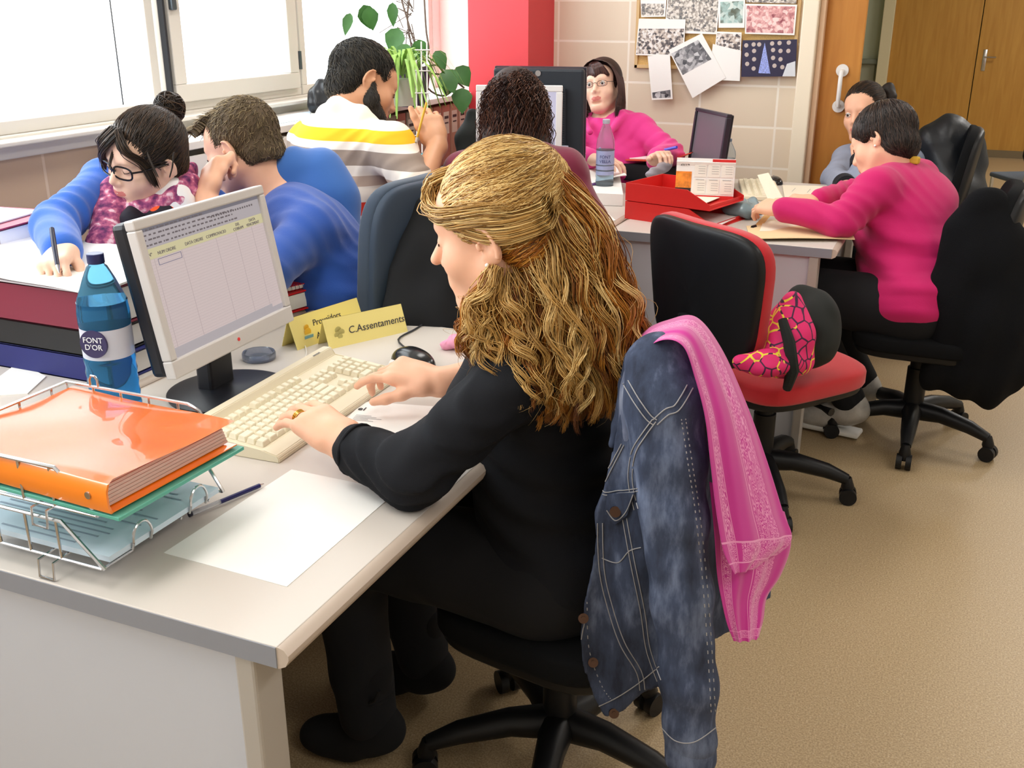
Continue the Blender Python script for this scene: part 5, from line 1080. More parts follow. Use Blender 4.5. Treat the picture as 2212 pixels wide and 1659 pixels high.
def cloth_loft(name, rows, m, nu=60, nv=90, th=.0016, amp=.006, freq=4.5, seed=0., vscale=1.):
    """rows: (Lpx, Lpy, Ly, Rpx, Rpy, Ry)"""
    L = catmull([PY(r[0], r[1], r[2]) for r in rows], nv); R = catmull([PY(r[3], r[4], r[5]) for r in rows], nv); u = np.linspace(0, 1, nu); v = np.linspace(0, 1, nv)
    Pm = L[:, None, :]*(1-u)[None, :, None]+R[:, None, :]*u[None, :, None]; fo = np.sin(u*freq*6.28+seed+v[:, None]*2.5)*amp*np.minimum(1, v[:, None]*3+.3)+np.sin(u*freq*13+v[:, None]*7)*amp*.25+.022*np.sin(np.pi*u)[None, :]*(.4+.6*(1-v[:, None]))
    Pm = Pm-cF[None, None, :]*fo[:, :, None]; V = [Pm.reshape(-1, 3), (Pm+cF*th).reshape(-1, 3)]; n = nu*nv; F = []
    for j in range(nv-1):
        for i in range(nu-1): a = j*nu+i; F.append((a, a+1, a+nu+1, a+nu)); F.append((n+a, n+a+nu, n+a+nu+1, n+a+1))
    rim = [i for i in range(nu)]+[j*nu+nu-1 for j in range(1, nv)]+[(nv-1)*nu+i for i in range(nu-2, -1, -1)]+[j*nu for j in range(nv-2, 0, -1)]
    for k in range(len(rim)): a, b2 = rim[k], rim[(k+1) % len(rim)]; F.append((a, n+a, n+b2, b2))
    me = mesh_np(name, np.concatenate(V), np.array(F)); uvl = me.uv_layers.new(name='UVMap'); li = np.empty(len(me.loops), np.int32); me.loops.foreach_get('vertex_index', li); li = li % n
    uu = np.stack([(li % nu)/(nu-1), (li//nu)/(nv-1)*vscale], 1).astype(np.float32); uvl.data.foreach_set('uv', uu.ravel()); return link(name, me, None, m)
bd = thing('bandana', 'pink paisley bandana scarf draped over the denim jacket on the near chair', 'bandana', (-.34, 1.5, .6))
o = cloth_loft('upper_fold', [(1376, 800, 1.36, 1362, 772, 1.40), (1392, 756, 1.33, 1392, 716, 1.42), (1436, 734, 1.30, 1445, 690, 1.45), (1476, 750, 1.29, 1505, 684, 1.48), (1500, 815, 1.285, 1560, 752, 1.48), (1522, 900, 1.28, 1614, 872, 1.46), (1534, 1000, 1.28, 1656, 990, 1.45), (1546, 1100, 1.285, 1690, 1100, 1.45), (1562, 1190, 1.29, 1709, 1170, 1.45), (1586, 1240, 1.30, 1640, 1222, 1.40)], M_BAN, amp=.0045, freq=2.6); attach(o, bd)
o = cloth_loft('lower_fold', [(1532, 1040, 1.335, 1694, 1105, 1.47), (1542, 1150, 1.33, 1708, 1172, 1.47), (1549, 1240, 1.33, 1688, 1240, 1.46), (1560, 1300, 1.33, 1658, 1290, 1.44), (1572, 1350, 1.335, 1650, 1338, 1.42), (1586, 1386, 1.34, 1640, 1378, 1.40)], M_BAN, seed=2., amp=.004, freq=3); attach(o, bd)
# ---- black coat on the chair of the woman in magenta
ct = thing('black_coat', 'long black coat hanging from the chair back behind the magenta sweater', 'coat', (.2, 3.7, .3)); M_COAT = mat('black_wool', (15, 16, 19), .95, spec=.2, bump=.6, bscale=500)
F = Field(); q = lambda x, y, yy=3.47: PY(x, y, yy)
F.caps([q(2130, 452), q(2150, 560), q(2150, 700), q(2140, 790)], [.07, .105, .125, .12], k=.06, flat=(nrm(cF*[1, 1, 0]), 1.6)); F.caps([q(2085, 500), q(2070, 640), q(2060, 790)], [.07, .09, .09], k=.06, flat=(nrm(cF*[1, 1, 0]), 1.5))
F.caps([q(2110, 800), q(2135, 835)], [.085, .07], k=.04, flat=(nrm(cF*[1, 1, 0]), 1.5)); F.caps([q(2030, 800), q(2020, 815)], [.05, .045], k=.04, flat=(nrm(cF*[1, 1, 0]), 1.5)); F.cap(q(2190, 620), q(2185, 790), .05, .04, k=.05)
attach(link('coat_body', F.mesh('coat_body', .008, disp=lambda x, y, z: -.010*np.sin(x*60+y*20+2*np.sin(z*6))*np.clip(1.0-z, .2, 1)), None, M_COAT), ct)
# ---- black leather jacket on the chair further back
lj = thing('leather_jacket', 'black leather jacket over the chair back beyond the magenta sweater', 'jacket', (.0, 5.0, .4)); M_LEA = mat('black_leather', (22, 25, 30), .42, bump=.4, bscale=60)
F = Field(); q = lambda x, y, w=4.45: P(x, y, w)
F.caps([q(2012, 300), q(2050, 290), q(2085, 318), q(2098, 345)], [.06, .075, .07, .05], k=.05); F.caps([q(2095, 340), q(2092, 420), q(2110, 520)], [.06, .07, .06], k=.05); F.caps([q(2030, 320), q(2060, 430), q(2070, 520)], [.08, .11, .10], k=.05)
attach(link('jacket_body', F.mesh('jacket_body', .01, disp=wr(.006, 45, (.7, 0, .7), 18)), None, M_LEA), lj)
# ---- bag and patterned scarf on the red chair
bg = thing('black_bag', 'soft black bag lying on the seat of the red chair', 'bag', (-.3, 2.95, .46)); F = Field(); q = lambda x, y, w=2.86: P(x, y, w)
F.ell(q(1755, 700), (.075, .10, .095), k=.04); F.ell(q(1745, 740), (.08, .10, .07), k=.04); F.ell(q(1725, 650), (.03, .05, .04), k=.03)
attach(link('bag_body', F.mesh('bag_body', .006, disp=wr(.005, 60, (.5, .5, .7), 30)), None, mat('bag_black', (20, 24, 22), .8)), bg)
attach(MB().tube([Vector(q(1690, 690, 2.72)), Vector(q(1705, 740, 2.70)), Vector(q(1712, 800, 2.72)), Vector(q(1700, 840, 2.76))], [.012, .016, .018, .012], 8).build('strap', mat('bag_black', (28, 32, 30)), None, True), bg)
M_NEO = mat('neon_pink_print', (222, 40, 110), .7); nt, b = nodes(M_NEO); tc = nt.nodes.new('ShaderNodeTexCoord'); v_ = nt.nodes.new('ShaderNodeTexVoronoi'); v_.feature = 'DISTANCE_TO_EDGE'; v_.inputs['Scale'].default_value = 26; nt.links.new(tc.outputs['Object'], v_.inputs['Vector'])
n_ = nt.nodes.new('ShaderNodeTexNoise'); n_.inputs['Scale'].default_value = 14; nt.links.new(tc.outputs['Object'], n_.inputs['Vector'])
e1 = ramp(nt, v_.outputs['Distance'], [(.04, (1, 1, 1, 1)), (.06, (0, 0, 0, 1))]); c2_ = ramp(nt, n_.outputs[0], [(0, rgb(236, 214, 60)), (.5, rgb(60, 30, 60))], True); mx = nt.nodes.new('ShaderNodeMixRGB'); mx.inputs[1].default_value = rgb(222, 40, 110); nt.links.new(e1, mx.inputs[0]); nt.links.new(c2_, mx.inputs[2]); nt.links.new(mx.outputs[0], b.inputs['Base Color'])
sk = thing('patterned_bag', 'hot pink bag with yellow and dark print squeezed behind the red chair back', 'bag', (-.35, 2.8, .47)); F = Field()
F.caps([P(1712, 650, 2.76), P(1725, 720, 2.76), P(1730, 780, 2.78)], [.028, .038, .036], k=.03); F.caps([P(1600, 785, 2.72), P(1660, 785, 2.72), P(1700, 780, 2.74)], [.022, .032, .035], k=.03); F.cap(P(1700, 690, 2.78), P(1690, 770, 2.78), .05, .06, k=.03)
attach(link('bag_body', F.mesh('bag_body', .005, disp=wr(.003, 80)), None, M_NEO), sk)
# ---- black jacket hanging on the slate chair
jc = thing('dark_jacket', 'black jacket hanging behind the slate chair, left of the blonde woman', 'jacket', (-1.1, 2.2, .4)); F = Field(); q = lambda x, y, w=2.5: P(x, y, w)
F.caps([q(905, 455), q(920, 560), q(930, 690), q(935, 790)], [.035, .065, .08, .08], k=.05, flat=(nrm(cF*[1, 1, 0]), 1.4)); F.caps([q(965, 470), q(975, 600), q(980, 760)], [.04, .055, .06], k=.05, flat=(nrm(cF*[1, 1, 0]), 1.4)); F.caps([q(870, 600), q(860, 760)], [.03, .05], k=.05)
attach(link('jacket_body', F.mesh('jacket_body', .008, disp=wr(.006, 50, (1, .3, .1), 14)), None, mat('black_cotton', (14, 15, 18), .9)), jc)
# ---- blue garment on the chair behind the boy
bj = thing('blue_jacket', 'blue jacket hung over a chair back between the boy and the man in stripes', 'jacket', (-1.6, 2.5, .4)); F = Field(); q = lambda x, y, w=2.75: P(x, y, w)
F.caps([q(640, 360), q(690, 375), q(720, 430), q(735, 520), q(745, 620)], [.045, .055, .055, .05, .05], k=.06); F.caps([q(620, 400), q(650, 500), q(660, 620)], [.06, .08, .08], k=.06); F.cap(q(690, 440), q(700, 600), .06, .07, k=.05)
attach(link('jacket_body', F.mesh('jacket_body', .008, disp=wr(.009, 38, (.8, .5, .3), 16)), None, mat('blue_fleece', (58, 108, 184), .9, sheen=.3)), bj)
# ------------------------------------------------------------------ the other people
def dress(B, t, nm, g, th, m, sl, disp=None, res=.007, fine=(), parts='top', parent=None, extra=None, k2=None, paint=()):
    F = Field(); body_prims(F, B, g, th, parts, sl)
    if extra: extra(F)
    o = link(nm, F.mesh(nm, res, fine, disp=disp, paint=paint), None, m if isinstance(m, list) else [m]); attach(o, parent or t); return o
def make_body(t, B, g, hc, hR, hs, m, hands, male=False, res=.009, hr=.004, neck=.054):
    F = Field(); body_prims(F, B, g); L = head_field(F, hc, hR, hs, male); F.cap(B['neck']-A3(0, 0, .03), hc+hR @ (A3(0, -.025, -.06)*hs), neck, neck*.95, k=.03); ff = [(hc+hR @ A3(0, .02, -.01), (.13, .11, .15), hr)]
    for h in hands: hand_field(F, *h[:4], **h[4]); ff.append((h[0]+nrm(h[1])*.09, (.10, .10, .10), hr))
    o = link('body', F.mesh('body', res, ff, paint=[(hc+hR @ (A3(0, .094, -.0615)*hs), A3(.024, .016, .010)*hs, hR, 1)]), None, [m, M_LIP]); smooth_mesh(o.data, 1, .4); attach(o, t); return o
def legs_of(B, kn, an, sp=.09):
    sd = nrm(B['sR']-B['sL'])*[1, 1, 0]; 
    for q, s in (('L', -1), ('R', 1)): B['h'+q] = B['pelvis']+sd*s*.085; B['k'+q] = A3(*kn)+sd*s*sp; B['a'+q] = A3(*an)+sd*s*sp; d = nrm((B['k'+q]-B['h'+q])*[1, 1, 0]); B['t'+q] = B['a'+q]+d*.13+A3(0, 0, -.075)
    return B
# ---- girl in glasses, blue cardigan, mottled scarf
hc = P(314, 345, 2.45); fw = camv(-.56, -.44, .70); rt = -camv(.84, -.32, .42); hR = basis(fw, rt); hs = .90
up = hR[:, 2]; B = dict(neck=P(345, 425, 2.58), pelvis=A3(-1.98, 2.52, .52), chest=P(330, 470, 2.66), belly=A3(-1.99, 2.38, .72), sR=P(232, 395, 2.56), sL=P(445, 455, 2.60), eR=P(118, 488, 2.34), wR=P(136, 545, 2.15), eL=P(440, 600, 2.40), wL=P(330, 620, 2.25), fwd=A3(.2, -1, 0), bust=.8)
legs_of(B, (-2.08, 2.14, .5), (-2.08, 2.18, .1)); t = girl = thing('person', 'smiling girl with dark bun and glasses in blue cardigan and scarf, writing', 'person', (-1.98, 2.5, 0))
dW = nrm(P(106, 580, 2.06)-B['wR']); make_body(t, B, .92, hc, hR, hs, M_SKIN2, [(B['wR'], dW, camv(-.2, .8, .5), camv(1, .2, .3), dict(s=.9, curl=((.7, .9, .5), (.8, 1.0, .6), (.9, 1., .6), (.9, 1., .6)), thumb=.6, tdir=camv(.55, -.75, .3))), (B['wL'], nrm(A3(-.6, -.8, -.1)), A3(0, 0, 1), A3(1, 0, 0), dict(s=.9))], hr=.0032)
M_CAR = mat('cobalt_knit', (38, 98, 198), .85, sheen=.3, bump=.3, bscale=500); M_WT = mat('white_cotton', (238, 236, 238), .8)
dress(B, t, 'cardigan', .94, .012, M_CAR, (1., .97), disp=folds(B, .006))
F = Field(); F.ell(P(372, 455, 2.50), (.07, .05, .085), k=.03); F.ell(P(330, 470, 2.50), (.07, .05, .09), k=.03); attach(link('undershirt', F.mesh('undershirt', .006), None, M_WT), t)
M_DOT = mat('dark_dotted_scarf', (26, 22, 36), .8); nt, b = nodes(M_DOT); tc = nt.nodes.new('ShaderNodeTexCoord'); v_ = nt.nodes.new('ShaderNodeTexVoronoi'); v_.inputs['Scale'].default_value = 24; v_.inputs['Randomness'].default_value = .35; nt.links.new(tc.outputs['Object'], v_.inputs['Vector'])
nt.links.new(ramp(nt, v_.outputs['Distance'], [(.33, rgb(238, 84, 34)), (.36, rgb(26, 22, 36))]), b.inputs['Base Color'])
M_SCF = mat('mottled_scarf', (140, 70, 110), .85); nt, b = nodes(M_SCF); tc = nt.nodes.new('ShaderNodeTexCoord'); n_ = nt.nodes.new('ShaderNodeTexNoise'); n_.inputs['Scale'].default_value = 55; n_.inputs['Detail'].default_value = 4; nt.links.new(tc.outputs['Object'], n_.inputs['Vector'])
nt.links.new(ramp(nt, n_.outputs[0], [(.30, rgb(72, 34, 82)), (.45, rgb(138, 60, 108)), (.58, rgb(196, 106, 138)), (.68, rgb(232, 200, 214))]), b.inputs['Base Color'])
F = Field(); F.caps([P(340, 445, 2.46), P(375, 430, 2.47), P(400, 405, 2.50), P(398, 375, 2.54)], [.026, .03, .032, .028], k=.02); F.caps([P(340, 445, 2.46), P(300, 450, 2.45), P(275, 440, 2.46)], [.026, .024, .022], k=.02); F.caps([P(398, 375, 2.56), P(350, 370, 2.62), P(290, 380, 2.60), P(258, 400, 2.54)], [.03, .03, .03, .03], k=.03)
F.caps([P(262, 385, 2.50), P(245, 420, 2.47), P(232, 470, 2.43), P(225, 530, 2.38), P(222, 575, 2.36)], [.030, .038, .038, .040, .042], k=.02, flat=(cF, 1.5))
attach(link('scarf', F.mesh('scarf', .0045, disp=wr(.004, 130, (1, .3, -.3), 30)), None, M_SCF), t)
F = Field(); F.caps([P(292, 440, 2.45), P(282, 475, 2.42), P(290, 500, 2.42)], [.014, .02, .022], k=.02); F.caps([P(300, 462, 2.46), P(350, 468, 2.45), P(395, 440, 2.48)], [.02, .024, .02], k=.02); attach(link('dotted_scarf', F.mesh('dotted_scarf', .0045), None, M_DOT), t)
M_DH = hairmat('dark_brown_hair', (26, 20, 18), (48, 36, 28), (84, 62, 44), .35); M_DB = mat('hair_base_dark', (34, 26, 22), .6)
L = lambda x, y, z: hc+hR @ (A3(x, y, z)*hs)
me = scalp(hc, hR, hs, .012, cut=[((.07, .03, -.03), (.03, .03, .035)), ((-.07, .03, -.03), (.03, .03, .035))], res=.0045, cz=.074); attach(link('hair_cap', me, None, M_DB), t)
bun = P(366, 233, 2.50); bl = (bun-hc) @ hR
pth = surf_strands(me, hR, hc, 1300, lambda p: (bl-p)/np.linalg.norm(bl-p, axis=1)[:, None], 12, .015, .002, .001, .001, 21, rand=.12); attach(strands('hair', pth, .0012, .0008, M_DH, None, seed=3), t)
rng = np.random.default_rng(4); pp = []
for k in range(420):
    a = rng.normal(0, 1, 3); a /= np.linalg.norm(a); b_ = nrm(np.cross(a, rng.normal(0, 1, 3))); r = .036*rng.uniform(.7, 1.06); th = np.linspace(0, rng.uniform(1.5, 3.5), 12); pp.append(bun+(a[None]*np.cos(th)[:, None]+b_[None]*np.sin(th)[:, None])*r*np.array([1, 1, 1.05]))
attach(strands('bun', pp, .0016, .001, M_DH, None, seed=5), t); F = Field(); F.ell(bun, (.031, .031, .033)); attach(link('bun_core', F.mesh('bun_core', .005), None, M_DB), t)
fr_ = []
for k in range(620):
    u = rng.random(); a = rng.normal(0, .003, 3); s_ = 1 if k % 5 else -1
    if s_ > 0: pts = [L(-.015+.04*u, .07, .10), L(.004+.045*u, .104-.014*u, .07), L(.040+.024*u, .102-.024*u, .035+.01*u), L(.072+.006*u, .075, -.005-.02*u)]
    else: pts = [L(-.01, .075, .10), L(-.035-.02*u, .095-.01*u, .06), L(-.065, .065-.02*u, .02), L(-.078, .05-.02*u, -.03-.02*u)]
    fr_.append(catmull(np.array(pts)+a, 14))
attach(strands('fringe', fr_, .0013, .0007, M_DH, None, seed=6), t)
wisp = [catmull(np.array([P(x0, y0, 2.38), P(x1, y1, 2.37), P(x2, y2, 2.37)])+rng.normal(0, .0015, 3), 10) for (x0, y0, x1, y1, x2, y2) in [(310, 300, 322, 340, 342, 384)]*14+[(262, 300, 244, 330, 236, 362)]*18+[(375, 330, 372, 360, 366, 384)]*8]
attach(strands('loose_wisps', wisp, .001, .0005, M_DH, None, seed=7), t)
eyes(t, hc, hR, hs, closed=True); brows(t, hc, hR, hs); glasses(t, hc, hR, hs, mat('glasses_black', (18, 16, 20), .25), .0285, .0170, .0026, .0)
sm = MB().tube([Vector(L(x, .1005-abs(x)**1.5*6, -.061+x*x*18)) for x in np.linspace(-.019, .019, 9)], [.001, .0022, .0030, .0034, .0034, .0034, .0030, .0022, .001], 6).build('teeth', mat('teeth', (240, 235, 228), .3), None, True); attach(sm, t)
pr_ = [P(112, 494, 2.09), P(117, 530, 2.06), P(124, 573, 2.035)]; pen = thing('pen', 'dark pen held upright in the writing hand of the girl in glasses', 'pen', pr_[2]); attach(MB().tube([Vector(p) for p in pr_], [.005, .0052, .0045], 10).build('barrel', mat('pen_black', (34, 36, 60), .3), None, True), pen); attach(MB().tube([Vector(pr_[2]), Vector(P(128, 590, 2.03))], [.0045, .0008], 8).build('tip', M_CHROME, None, True), pen)
d = nrm(B['wR']-B['eR']); a = nrm(np.cross(d, (0, 0, 1))); b_ = np.cross(d, a); br = MB()
for k in range(18): x = k/18*6.283; br.sph(Vector(B['wR']-d*.004+(a*math.cos(x)+b_*math.sin(x))*.033), .0055, seg=8)
attach(br.build('bracelet', WI, None, True), t)
# ---- boy in blue sweater, cheek on his fist
hc = P(524, 322, 2.72); fw = camv(-.84, -.26, -.38); rt = -camv(-.35, -.22, .9); hR = basis(fw, rt); hs = 1.0; L = lambda x, y, z: hc+hR @ (A3(x, y, z)*hs)
B = dict(neck=P(620, 440, 2.72), pelvis=A3(-1.42, 2.44, .50), chest=P(680, 540, 2.74), belly=P(720, 640, 2.72), sL=P(672, 500, 2.58), sR=P(600, 460, 2.88), eL=P(520, 640, 2.36), wL=P(446, 425, 2.50), eR=P(480, 600, 2.75), wR=P(430, 620, 2.55), fwd=camv(-1, 0, 0))
B['sR'] = P(585, 470, 2.90); legs_of(B, (-1.66, 2.20, .5), (-1.62, 2.22, .1)); t = boy = thing('person', 'boy with short brown hair in cobalt sweater resting his face on his fist', 'person', (-1.42, 2.44, 0))
dW = nrm(P(462, 345, 2.54)-B['wL']); make_body(t, B, 1., hc, hR, hs, M_SKIN, [(B['wL'], dW, camv(-.75, .1, .65), camv(.6, .4, .7), dict(s=1.08, curl=((1.0, 1.4, .8), (1.0, 1.3, .8), (.9, 1.2, .7), (.8, 1.1, .7)), thumb=.3, tdir=camv(.35, .8, -.4))), (B['wR'], nrm(A3(-1, -.3, 0)), A3(0, 0, 1), A3(0, -1, 0), dict(s=1.))], True, hr=.0034, neck=.060)
M_SWE = mat('blue_sweater', (36, 80, 168), .9, sheen=.35, bump=.3, bscale=400)
dress(B, t, 'sweater', 1.04, .014, M_SWE, (.85, .95), disp=folds(B, .0065), res=.0065)
me = scalp(hc, hR, hs, .007, cut=[((-.078, .012, -.022), (.03, .032, .04)), ((.078, .012, -.022), (.03, .032, .04)), ((0, -.06, -.085), (.1, .06, .03))], res=.0042, low=-.03); M_SH = hairmat('short_brown_hair', (74, 60, 42), (112, 94, 66), (160, 140, 104), .6)
attach(link('hair_cap', me, None, mat('hair_base_brown', (92, 76, 56), .8, bump=.5, bscale=500)), t)
pth = surf_strands(me, hR, hc, 2600, lambda p: np.stack([p[:, 0]*0, .3+p[:, 2]*4, -.5+0*p[:, 0]], 1), 4, .005, .003, .0006, 0, 22, rand=.3); attach(strands('hair', pth, .0011, .0006, M_SH, None, seed=3), t)
q_ = []
for k in range(1300):
    x, y = rng.uniform(-.055, .055), rng.uniform(-.02, .095); z = .105-.35*max(0, y-.03)**1.0-abs(x)*.35; p = A3(x, y, z); q_.append(catmull([hc+hR @ (p*hs), hc+hR @ ((p+A3(x*.1, .012, .016))*hs), hc+hR @ ((p+A3(x*.2+rng.normal(0, .005), .030+.015*(y > .06), .014+rng.normal(0, .005)))*hs)], 7))
attach(strands('quiff', q_, .0014, .0007, M_SH, None, seed=8), t); eyes(t, hc, hR, hs, True); brows(t, hc, hR, hs)
attach(MB().tube([Vector(L(-.082, -.004+.006*math.cos(a), -.04+.006*math.sin(a))) for a in np.linspace(0, 6.28, 13)[:-1]], .0012, 6, True).build('earring', mat('orange_ring', (240, 90, 30), .4), None, True), t)
# ---- bearded man in a striped polo
hc = P(786, 184, 3.22); fw = camv(.82, -.36, -.44); rt = camv(.44, .05, .85); hR = basis(fw, rt); hs = 1.03; L = lambda x, y, z: hc+hR @ (A3(x, y, z)*hs)
B = dict(neck=P(735, 278, 3.18), pelvis=A3(-1.80, 2.93, .52), chest=P(742, 370, 3.22), belly=P(745, 470, 3.22), sL=P(672, 310, 3.30), sR=P(846, 318, 3.06), eR=P(905, 415, 2.98), wR=P(945, 312, 3.08), eL=P(700, 460, 3.5), wL=P(800, 420, 3.6), fwd=camv(.5, 0, -.8))
legs_of(B, (-1.75, 3.35, .5), (-1.75, 3.3, .1)); t = man = thing('person', 'bearded dark-haired man in striped polo shirt holding up a pencil', 'person', (-1.80, 2.93, 0))
dW = nrm(P(928, 262, 3.10)-B['wR']); make_body(t, B, 1.05, hc, hR, hs, M_SKIN3, [(B['wR'], dW, camv(.25, .1, 1), camv(-1, .2, 0), dict(s=1.08, curl=((.3, .5, .3), (.35, .5, .3), (.4, .6, .3), (.4, .6, .4)), thumb=.2, spread=.02, tdir=camv(-.5, .85, .2))), (B['wL'], camv(.3, 0, -1), A3(0, 0, 1), camv(1, 0, 0), dict(s=1.))], True, hr=.004, neck=.064)
M_POL = mat('striped_polo', (238, 226, 214), .85); nt, b = nodes(M_POL); tc = nt.nodes.new('ShaderNodeTexCoord'); sx_ = nt.nodes.new('ShaderNodeSeparateXYZ'); nt.links.new(tc.outputs['Object'], sx_.inputs[0])
zz = lambda x, y, w=3.15: float(P(x, y, w)[2]); zt_, zb_ = 1.25, .65; st_ = lambda z: (zt_-z)/(zt_-zb_)
mr = nt.nodes.new('ShaderNodeMapRange'); mr.inputs[1].default_value = zt_; mr.inputs[2].default_value = zb_; nt.links.new(sx_.outputs[2], mr.inputs[0]); Wc = rgb(240, 228, 216)
nt.links.new(ramp(nt, mr.outputs[0], [(0, Wc), (st_(zz(740, 268)), rgb(250, 190, 30)), (st_(zz(740, 294)), Wc), (st_(zz(740, 313)), rgb(152, 134, 122)), (st_(zz(740, 345)), Wc), (st_(zz(740, 368)), rgb(196, 172, 156)), (st_(zz(740, 392)), Wc), (st_(zz(740, 424)), rgb(206, 48, 30)), (st_(zz(740, 452)), rgb(232, 214, 202)), (st_(zz(740, 474)), rgb(150, 60, 48))], True), b.inputs['Base Color'])
def collar(F): 
    F.caps([P(700, 245, 3.24), P(728, 232, 3.12), P(780, 250, 3.10), P(815, 285, 3.10)], [.026, .03, .028, .02], k=.02)
dress(B, t, 'polo_shirt', 1.1, .016, M_POL, (0.45, .45), disp=folds(B, .006), extra=collar)
dress(B, t, 'trousers', 1.05, .012, mat('jeans_dark', (40, 44, 60), .9), (0, 0), parts='legs', res=.01)
me = scalp(hc, hR, hs, .010, cut=[((-.078, .016, -.02), (.03, .026, .045)), ((.078, .016, -.02), (.03, .026, .045))], res=.0045, low=-.03); M_BKH = hairmat('near_black_hair', (26, 24, 22), (46, 42, 36), (78, 70, 56), .5)
attach(link('hair_cap', me, None, mat('hair_base_black', (38, 34, 30), .8)), t); pth = surf_strands(me, hR, hc, 2300, lambda p: np.stack([p[:, 0]*2, .5+p[:, 2]*2, -.6+0*p[:, 0]], 1), 5, .008, .004, .0006, 0, 23, rand=.25); attach(strands('hair', pth, .0014, .0008, M_BKH, None, seed=3), t)
F = Field()
for q in (-1, 1): F.caps([L(q*.066, .006, -.02), L(q*.060, .02, -.06), L(q*.035, .062, -.092), L(0, .082, -.102)], [.015, .023, .026, .026], k=.02)
F.caps([L(-.024, .088, -.048), L(0, .100, -.044), L(.024, .088, -.048)], [.005, .006, .005], k=.006); F.ell(L(0, .093, -.06), A3(.02, .02, .006), hR, k=.004, op='d')
me = F.mesh('beard', .004); attach(link('beard', me, None, mat('hair_base_black', (38, 34, 30))), t)
pth = surf_strands(me, hR, hc, 700, lambda p: np.stack([p[:, 0], .5+0*p[:, 0], -1+0*p[:, 0]], 1), 4, .004, .004, 0, 0, 24, rand=.3); attach(strands('beard_hair', pth, .001, .0006, M_BKH, None, seed=3), t)
eyes(t, hc, hR, hs, True); brows(t, hc, hR, hs)
a_, b_ = P(921, 222, 3.05), P(898, 308, 3.02); pc = thing('pencil', 'yellow pencil held in the raised hand of the bearded man', 'pencil', (a_+b_)/2); attach(MB().tube([Vector(a_), Vector(b_*.88+a_*.12)], .0038, 8).build('shaft', mat('pencil_yellow', (210, 160, 40), .4), None), pc); attach(MB().tube([Vector(b_*.88+a_*.12), Vector(b_)], [.0038, .004], 8).build('ferrule', mat('pencil_end', (200, 190, 180), .4), None), pc)
# ---- woman with long dark curls, maroon sweater
hc = P(1114, 246, 3.05); fw = camv(.15, -.15, -1); rt = camv(1, 0, .15); hR = basis(fw, rt); hs = 1.0; L = lambda x, y, z: hc+hR @ (A3(x, y, z)*hs)
B = dict(neck=P(1110, 330, 3.06), pelvis=A3(-1.20, 2.90, .50), chest=P(1115, 430, 3.05), belly=P(1120, 520, 3.05), sL=P(1005, 375, 3.08), sR=P(1218, 372, 3.0), eR=P(1272, 478, 2.98), wR=P(1225, 468, 3.25), eL=P(985, 480, 3.15), wL=P(1040, 470, 3.4), fwd=camv(0, 0, -1), bust=.8)
legs_of(B, (-1.30, 3.25, .5), (-1.30, 3.2, .1)); t = curly = thing('person', 'woman with long curly dark hair in maroon sweater, seen from behind', 'person', (-1.20, 2.90, 0))
make_body(t, B, .95, hc, hR, hs, M_SKIN2, [(B['wR'], A3(-.3, .95, 0), A3(0, 0, 1), A3(-1, 0, 0), dict(s=.9)), (B['wL'], A3(.2, .95, 0), A3(0, 0, 1), A3(1, 0, 0), dict(s=.9))], hr=.006)
dress(B, t, 'sweater', .97, .016, mat('maroon_knit', (112, 22, 52), .9, sheen=.3), (1, 1), disp=wr(.003, 60, (.4, .2, 1), 20)); dress(B, t, 'trousers', .97, .012, mat('black_trousers', (12, 13, 18)), (0, 0), parts='legs', res=.01)
eyes(t, hc, hR, hs, True)
me = scalp(hc, hR, hs, .006, res=.006); attach(link('hair_cap', me, None, mat('hair_base_curly', (44, 28, 24), .7, bump=.8, bscale=150)), t)
F = Field(); F.caps([P(1112, 240, 3.07), P(1112, 300, 3.04), P(1115, 380, 3.02), P(1120, 440, 3.0)], [.075, .085, .09, .075], k=.05, flat=(cF, 1.2)); attach(link('hair_mass', F.mesh('hair_mass', .008, disp=lambda x, y, z: .006*np.sin(110*x+20*z)*np.sin(90*z)), None, mat('hair_base_curly', (44, 28, 24))), t)
M_CUR = hairmat('curly_dark_hair', (38, 22, 20), (72, 44, 34), (120, 78, 58), .4); pp = []
for k in range(2400):
    th = rng.uniform(0, 2*math.pi) if k % 3 else rng.uniform(math.pi, 2*math.pi); ph = rng.uniform(.0, 1.25); K = 26; p0 = hc+cR*math.sin(ph)*math.cos(th)*.084+cU*(.040+math.cos(ph)*.094)+cF*(math.sin(ph)*math.sin(th)*.115)
    sdx = np.clip((p0-hc)@cR, -.1, .1); ex = p0+cR*(sdx*rng.uniform(.0, .55))-A3(0, 0, 1)*rng.uniform(.16, .34)+cF*((p0-hc)@cF)*.3; mid = (p0+ex)/2+cR*sdx*.22+cF*((p0-hc)@cF)*.5; g_ = catmull([p0, p0*.6+mid*.4+(p0-hc)*.12, mid, ex], K)
    w = np.linspace(0, rng.uniform(26, 44), K)+rng.random()*6; A = .0065*np.linspace(.4, 1.3, K); pp.append(g_+cR[None]*(A*np.sin(w))[:, None]+cF[None]*(A*np.cos(w))[:, None])
attach(strands('curls', pp, .0014, .0009, M_CUR, None, seed=9), t)
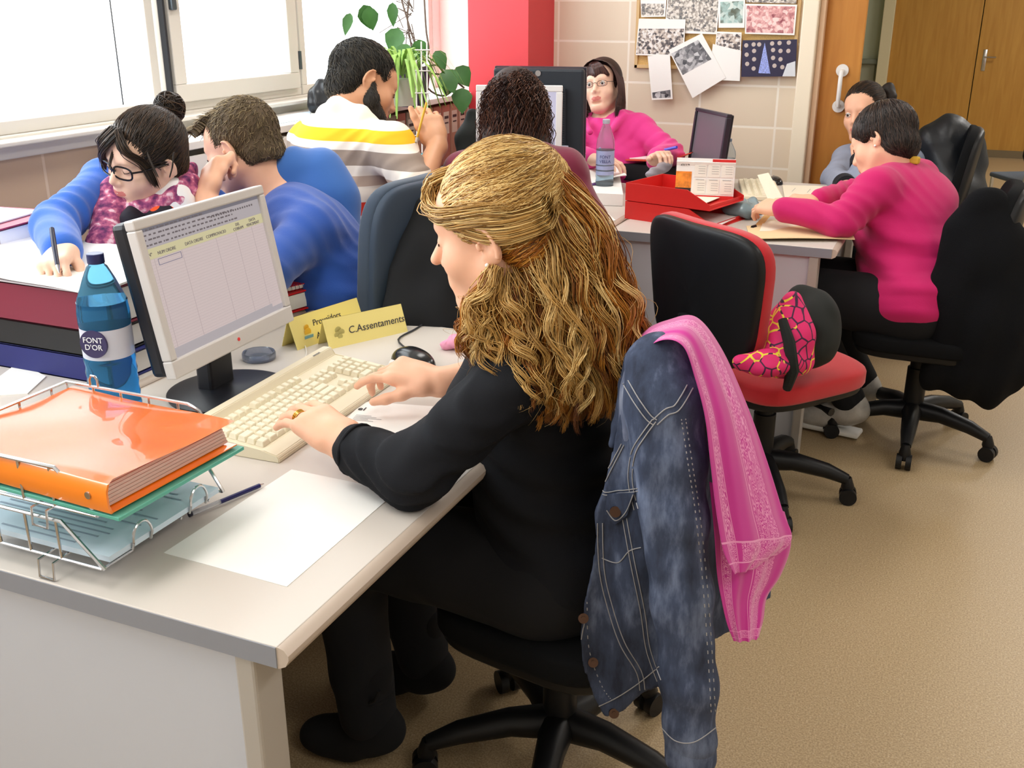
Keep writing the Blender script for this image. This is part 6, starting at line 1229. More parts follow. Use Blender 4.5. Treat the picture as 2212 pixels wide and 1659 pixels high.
# ---- woman in a pink shirt facing us across the desk
hc = P(1302, 187, 4.50); fw = camv(-.42, -.16, .9); rt = -camv(.9, 0, .42); hR = basis(fw, rt); hs = .96; L = lambda x, y, z: hc+hR @ (A3(x, y, z)*hs)
B = dict(neck=P(1314, 262, 4.56), pelvis=A3(-1.38, 4.62, .50), chest=P(1322, 320, 4.58), belly=P(1325, 370, 4.56), sR=P(1250, 282, 4.62), sL=P(1382, 280, 4.50), eL=P(1448, 332, 4.38), wL=P(1415, 345, 4.20), eR=P(1225, 335, 4.42), wR=P(1282, 345, 4.22), fwd=camv(0, 0, 1), bust=1.15)
legs_of(B, (-1.4, 4.2, .5), (-1.4, 4.2, .1)); t = pinkw = thing('person', 'woman with dark straight hair, thin glasses and bright pink shirt', 'person', (-1.38, 4.62, 0))
make_body(t, B, 1.05, hc, hR, hs, M_SKIN2, [(B['wR'], camv(1, -.2, .5), A3(0, 0, 1), camv(0, .3, -1), dict(s=.95)), (B['wL'], camv(.3, .1, 1.), A3(0, 0, 1), camv(-1, 0, 0), dict(s=.95, curl=((.8, .8, .5),)*4))], hr=.0036)
M_PKS = mat('hot_pink_shirt', (226, 52, 142), .75, sheen=.2)
dress(B, t, 'shirt', .98, .014, M_PKS, (.93, .93), disp=folds(B, .007), extra=lambda F: (F.cap(P(1312, 262, 4.54), P(1304, 235, 4.50), .062, .062, k=.012, op='d'), F.cap(P(1300, 250, 4.42), P(1300, 305, 4.38), .036, .006, k=.012, op='d'), F.caps([P(1262, 262, 4.46), P(1275, 285, 4.40)], [.018, .012], k=.01), F.caps([P(1345, 250, 4.46), P(1318, 285, 4.38)], [.022, .012], k=.01))); dress(B, t, 'trousers', 1.05, .012, mat('black_trousers', (12, 13, 18)), (0, 0), parts='legs', res=.01)
bt_ = [P(1300+1.5*k, 305+18*k, 4.38-.012*k) for k in range(2)]
me = scalp(hc, hR, hs, .010, res=.005, cz=.080); attach(link('hair_cap', me, None, mat('hair_base_pk', (50, 30, 28), .6)), t); M_PKH = hairmat('dark_auburn_hair', (30, 18, 20), (62, 34, 32), (110, 66, 56), .35); pp = []
for k in range(1500):
    s_ = 1 if rng.random() < .55 else -1; u = rng.uniform(-.12, .075); y0 = rng.uniform(-.06, .085); pts = [L(.01, y0, .118-.2*max(0, y0-.05)), L(s_*.055, y0*.9+.004, .09), L(s_*.086, y0*.75, .03), L(s_*.092, y0*.7, -.04), L(s_*.085, y0*.8+rng.normal(0, .006), -.095), L(s_*.078+rng.normal(0, .006), y0*.8+rng.normal(0, .01), -.125-rng.random()*.05)]
    pp.append(catmull(pts, 16))
for k in range(450):
    x0 = rng.uniform(-.055, .062); pp.append(catmull([L(.01, .06, .115), L(x0*.6, .09, .085), L(x0, .100-abs(x0)*.35, .055), L(x0*1.12, .098-abs(x0)*.5, .028+rng.random()*.012)], 16))
attach(strands('hair', pp, .0013, .0008, M_PKH, None, seed=10), t); eyes(t, hc, hR, hs, gaze=(.0, 0)); brows(t, hc, hR, hs); glasses(t, hc, hR, hs, mat('glasses_thin', (60, 44, 48), .3, .5), .022, .012, .0011, .001)
attach(MB().tube([Vector(P(1432, 325, 4.22)), Vector(P(1462, 318, 4.16))], .006, 8).build('bracelet', mat('bracelet_blue', (90, 90, 220), .4), None, True), t)
# ---- girl in grey with a bun, behind the magenta sweater
hc = P(1866, 243, 4.45); fw = camv(-.66, -.30, .66); rt = -camv(.7, -.1, .7); hR = basis(fw, rt); hs = .98; L = lambda x, y, z: hc+hR @ (A3(x, y, z)*hs)
B = dict(neck=P(1895, 320, 4.52), pelvis=A3(-.15, 4.75, .52), chest=P(1900, 390, 4.55), belly=P(1905, 450, 4.55), sR=P(1830, 345, 4.55), sL=P(1972, 348, 4.5), eR=P(1803, 385, 4.40), wR=P(1828, 402, 4.15), eL=P(1868, 415, 4.15), wL=P(1858, 340, 4.30), fwd=camv(-.3, 0, 1), bust=.7)
legs_of(B, (-.5, 4.7, .5), (-.5, 4.7, .1)); t = greyg = thing('person', 'girl with a bun in pale grey top with black cuffs, chin on her hand', 'person', (-.15, 4.75, 0))
make_body(t, B, .92, hc, hR, hs, M_SKIN, [(B['wL'], nrm(P(1855, 312, 4.34)-B['wL']), camv(-.3, .2, .9), camv(1, 0, 0), dict(s=.9, curl=((1., 1.3, .8),)*4, thumb=.4)), (B['wR'], camv(1, -.1, .3), A3(0, 0, 1), camv(0, 1, 0), dict(s=.9))], hr=.0042)
dress(B, t, 'top', .95, .014, mat('grey_marl', (150, 158, 178), .9), (.80, .86), disp=folds(B, .005)); M_CUF = mat('black_cuff', (24, 26, 34), .9)
for e, w, f_ in ((B['eL'], B['wL'], .72), (B['eR'], B['wR'], .80)): attach(MB().cyl(e+(w-e)*f_, e+(w-e)*(f_+.22), .047, .043, seg=24).build('cuff', M_CUF, None, True), t)
me = scalp(hc, hR, hs, .009, res=.005); attach(link('hair_cap', me, None, M_DB), t); bun = P(1919, 194, 4.5); bl = (bun-hc) @ hR; pth = surf_strands(me, hR, hc, 1000, lambda p: (bl-p)/np.linalg.norm(bl-p, axis=1)[:, None], 12, .014, .002, .001, .0, 25, rand=.1); attach(strands('hair', pth, .0013, .0009, M_DH, None, seed=3), t)
F = Field(); F.ell(bun, (.030, .030, .032)); F.ell(P(1926, 212, 4.48), (.024, .024, .026)); attach(link('bun', F.mesh('bun', .005, disp=wr(.003, 180)), None, M_DB), t); eyes(t, hc, hR, hs); brows(t, hc, hR, hs)
# ---- woman in magenta sweater seen from behind
hc = P(1906, 308, 3.50); fw = camv(-.70, -.30, -.66); rt = -camv(-.66, .1, .72); hR = basis(fw, rt); hs = .99; L = lambda x, y, z: hc+hR @ (A3(x, y, z)*hs)
B = dict(neck=P(1940, 385, 3.52), pelvis=A3(-.055, 3.58, .535), chest=P(1955, 465, 3.52), belly=P(1955, 560, 3.48), sL=P(1893, 408, 3.36), sR=P(1985, 385, 3.72), eL=P(1815, 478, 3.32), wL=P(1690, 452, 3.42), eR=P(1830, 425, 3.75), wR=P(1765, 437, 3.62), fwd=camv(-1, 0, -.2), bust=1.)
B['hL'] = A3(-.07, 3.49, .50); B['hR'] = A3(-.07, 3.68, .50); B['kL'] = A3(-.46, 3.50, .53); B['kR'] = A3(-.46, 3.70, .53); B['aL'] = A3(-.24, 3.56, .14); B['aR'] = A3(-.22, 3.80, .14); B['tL'] = A3(-.36, 3.58, .05); B['tR'] = A3(-.34, 3.82, .05)
t = mag = thing('person', 'woman with short dark hair in magenta sweater, seated with her back to us', 'person', (-.055, 3.58, 0))
make_body(t, B, 1.02, hc, hR, hs, M_SKIN, [(B['wL'], nrm(P(1662, 447, 3.46)-B['wL']), camv(0, .6, .8), camv(.1, .9, -.3), dict(s=1., curl=((.5, .8, .5),)*4, thumb=.3)), (B['wR'], nrm(P(1735, 432, 3.62)-B['wR']), A3(0, 0, 1), camv(0, -.5, .8), dict(s=1., curl=((.5, .7, .4),)*4))], hr=.0042, neck=.06)
M_MAG = mat('magenta_knit', (196, 18, 100), .85, sheen=.15, bump=.25, bscale=400)
def rolls(x, y, z): return -.006*np.exp(-((z-.70)/.14)**2)*np.sin(z*62+x*14+2*np.sin(6*y))-.002*np.sin(z*30+x*40)
def low(F): F.ell(P(1962, 640, 3.42), (.155, .19, .125), k=.06); F.ell(P(1970, 540, 3.48), (.15, .17, .16), k=.08); F.ell(P(1972, 440, 3.52), (.13, .15, .11), k=.08)
dress(B, t, 'sweater', 1.05, .014, M_MAG, (.97, .97), disp=lambda x, y, z: rolls(x, y, z)+folds(B, .005)(x, y, z), extra=low, res=.0065); dress(B, t, 'trousers', 1.12, .02, mat('black_trousers', (12, 13, 18)), (0, 0), parts='legs', res=.008)
shoes(t, B, mat('sneaker_grey', (176, 172, 166), .5, vary=.25, vscale=25), mat('sneaker_sole', (232, 230, 226), .5), hi=-.005)
attach(MB().box(P(1968, 345, 3.44), (.06, .02, .025), rz=-.4, bev=.006).build('neck_patch', mat('mustard', (214, 170, 50), .6), None), t)
me = scalp(hc, hR, hs, .016, cut=[((-.080, .016, -.030), (.03, .030, .035)), ((.080, .016, -.030), (.03, .030, .035))], res=.0045, low=-.035); attach(link('hair_cap', me, None, mat('hair_base_mg', (36, 26, 24), .5)), t); cr = A3(0, -.04, .12)
pth = surf_strands(me, hR, hc, 2200, lambda p: (p-cr)/np.linalg.norm(p-cr, axis=1)[:, None], 9, .011, .003, .001, .0, 26, rand=.12); attach(strands('hair', pth, .0015, .0009, hairmat('short_dark_hair', (24, 18, 18), (44, 32, 28), (84, 64, 52), .35), None, seed=3), t); eyes(t, hc, hR, hs, True); attach(MB().sph(Vector(L(-.080, -.002, -.036)), .004).build('earring', mat('pearl', (250, 245, 240)), None, True), t)
# ================================================================== FAR DESKS, PLANTS, PINBOARD
M_REDP = mat('red_plastic', (212, 42, 40), .35)
def traybox(c, w, l, h, rz=0):
    """stackable letter tray; local -y.. long axis x; open slanted front at +x"""
    m = MB(); T = .003
    m.box((0, 0, T/2), (w, l, T), M=None)
    for s in (-1, 1): m.prism([(-w/2, 0), (w/2-.0, 0), (w/2+.0, h*.30), (w/2-.09, h), (-w/2, h)], 'y', s*(l/2)-T/2, s*(l/2)+T/2)
    m.box((-w/2+T/2, 0, h/2), (T, l, h)); m.box((w/2-.01, 0, h*.12), (.003, l, h*.25)); return m
tA = PZ(1340, 470, DZ); tB_ = PZ(1548, 500, DZ); d = nrm((tB_-tA)*[1, 1, 0]); rz = math.atan2(d[1], d[0]); n = np.array([-d[1], d[0], 0]); wd = float(np.linalg.norm(tB_-tA)); cc = (tA+tB_)/2+n*.125
wd *= .9; rt_ = thing('letter_tray', 'red plastic two-tier letter tray on the cream desk', 'letter tray', (cc[0], cc[1], DZ), rz)
traybox(None, wd, .25, .062).build('lower_tier', M_REDP, rt_); o = traybox(None, wd-.01, .25, .062).build('upper_tier', M_REDP, rt_); o.location = (-.008, .004, .064)
for k, (lab) in enumerate(('cream paper lying in the upper red tray', 'white paper poking out of the red tray front')):
    o = MB().box((0, 0, 0), (.2, .2, .002)).build('paper_sheet', M_PAPER2 if k == 0 else M_PAPER, None); o.location = Vector(cc)+Vector(d)*(.0 if k == 0 else .07)+Vector((0, 0, .075 if k == 0 else .012)); o.rotation_euler = (0, 0, rz+.1); tag(o, lab, 'paper')
# calendar
cA, cB = P(1458, 420, 3.56), P(1580, 430, 3.52); q0 = PZ(1455, 445, DZ); rz = math.atan2((cB-cA)[1], (cB-cA)[0]); t = thing('desk_calendar', 'white and red 2014 desk calendar standing beside the red tray', 'calendar', tuple(PZ(1520, 428, DZ+.070)), rz)
wc = .205; hcal = .122; z0 = .016; MB().box((0, 0, .5*(hcal+z0)), (wc, .004, hcal+z0-.0), M=Matrix.Rotation(-.12, 4, 'X')).box((0, .045, .055), (wc, .003, .125), M=Matrix.Rotation(.3, 4, 'X')).build('stand', M_PAPER, t)
Mc = Matrix.Rotation(-.12, 4, 'X'); 
def cbox(x0, z0_, x1, z1, m, nm, y=-.003): return MB().box(((x0+x1)/2, y, (z0_+z1)/2), (x1-x0, .0012, z1-z0_), M=Mc).build(nm, m, t)
cbox(-wc/2, z0-.02, wc/2, z0-.006, M_REDP, 'red_band'); cbox(wc/2-.08, hcal+z0-.022, wc/2, hcal+z0-.002, M_REDP, 'red_corner'); cbox(-wc/2, z0-.006, -wc/2+.055, z0+.075, mat('photo_orange', (236, 140, 50), .6, vary=.4, vscale=40), 'picture')
cbox(-wc/2, z0-.006, -wc/2+.055, z0+.018, mat('photo_dark', (46, 30, 30), .6), 'picture_base', -.0036)
mm = MB()
for i in range(3):
    for j in range(2): mm.box((-wc/2+.085+i*.047, -.0034, z0+.025+j*.058), (.041, .0012, .050), M=Mc)
mm.build('month_blocks', mat('cream_block', (240, 236, 226), .7), t); mm = MB()
for i in range(3):
    for j in range(2):
        mm.box((-wc/2+.085+i*.047, -.0042, z0+.048+j*.058), (.030, .0006, .0016), M=Mc)
        for r_ in range(4): mm.box((-wc/2+.09+i*.047, -.0042, z0+.012+j*.058+r_*.008), (.024, .0006, .0010), M=Mc)
mm.build('month_lines', M_INKL, t); text('2014', .016, M_INK, t, Mc @ Matrix.Translation((-wc/2+.03, -.0045, z0+.100)) @ Matrix.Rotation(math.pi/2, 4, 'X'))
# plastic pouch, binder clip
F = Field(); c = PZ(1602, 470, DZ); F.ell(c+A3(0, 0, .028), (.075, .055, .030), k=.02); F.cap(c+A3(-.09, .03, .03), c+A3(.03, .05, .045), .012, .02, k=.03); o = link('zip_pouch', F.mesh('zip_pouch', .004, disp=wr(.004, 90, (.5, .5, .5), 40)), None, mat('clear_blue_pouch', (176, 205, 215), .15, trans=.55)); tag(o, 'clear zip pouch filled with dark items beside the red tray', 'pouch')
F = Field(); F.ell(c+A3(.0, 0, .024), (.05, .035, .020)); F.ell(c+A3(.02, -.015, .026), (.03, .02, .02)); o = link('headset', F.mesh('headset', .004, disp=wr(.006, 160, (.7, .3, .2), 60)), None, mat('dark_shiny', (38, 38, 42), .2)); tag(o, 'dark glossy tangle of cables inside the clear pouch', 'cables')
t = thing('binder_clip', 'small black binder clip on the desk edge in front of the red tray', 'clip', PZ(1482, 494, DZ), .3); MB().prism([(-.008, 0), (.008, 0), (.002, .012), (-.002, .012)], 'x', -.014, .014).build('clamp', M_BLK, t); MB().tube([(-.01, .008, .002), (-.008, .03, .004), (.008, .03, .004), (.01, .008, .002)], .001, 6).build('handle', WI, t)
t = thing('binder_clip', 'small black binder clip lying at the corner of the big manila folder', 'clip', PZ(1628, 494, DZ), 1.2); MB().prism([(-.008, 0), (.008, 0), (.002, .012), (-.002, .012)], 'x', -.012, .012).build('clamp', M_BLK, t)
# manila folder, papers
M_MAN = mat('manila', (232, 205, 160), .7)
fo = [PZ(1612, 490, DZ), PZ(1620, 522, DZ), PZ(1846, 523, DZ), PZ(1832, 480, DZ)]
sheet('manila_folder', 'large manila folder at the desk edge under the magenta sleeve', 'folder', fo, DZ+.003, M_MAN, th=.002, curl=lambda u, v: .004*math.sin(3.1*v)+.006*u)
sheet('paper_sheet', 'cream sheet on top of the manila folder under her wrist', 'paper', [PZ(1650, 480, DZ), PZ(1640, 505, DZ), PZ(1830, 500, DZ), PZ(1815, 478, DZ)], DZ+.0085, M_PAPER2)
bk = sheet('open_notebook', 'open cream notebook with columns lying beyond the magenta arm', 'notebook', [PZ(1690, 402, DZ), PZ(1695, 432, DZ), PZ(1860, 430, DZ), PZ(1830, 405, DZ)], DZ+.004, M_PAPER2, th=.003)
ink(bk, [((-.1+.06*k, -.04), (-.10+.06*k, .05)) for k in range(4)], w=.0015)
a_, b_ = P(1640, 378, 3.62), P(1690, 450, 3.50); dd = nrm(b_-a_); sd_ = nrm(np.cross(dd, cF))
def plate(nm, lab, cat, cs, m, th=.001):
    mb = MB(); A = [mb.bm.verts.new(p) for p in cs]; B_ = [mb.bm.verts.new(np.asarray(p)+cF*th) for p in cs]; k = len(cs); mb.bm.faces.new(A); mb.bm.faces.new(B_[::-1])
    for i in range(k): mb.bm.faces.new((A[i], A[(i+1) % k], B_[(i+1) % k], B_[i]))
    o = mb.build(nm, m, None); tag(o, lab, cat); return o
plate('envelope', 'cream paper slip held upright in the left hand of the woman in magenta', 'envelope', [P(1636, 378, 3.62), P(1660, 373, 3.64), P(1698, 440, 3.54), P(1668, 452, 3.50)], M_PAPER2)
plate('wooden_ruler', 'short tan ruler lying slanted under the hand in magenta', 'ruler', [PZ(1630, 487, DZ+.004), PZ(1646, 488, DZ+.004), PZ(1668, 462, DZ+.03), PZ(1655, 460, DZ+.03)], mat('ruler_tan', (205, 160, 100), .5), .002)
# far keyboard, mouse
kA2 = PZ(1618, 440, DZ); kd2 = nrm((PZ(1602, 392, DZ)-kA2)*[1, 1, 0]); t = thing('keyboard', 'cream keyboard on the far desk behind the clear pouch', 'keyboard', tuple((kA2+PZ(1640, 390, DZ))/2*[1, 1, 0]+A3(.02, 0, DZ)), math.atan2(kd2[1], kd2[0]))
MB().box((0, 0, .009), (.42, .15, .018), bev=.004).build('housing', M_KB, t); m5 = [m for m in KM.values()][0]; kmm = keymesh(.017, .017)
for r_ in range(5):
    for k in range(14): o = bpy.data.objects.new('key', kmm); COL.objects.link(o); o.parent = t; o.location = (-.185+k*.0265, -.055+r_*.026, .018)
t = thing('mouse', 'black computer mouse near the far monitor, beyond the cream keyboard', 'mouse', PZ(1674, 396, DZ), .4); v, f = superell(.03, .055, .03, .9, .85, 30, 14); v[:, 2] = np.maximum(v[:, 2], 0); link('shell', mesh_np('shell', v, f), t, mat('mouse_black', (28, 28, 30))); MB().box((0, .03, .026), (.004, .014, .006), bev=.001).build('wheel', M_INKL, t)
# bottles
bottle('small water bottle with pale blue cap behind the calendar', tuple(PZ(1540, 388, DZ)), .20, .033, ('clear', (225, 238, 246), (200, 225, 240)), mat('cap_sky', (96, 168, 226), .4), None, .10)
bq = P(1574, 300, 4.2); bottle('clear water bottle with dark cap right of the dark far monitor', (bq[0], bq[1], DZ), float(bq[2])-DZ+.0, .034, ('clear', (225, 238, 246), (200, 225, 240)), mat('cap_greyblue', (96, 112, 132), .4), (.30, .42, mat('label_black', (40, 46, 60), .5)), .12)
bq = P(1310, 258, 3.95); va2 = math.atan2(-bq[1], -bq[0]); bottle('clear water bottle with boxed label in front of the woman in pink', (bq[0], bq[1], DZ), float(bq[2])-DZ, .036, ('clear', (225, 238, 246), (200, 225, 240)), mat('cap_clear', (190, 190, 205), .3), (.30, .62, mat('label_lilac', (176, 184, 226), .4, alpha=.8)), .15, 0, [('FONT', .016, va2, .16, mat('label_navy', (50, 54, 110), .5)), ('VELLA', .016, va2, .143, mat('label_navy', (50, 54, 110)))])
# dark far monitor seen obliquely
M_SCD = emis('screen_dim', (120, 108, 116), .55); q = P(1531, 305, 4.15)
monitor('thin dark monitor standing obliquely at the back of the cream desk', tuple(q), math.radians(-141), .10, .29, .24, .014, M_MBLK, mat('monitor_dark_frame', (44, 40, 50), .35), DZ, M_SCD, bb=.03, dp=.016)
# white and black monitors of the other desk
q = P(1121, 290, 3.58); monitor('white-framed monitor in front of the curly-haired woman', (float(q[0]), float(q[1]), float(q[2])), math.radians(-72), .08, .30, .33, .022, M_BEZ, mat('monitor_white_frame', (235, 232, 232), .35), DZ, emis('screen_lilac', (205, 200, 222), .9), bb=.03)
q = P(1168, 252, 4.02); t, Mm = monitor('black monitor seen from behind, facing the woman in pink', (float(q[0]), float(q[1]), float(q[2])+.01), math.radians(100), .06, .36, .36, .02, mat('monitor_back_dark', (34, 40, 48), .5), mat('monitor_dark_frame', (44, 40, 50)), DZ, M_SCD, bb=.03)
MB().cyl(Mm @ Vector((0, -.0465, .16)), Mm @ Vector((0, -.049, .16)), .011, seg=20).build('badge', M_CHROME, t); MB().box((.1, -.078, -.12), (.05, .004, .03), M=Mm).build('sticker', mat('sticker', (190, 190, 210), .5), t)
# clutter on the other desk
q = PZ(1235, 385, DZ); t = thing('grey_box', 'dark grey cardboard box below the black monitor', 'box', (q[0]-.02, q[1]+.1, DZ), -.15); MB().box((0, 0, .05), (.20, .22, .10), bev=.004).build('carton', mat('box_grey', (92, 86, 92), .7), t); MB().box((0, 0, .101), (.19, .21, .003)).build('lid', mat('box_grey_dark', (60, 58, 62), .7), t)
q = PZ(1395, 395, DZ); lever_file('black document tray full of papers beneath the red-orange folder', (q[0]-.05, q[1]+.16, DZ), (.40, .26, .07), mat('file_black', (24, 26, 30)), -.1, 'document_tray', 'tray')
t = thing('red_folder', 'red-orange folder with white pages, open on the black tray before the woman in pink', 'folder', (q[0]-.02, q[1]+.15, DZ+.078), -.1); m_ = MB().prism([(-.20, 0), (.12, .012), (.22, .055), (.22, .060), (.12, .018), (-.20, .005)], 'y', -.12, .12); m_.build('cover', mat('folder_redorange', (226, 84, 62), .4), t); MB().prism([(-.18, .007), (.12, .019), (.12, .022), (-.18, .012)], 'y', -.11, .10).build('pages', M_PAPER, t)
F = Field(); q = P(1432, 362, 3.9); F.caps([PZ(1405, 376, DZ+.095), PZ(1440, 358, DZ+.105)], [.018, .022]); o = link('rolled_magazine', F.mesh('rolled_magazine', .004, disp=wr(.003, 220, (0, .2, 1), 20)), None, mat('magazine_grey', (150, 146, 156), .4)); tag(o, 'rolled dark and white magazine beside the red-orange folder', 'magazine')
for k, (lab, cs) in enumerate((('top loose white sheets of the paper pile left of the red tray', [PZ(1262, 402, DZ), PZ(1268, 425, DZ), PZ(1352, 418, DZ), PZ(1330, 384, DZ)]), ('thick pile of papers with grey edges left of the red tray', [PZ(1255, 412, DZ), PZ(1262, 442, DZ), PZ(1345, 446, DZ), PZ(1338, 400, DZ)]))):
    sheet('paper_stack', lab, 'papers', cs, DZ+(.062 if k == 0 else .045), M_PAPER, th=.003 if k == 0 else .044, curl=(lambda u, v: .012*math.sin(5*u+3*v)) if k == 0 else None)
plate('purple_notebook', 'purple notebook corner showing between the papers and curly-haired woman', 'notebook', [PZ(1240, 388, DZ+.05), PZ(1246, 402, DZ+.05), PZ(1290, 398, DZ+.05), PZ(1280, 384, DZ+.05)], mat('purple_cover', (110, 60, 150), .5), .006)
plate('paper_sheet', 'white sheet lying at the desk end beside the maroon sleeve', 'paper', [PZ(1300, 478, DZ+.001), PZ(1330, 476, DZ+.001), PZ(1300, 448, DZ+.001), PZ(1290, 455, DZ+.001)], M_PAPER)
q = PZ(1298, 372, DZ+.05); t = thing('highlighter_cup', 'glass cup with a lime green highlighter behind the paper pile', 'pen cup', (q[0], q[1], DZ+.045)); MB().lathe([(0, .003), (.028, .003), (.032, .07), (.030, .07), (.026, .005)], seg=28).build('cup', mat('clear_cup', (220, 235, 230), .05, trans=.9), t, True); MB().cyl((0, 0, .01), (-.012, 0, .10), .009, seg=12).build('highlighter', mat('lime', (180, 215, 60), .4), t); MB().cyl((.01, 0, .01), (.03, 0, .11), .006, seg=12).build('marker', mat('label_lilac', (176, 184, 226)), t)
q = PZ(1418, 385, DZ); t = thing('clear_box', 'small clear plastic box in front of the black tray', 'box', (q[0], q[1], DZ+.0)); MB().box((0, 0, .02), (.06, .045, .04), bev=.006).build('case', mat('clear_cup', (220, 235, 230)), t); MB().box((0, 0, .01), (.05, .035, .015), bev=.002).build('contents', M_PAPER2, t)
# turquoise thing behind the pencil hand
plate('turquoise_folder', 'turquoise folder standing below the raised hand of the bearded man', 'folder', [P(900, 335, 3.4), P(945, 320, 3.42), P(950, 360, 3.4), P(905, 372, 3.38)], mat('turquoise', (90, 205, 225), .4), .004)
# pinboard with photographs
py_ = BY-.018; bx0 = float(PY(1372, 100, py_)[0]); bx1 = float(PY(1722, 100, py_)[0]); bz0 = float(PY(1380, 147, py_)[2]); pb = thing('pinboard', 'cork pinboard in a thin wooden frame on the tiled back wall', 'pinboard', ((bx0+bx1)/2, BY, bz0)); Wb = bx1-bx0; Hb = .9
MB().box((0, -.008, Hb/2), (Wb-.02, .012, Hb-.02)).build('cork', mat('cork', (216, 176, 112), .9, vary=.12, vscale=150, bump=.4, bscale=300), pb)
mm = MB()
for c_, s_ in (((0, -.012, .008), (Wb, .022, .016)), ((0, -.012, Hb-.008), (Wb, .022, .016)), ((-Wb/2+.008, -.012, Hb/2), (.016, .022, Hb)), ((Wb/2-.008, -.012, Hb/2), (.016, .022, Hb))): mm.box(c_, s_, bev=.002)
mm.build('frame', mat('frame_wood', (216, 182, 130), .5), pb)
def photomat(name, stops, scale, seedv=0.):
    m = mat(name, (200, 200, 200), .35); nt, b = nodes(m); tc = nt.nodes.new('ShaderNodeTexCoord'); mp = nt.nodes.new('ShaderNodeMapping'); mp.inputs['Location'].default_value = (seedv, 0, seedv*1.7); n_ = nt.nodes.new('ShaderNodeTexVoronoi'); n_.inputs['Scale'].default_value = scale
    n2 = nt.nodes.new('ShaderNodeTexNoise'); n2.inputs['Scale'].default_value = scale*.45; n2.inputs['Detail'].default_value = 5; nt.links.new(tc.outputs['Object'], mp.inputs[0]); nt.links.new(mp.outputs[0], n_.inputs['Vector']); nt.links.new(mp.outputs[0], n2.inputs['Vector'])
    ad = nt.nodes.new('ShaderNodeMath'); ad.operation = 'MULTIPLY_ADD'; nt.links.new(n_.outputs['Color'], ad.inputs[0]); ad.inputs[1].default_value = .45; sb = nt.nodes.new('ShaderNodeMath'); sb.operation = 'MULTIPLY'; sb.inputs[1].default_value = .6; nt.links.new(n2.outputs[0], sb.inputs[0]); nt.links.new(sb.outputs[0], ad.inputs[2])
    nt.links.new(ramp(nt, ad.outputs[0], [(p, rgb(*c)) for p, c in stops]), b.inputs['Base Color']); return m
M_PH1 = photomat('photo_group', [(.30, (40, 42, 52)), (.45, (110, 100, 100)), (.55, (205, 190, 178)), (.68, (235, 232, 230))], 95); M_PH2 = photomat('photo_pinkish', [(.32, (150, 80, 90)), (.5, (220, 160, 160)), (.65, (246, 216, 212))], 70, 3); M_PH3 = photomat('photo_pale', [(.3, (90, 92, 98)), (.5, (170, 160, 150)), (.62, (228, 222, 214))], 120, 7); M_PH4 = photomat('photo_grey', [(.32, (60, 62, 68)), (.5, (130, 130, 134)), (.66, (205, 205, 208))], 60, 11)
M_PH5 = mat('photo_navy', (46, 42, 70), .35); M_PH6 = photomat('photo_teal', [(.3, (90, 96, 80)), (.5, (170, 200, 196)), (.66, (216, 226, 220))], 50, 13)
kk = 0
def photo(lab, cs, m, pic=None, extra=None, th=.0012, y=None):
    global kk; kk += 1; y0 = (BY-.026-.0022*kk) if y is None else y; pts = [PY(*c_, y0) for c_ in cs]; cen = np.mean(pts, 0); t = thing('photograph', lab, 'photo', cen)
    def poly(nm, ps, m_, y1, th_=th):
        mb = MB(); A = [mb.bm.verts.new((p[0]-cen[0], y1, p[2]-cen[2])) for p in ps]; B_ = [mb.bm.verts.new((p[0]-cen[0], y1+th_, p[2]-cen[2])) for p in ps]; k = len(ps); mb.bm.faces.new(A); mb.bm.faces.new(B_[::-1])
        for i in range(k): mb.bm.faces.new((A[i], A[(i+1) % k], B_[(i+1) % k], B_[i]))
        return mb.build(nm, m_, t)
    poly('sheet', pts, m if pic is None else M_PAPER, 0); 
    if pic: poly('picture', [PY(*c_, y0) for c_ in pic], m, -.0004, .0004)
    return t, poly, y0
photo('photo strip of people, top left of the pinboard', [(1383, -10), (1385, 37), (1437, 36), (1440, -10)], M_PH3, [(1385, 8), (1386, 34), (1434, 33), (1435, 8)])
photo('collage poster with many small faces, top middle of the pinboard', [(1442, -10), (1438, 42), (1480, 72), (1548, 74), (1556, -10)], M_PH3, [(1444, -10), (1440, 38), (1482, 66), (1546, 70), (1553, -10)])
photo('teal photo of a lone figure, right of the collage poster', [(1553, -10), (1552, 60), (1608, 60), (1610, -10)], M_PH6, [(1556, 4), (1556, 50), (1604, 50), (1606, 2)])
photo('pinkish faded group photo at the top right of the pinboard', [(1610, 8), (1609, 73), (1716, 76), (1722, 10)], M_PH2, [(1613, 12), (1612, 70), (1713, 72), (1718, 14)])
photo('landscape strip at the very top right of the pinboard', [(1612, -12), (1612, 5), (1720, 8), (1722, -12)], M_PH3)
photo('group photo of students in dark clothes, left side of the pinboard', [(1380, 40), (1373, 119), (1476, 122), (1481, 42)], M_PH1, [(1381, 62), (1374, 116), (1473, 119), (1478, 62)])
photo('small photo of people at a table, centre of the pinboard', [(1548, 68), (1544, 108), (1600, 112), (1602, 70)], M_PH1, [(1549, 72), (1546, 104), (1598, 108), (1600, 74)])
photo('blank white sheet with tear-off strip behind the tilted page', [(1540, 95), (1530, 172), (1598, 175), (1601, 110)], M_PAPER)
photo('tilted white page with a grey picture, hanging below the pinboard', [(1444, 108), (1516, 72), (1568, 168), (1496, 212)], M_PH4, [(1450, 116), (1508, 86), (1537, 128), (1475, 162)])
photo('narrow pale note with small grey picture, hanging below the left corner', [(1399, 121), (1408, 216), (1453, 214), (1447, 118)], M_PH4, [(1409, 200), (1410, 212), (1449, 211), (1448, 194)])
t, poly, y0 = photo('photo of a lit blue Christmas tree among round lights, bottom right', [(1604, 87), (1601, 166), (1718, 165), (1722, 85)], M_PH5)
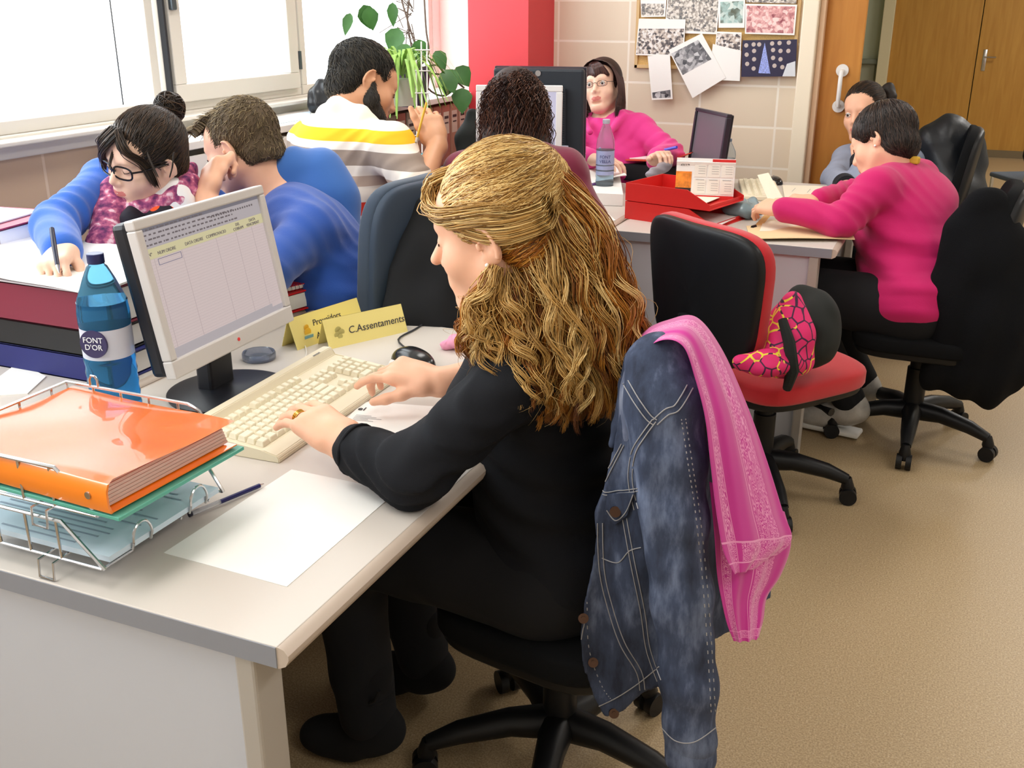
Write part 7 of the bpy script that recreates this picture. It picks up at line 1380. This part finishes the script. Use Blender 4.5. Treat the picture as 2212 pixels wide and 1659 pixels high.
poly('christmas_tree', [PY(1652, 92, y0), PY(1638, 158, y0), PY(1664, 159, y0)], mat('tree_blue', (150, 165, 230), .5, vary=.5, vscale=250), -.0008, .0006)
for (x, y) in ((1612, 98), (1628, 96), (1640, 96), (1668, 94), (1684, 93), (1704, 92), (1613, 118), (1629, 110), (1670, 108), (1686, 110), (1703, 110), (1629, 128), (1670, 125), (1686, 128), (1614, 138), (1673, 142), (1628, 148), (1690, 145)):
    q = PY(x, y, y0)-np.mean([PY(*c_, y0) for c_ in [(1604, 87), (1601, 166), (1718, 165), (1722, 85)]], 0); MB().cyl((q[0], -.001, q[2]), (q[0], -.0004, q[2]), .0095, seg=14).build('round_light', mat('light_spot', (196, 182, 176), .5), t)
poly('white_patch', [PY(1690, 165, y0), PY(1700, 138, y0), PY(1718, 132, y0), PY(1718, 165, y0)], mat('patch_pale', (215, 220, 228), .5), -.0008, .0006)
# plants on the window shelf
M_LEAF = mat('leaf_green', (96, 150, 66), .45, vary=.3, vscale=15, trans=.0); M_LEAFD = mat('leaf_dark', (66, 112, 56), .4, vary=.2, vscale=15); M_SPI = mat('spider_leaf', (150, 190, 92), .45, vary=.2, vscale=30); M_STEM = mat('stem_brown', (110, 92, 82), .7)
def leaf(mb, p, d, up, L_, w):
    d = nrm(d); s_ = nrm(np.cross(d, up)); u_ = np.cross(s_, d); prof = [(0, 0), (.12, .62), (.35, 1.), (.6, .82), (.82, .42), (1, .0)]; pr_ = None
    for a, b__ in prof:
        c_ = p+d*L_*a-u_*L_*.22*a*a; q = (mb.bm.verts.new(c_+s_*w*b__+u_*w*.25*b__), mb.bm.verts.new(c_), mb.bm.verts.new(c_-s_*w*b__+u_*w*.25*b__))
        if pr_: mb.bm.faces.new((pr_[0], pr_[1], q[1], q[0])); mb.bm.faces.new((pr_[1], pr_[2], q[2], q[1]))
        pr_ = q
pw_ = 4.25; PL = lambda x, y, w=pw_: P(x, y, w); rg = np.random.default_rng(3)
t = thing('potted_plant', 'trailing leafy plant in dark purple pot on the window shelf', 'plant', PL(920, 205)); pb_ = PL(920, 212); pz = zl
pot = MB().lathe([(0, 0), (.055, 0), (.075, .14), (.080, .14), (.080, .155), (.072, .155), (.070, .13), (0, .13)], seg=32).build('pot', mat('pot_purple', (74, 56, 88), .5), None, True); pot.location = (pb_[0]-.06, pb_[1], pz); attach(pot, t)
px0 = A3(pb_[0]-.06, pb_[1], pz+.14); st = MB(); lf = MB()
stems = [[px0, PL(925, 120), PL(920, 60), PL(915, -30)], [px0, PL(905, 130), PL(885, 60), PL(870, 10), PL(860, -30)], [px0, PL(890, 110), PL(880, 40), PL(888, -30)], [px0, PL(945, 160), PL(975, 165), PL(985, 175), PL(1003, 190)], [px0, PL(940, 140), PL(960, 155), PL(990, 150)], [px0, PL(880, 150), PL(865, 120), PL(858, 70)], [px0, PL(935, 200), PL(965, 205), PL(965, 180), PL(955, 150)]]
for s_ in stems: st.tube([Vector(p) for p in catmull(s_, 14)], .004, 5)
for k in range(16):
    c_ = catmull(stems[1 if k % 2 else 2], 30)[rg.integers(8, 29)]; st.tube([Vector(c_), Vector(c_+rg.normal(0, .035, 3)), Vector(c_+rg.normal(0, .06, 3))], .002, 4)
for (x, y, dx, dy_, L_, w) in [(860, 60, -.3, -1, .13, .055), (850, 100, .2, -1, .14, .05), (785, 10, .3, -1, .12, .05), (795, 15, .2, -1, .11, .045), (757, 28, -.3, -1, .11, .03), (848, 5, 0, -1, .11, .03), (905, 85, .1, -1, .10, .045), (880, 95, -.4, -1, .10, .04), (962, 150, .4, -1, .12, .055), (985, 145, .5, -.6, .11, .055), (998, 190, 0, -1, .12, .055), (940, 110, .6, -1, .10, .04), (915, 110, -.6, -.8, .09, .04), (870, 130, -.5, -1, .12, .045), (885, 160, .1, -1, .13, .045), (975, 165, -.4, -1, .10, .05)]:
    p = PL(x, y, pw_-rg.random()*.12); leaf(lf, p, cR*dx+cU*dy_+cF*rg.normal(0, .2), -cF+cU*.4, L_*.85, w*.8)
attach(st.build('stems', M_STEM, None, True), t); attach(lf.build('foliage', M_LEAFD, None, True), t)
hgs = MB(); hgs.tube([Vector(PL(790, -40)), Vector(PL(788, 5))], .003, 5)
t = thing('spider_plant', 'pale green spider plant spilling over the window shelf by the bearded man', 'plant', PL(870, 215, 4.0)); sp_ = MB(); c0 = PL(868, 165, 4.02)
for k in range(95):
    a = rg.uniform(0, 6.28); r_ = rg.uniform(.10, .28); L1 = c0+A3(math.cos(a)*r_*.5, math.sin(a)*r_*.5, .06+rg.random()*.05); L2 = c0+A3(math.cos(a)*r_, math.sin(a)*r_, -.02-rg.random()*.14); cv = catmull([c0, L1, L2], 9); pr_ = None
    for i, p in enumerate(cv):
        w = .0045*math.sin(math.pi*(i+.6)/9.4)+.001; sd_ = nrm(np.cross(cv[min(i+1, 8)]-cv[max(i-1, 0)], (0, 0, 1.)))*w; q = (sp_.bm.verts.new(p+sd_), sp_.bm.verts.new(p-sd_))
        if pr_: sp_.bm.faces.new((pr_[0], pr_[1], q[1], q[0]))
        pr_ = q
attach(sp_.build('foliage', M_SPI, None, True), t); pot = MB().lathe([(0, 0), (.05, 0), (.065, .10), (.06, .10), (0, .09)], seg=28).build('pot', mat('pot_white', (225, 220, 210), .5), None, True); pot.location = (c0[0], c0[1], c0[2]-.11); attach(pot, t)
t = thing('plant_trellis', 'thin white wire trellis ladder standing behind the raised hand', 'trellis', PL(915, 330, 3.9)); m_ = MB()
for x in (899, 910, 922): m_.tube([Vector(PL(x+2, 330, 3.9)), Vector(PL(x, 90 if x != 899 else 130, 3.9))], .0028, 6)
for y in (108, 153, 201, 293): m_.tube([Vector(PL(896, y, 3.895)), Vector(PL(930, y, 3.895))], .0024, 6)
attach(m_.build('wires', mat('white_wire', (235, 228, 225), .4), None, True), t)
# black object on the sill, cables
F = Field(); w_ = float((PZ(690, 244, zl)-CAM)@cF); F.caps([P(683, 225, w_), P(686, 205, w_), P(692, 185, w_)], [.035, .032, .022], k=.02); F.caps([P(705, 222, w_), P(703, 195, w_), P(698, 182, w_)], [.03, .028, .018], k=.02); o = link('black_pouch', F.mesh('black_pouch', .005, disp=wr(.003, 100, (1, 0, .3), 30)), None, mat('black_shiny', (40, 42, 46), .25)); tag(o, 'glossy black leather pouch on the window shelf behind the striped polo', 'pouch')
t = thing('laptop_bag', 'black bag and cables between red column and curly-haired woman', 'bag', P(1015, 250, 4.3)); F = Field(); F.caps([P(1022, 250, 4.3), P(1012, 300, 4.3), P(1010, 340, 4.3)], [.03, .05, .05], k=.03); attach(link('bag_body', F.mesh('bag_body', .006, disp=wr(.003, 60)), None, mat('bag_black', (28, 32, 30))), t)
sheet('paper_sheet', 'pale blue sheet lying on the white window shelf behind the boy', 'paper', [PX(600, 242, LX-.05), PX(668, 236, LX-.05), PX(670, 226, LX-.2), PX(615, 232, LX-.2)], zl+.001, mat('pale_blue_paper', (205, 222, 236)))
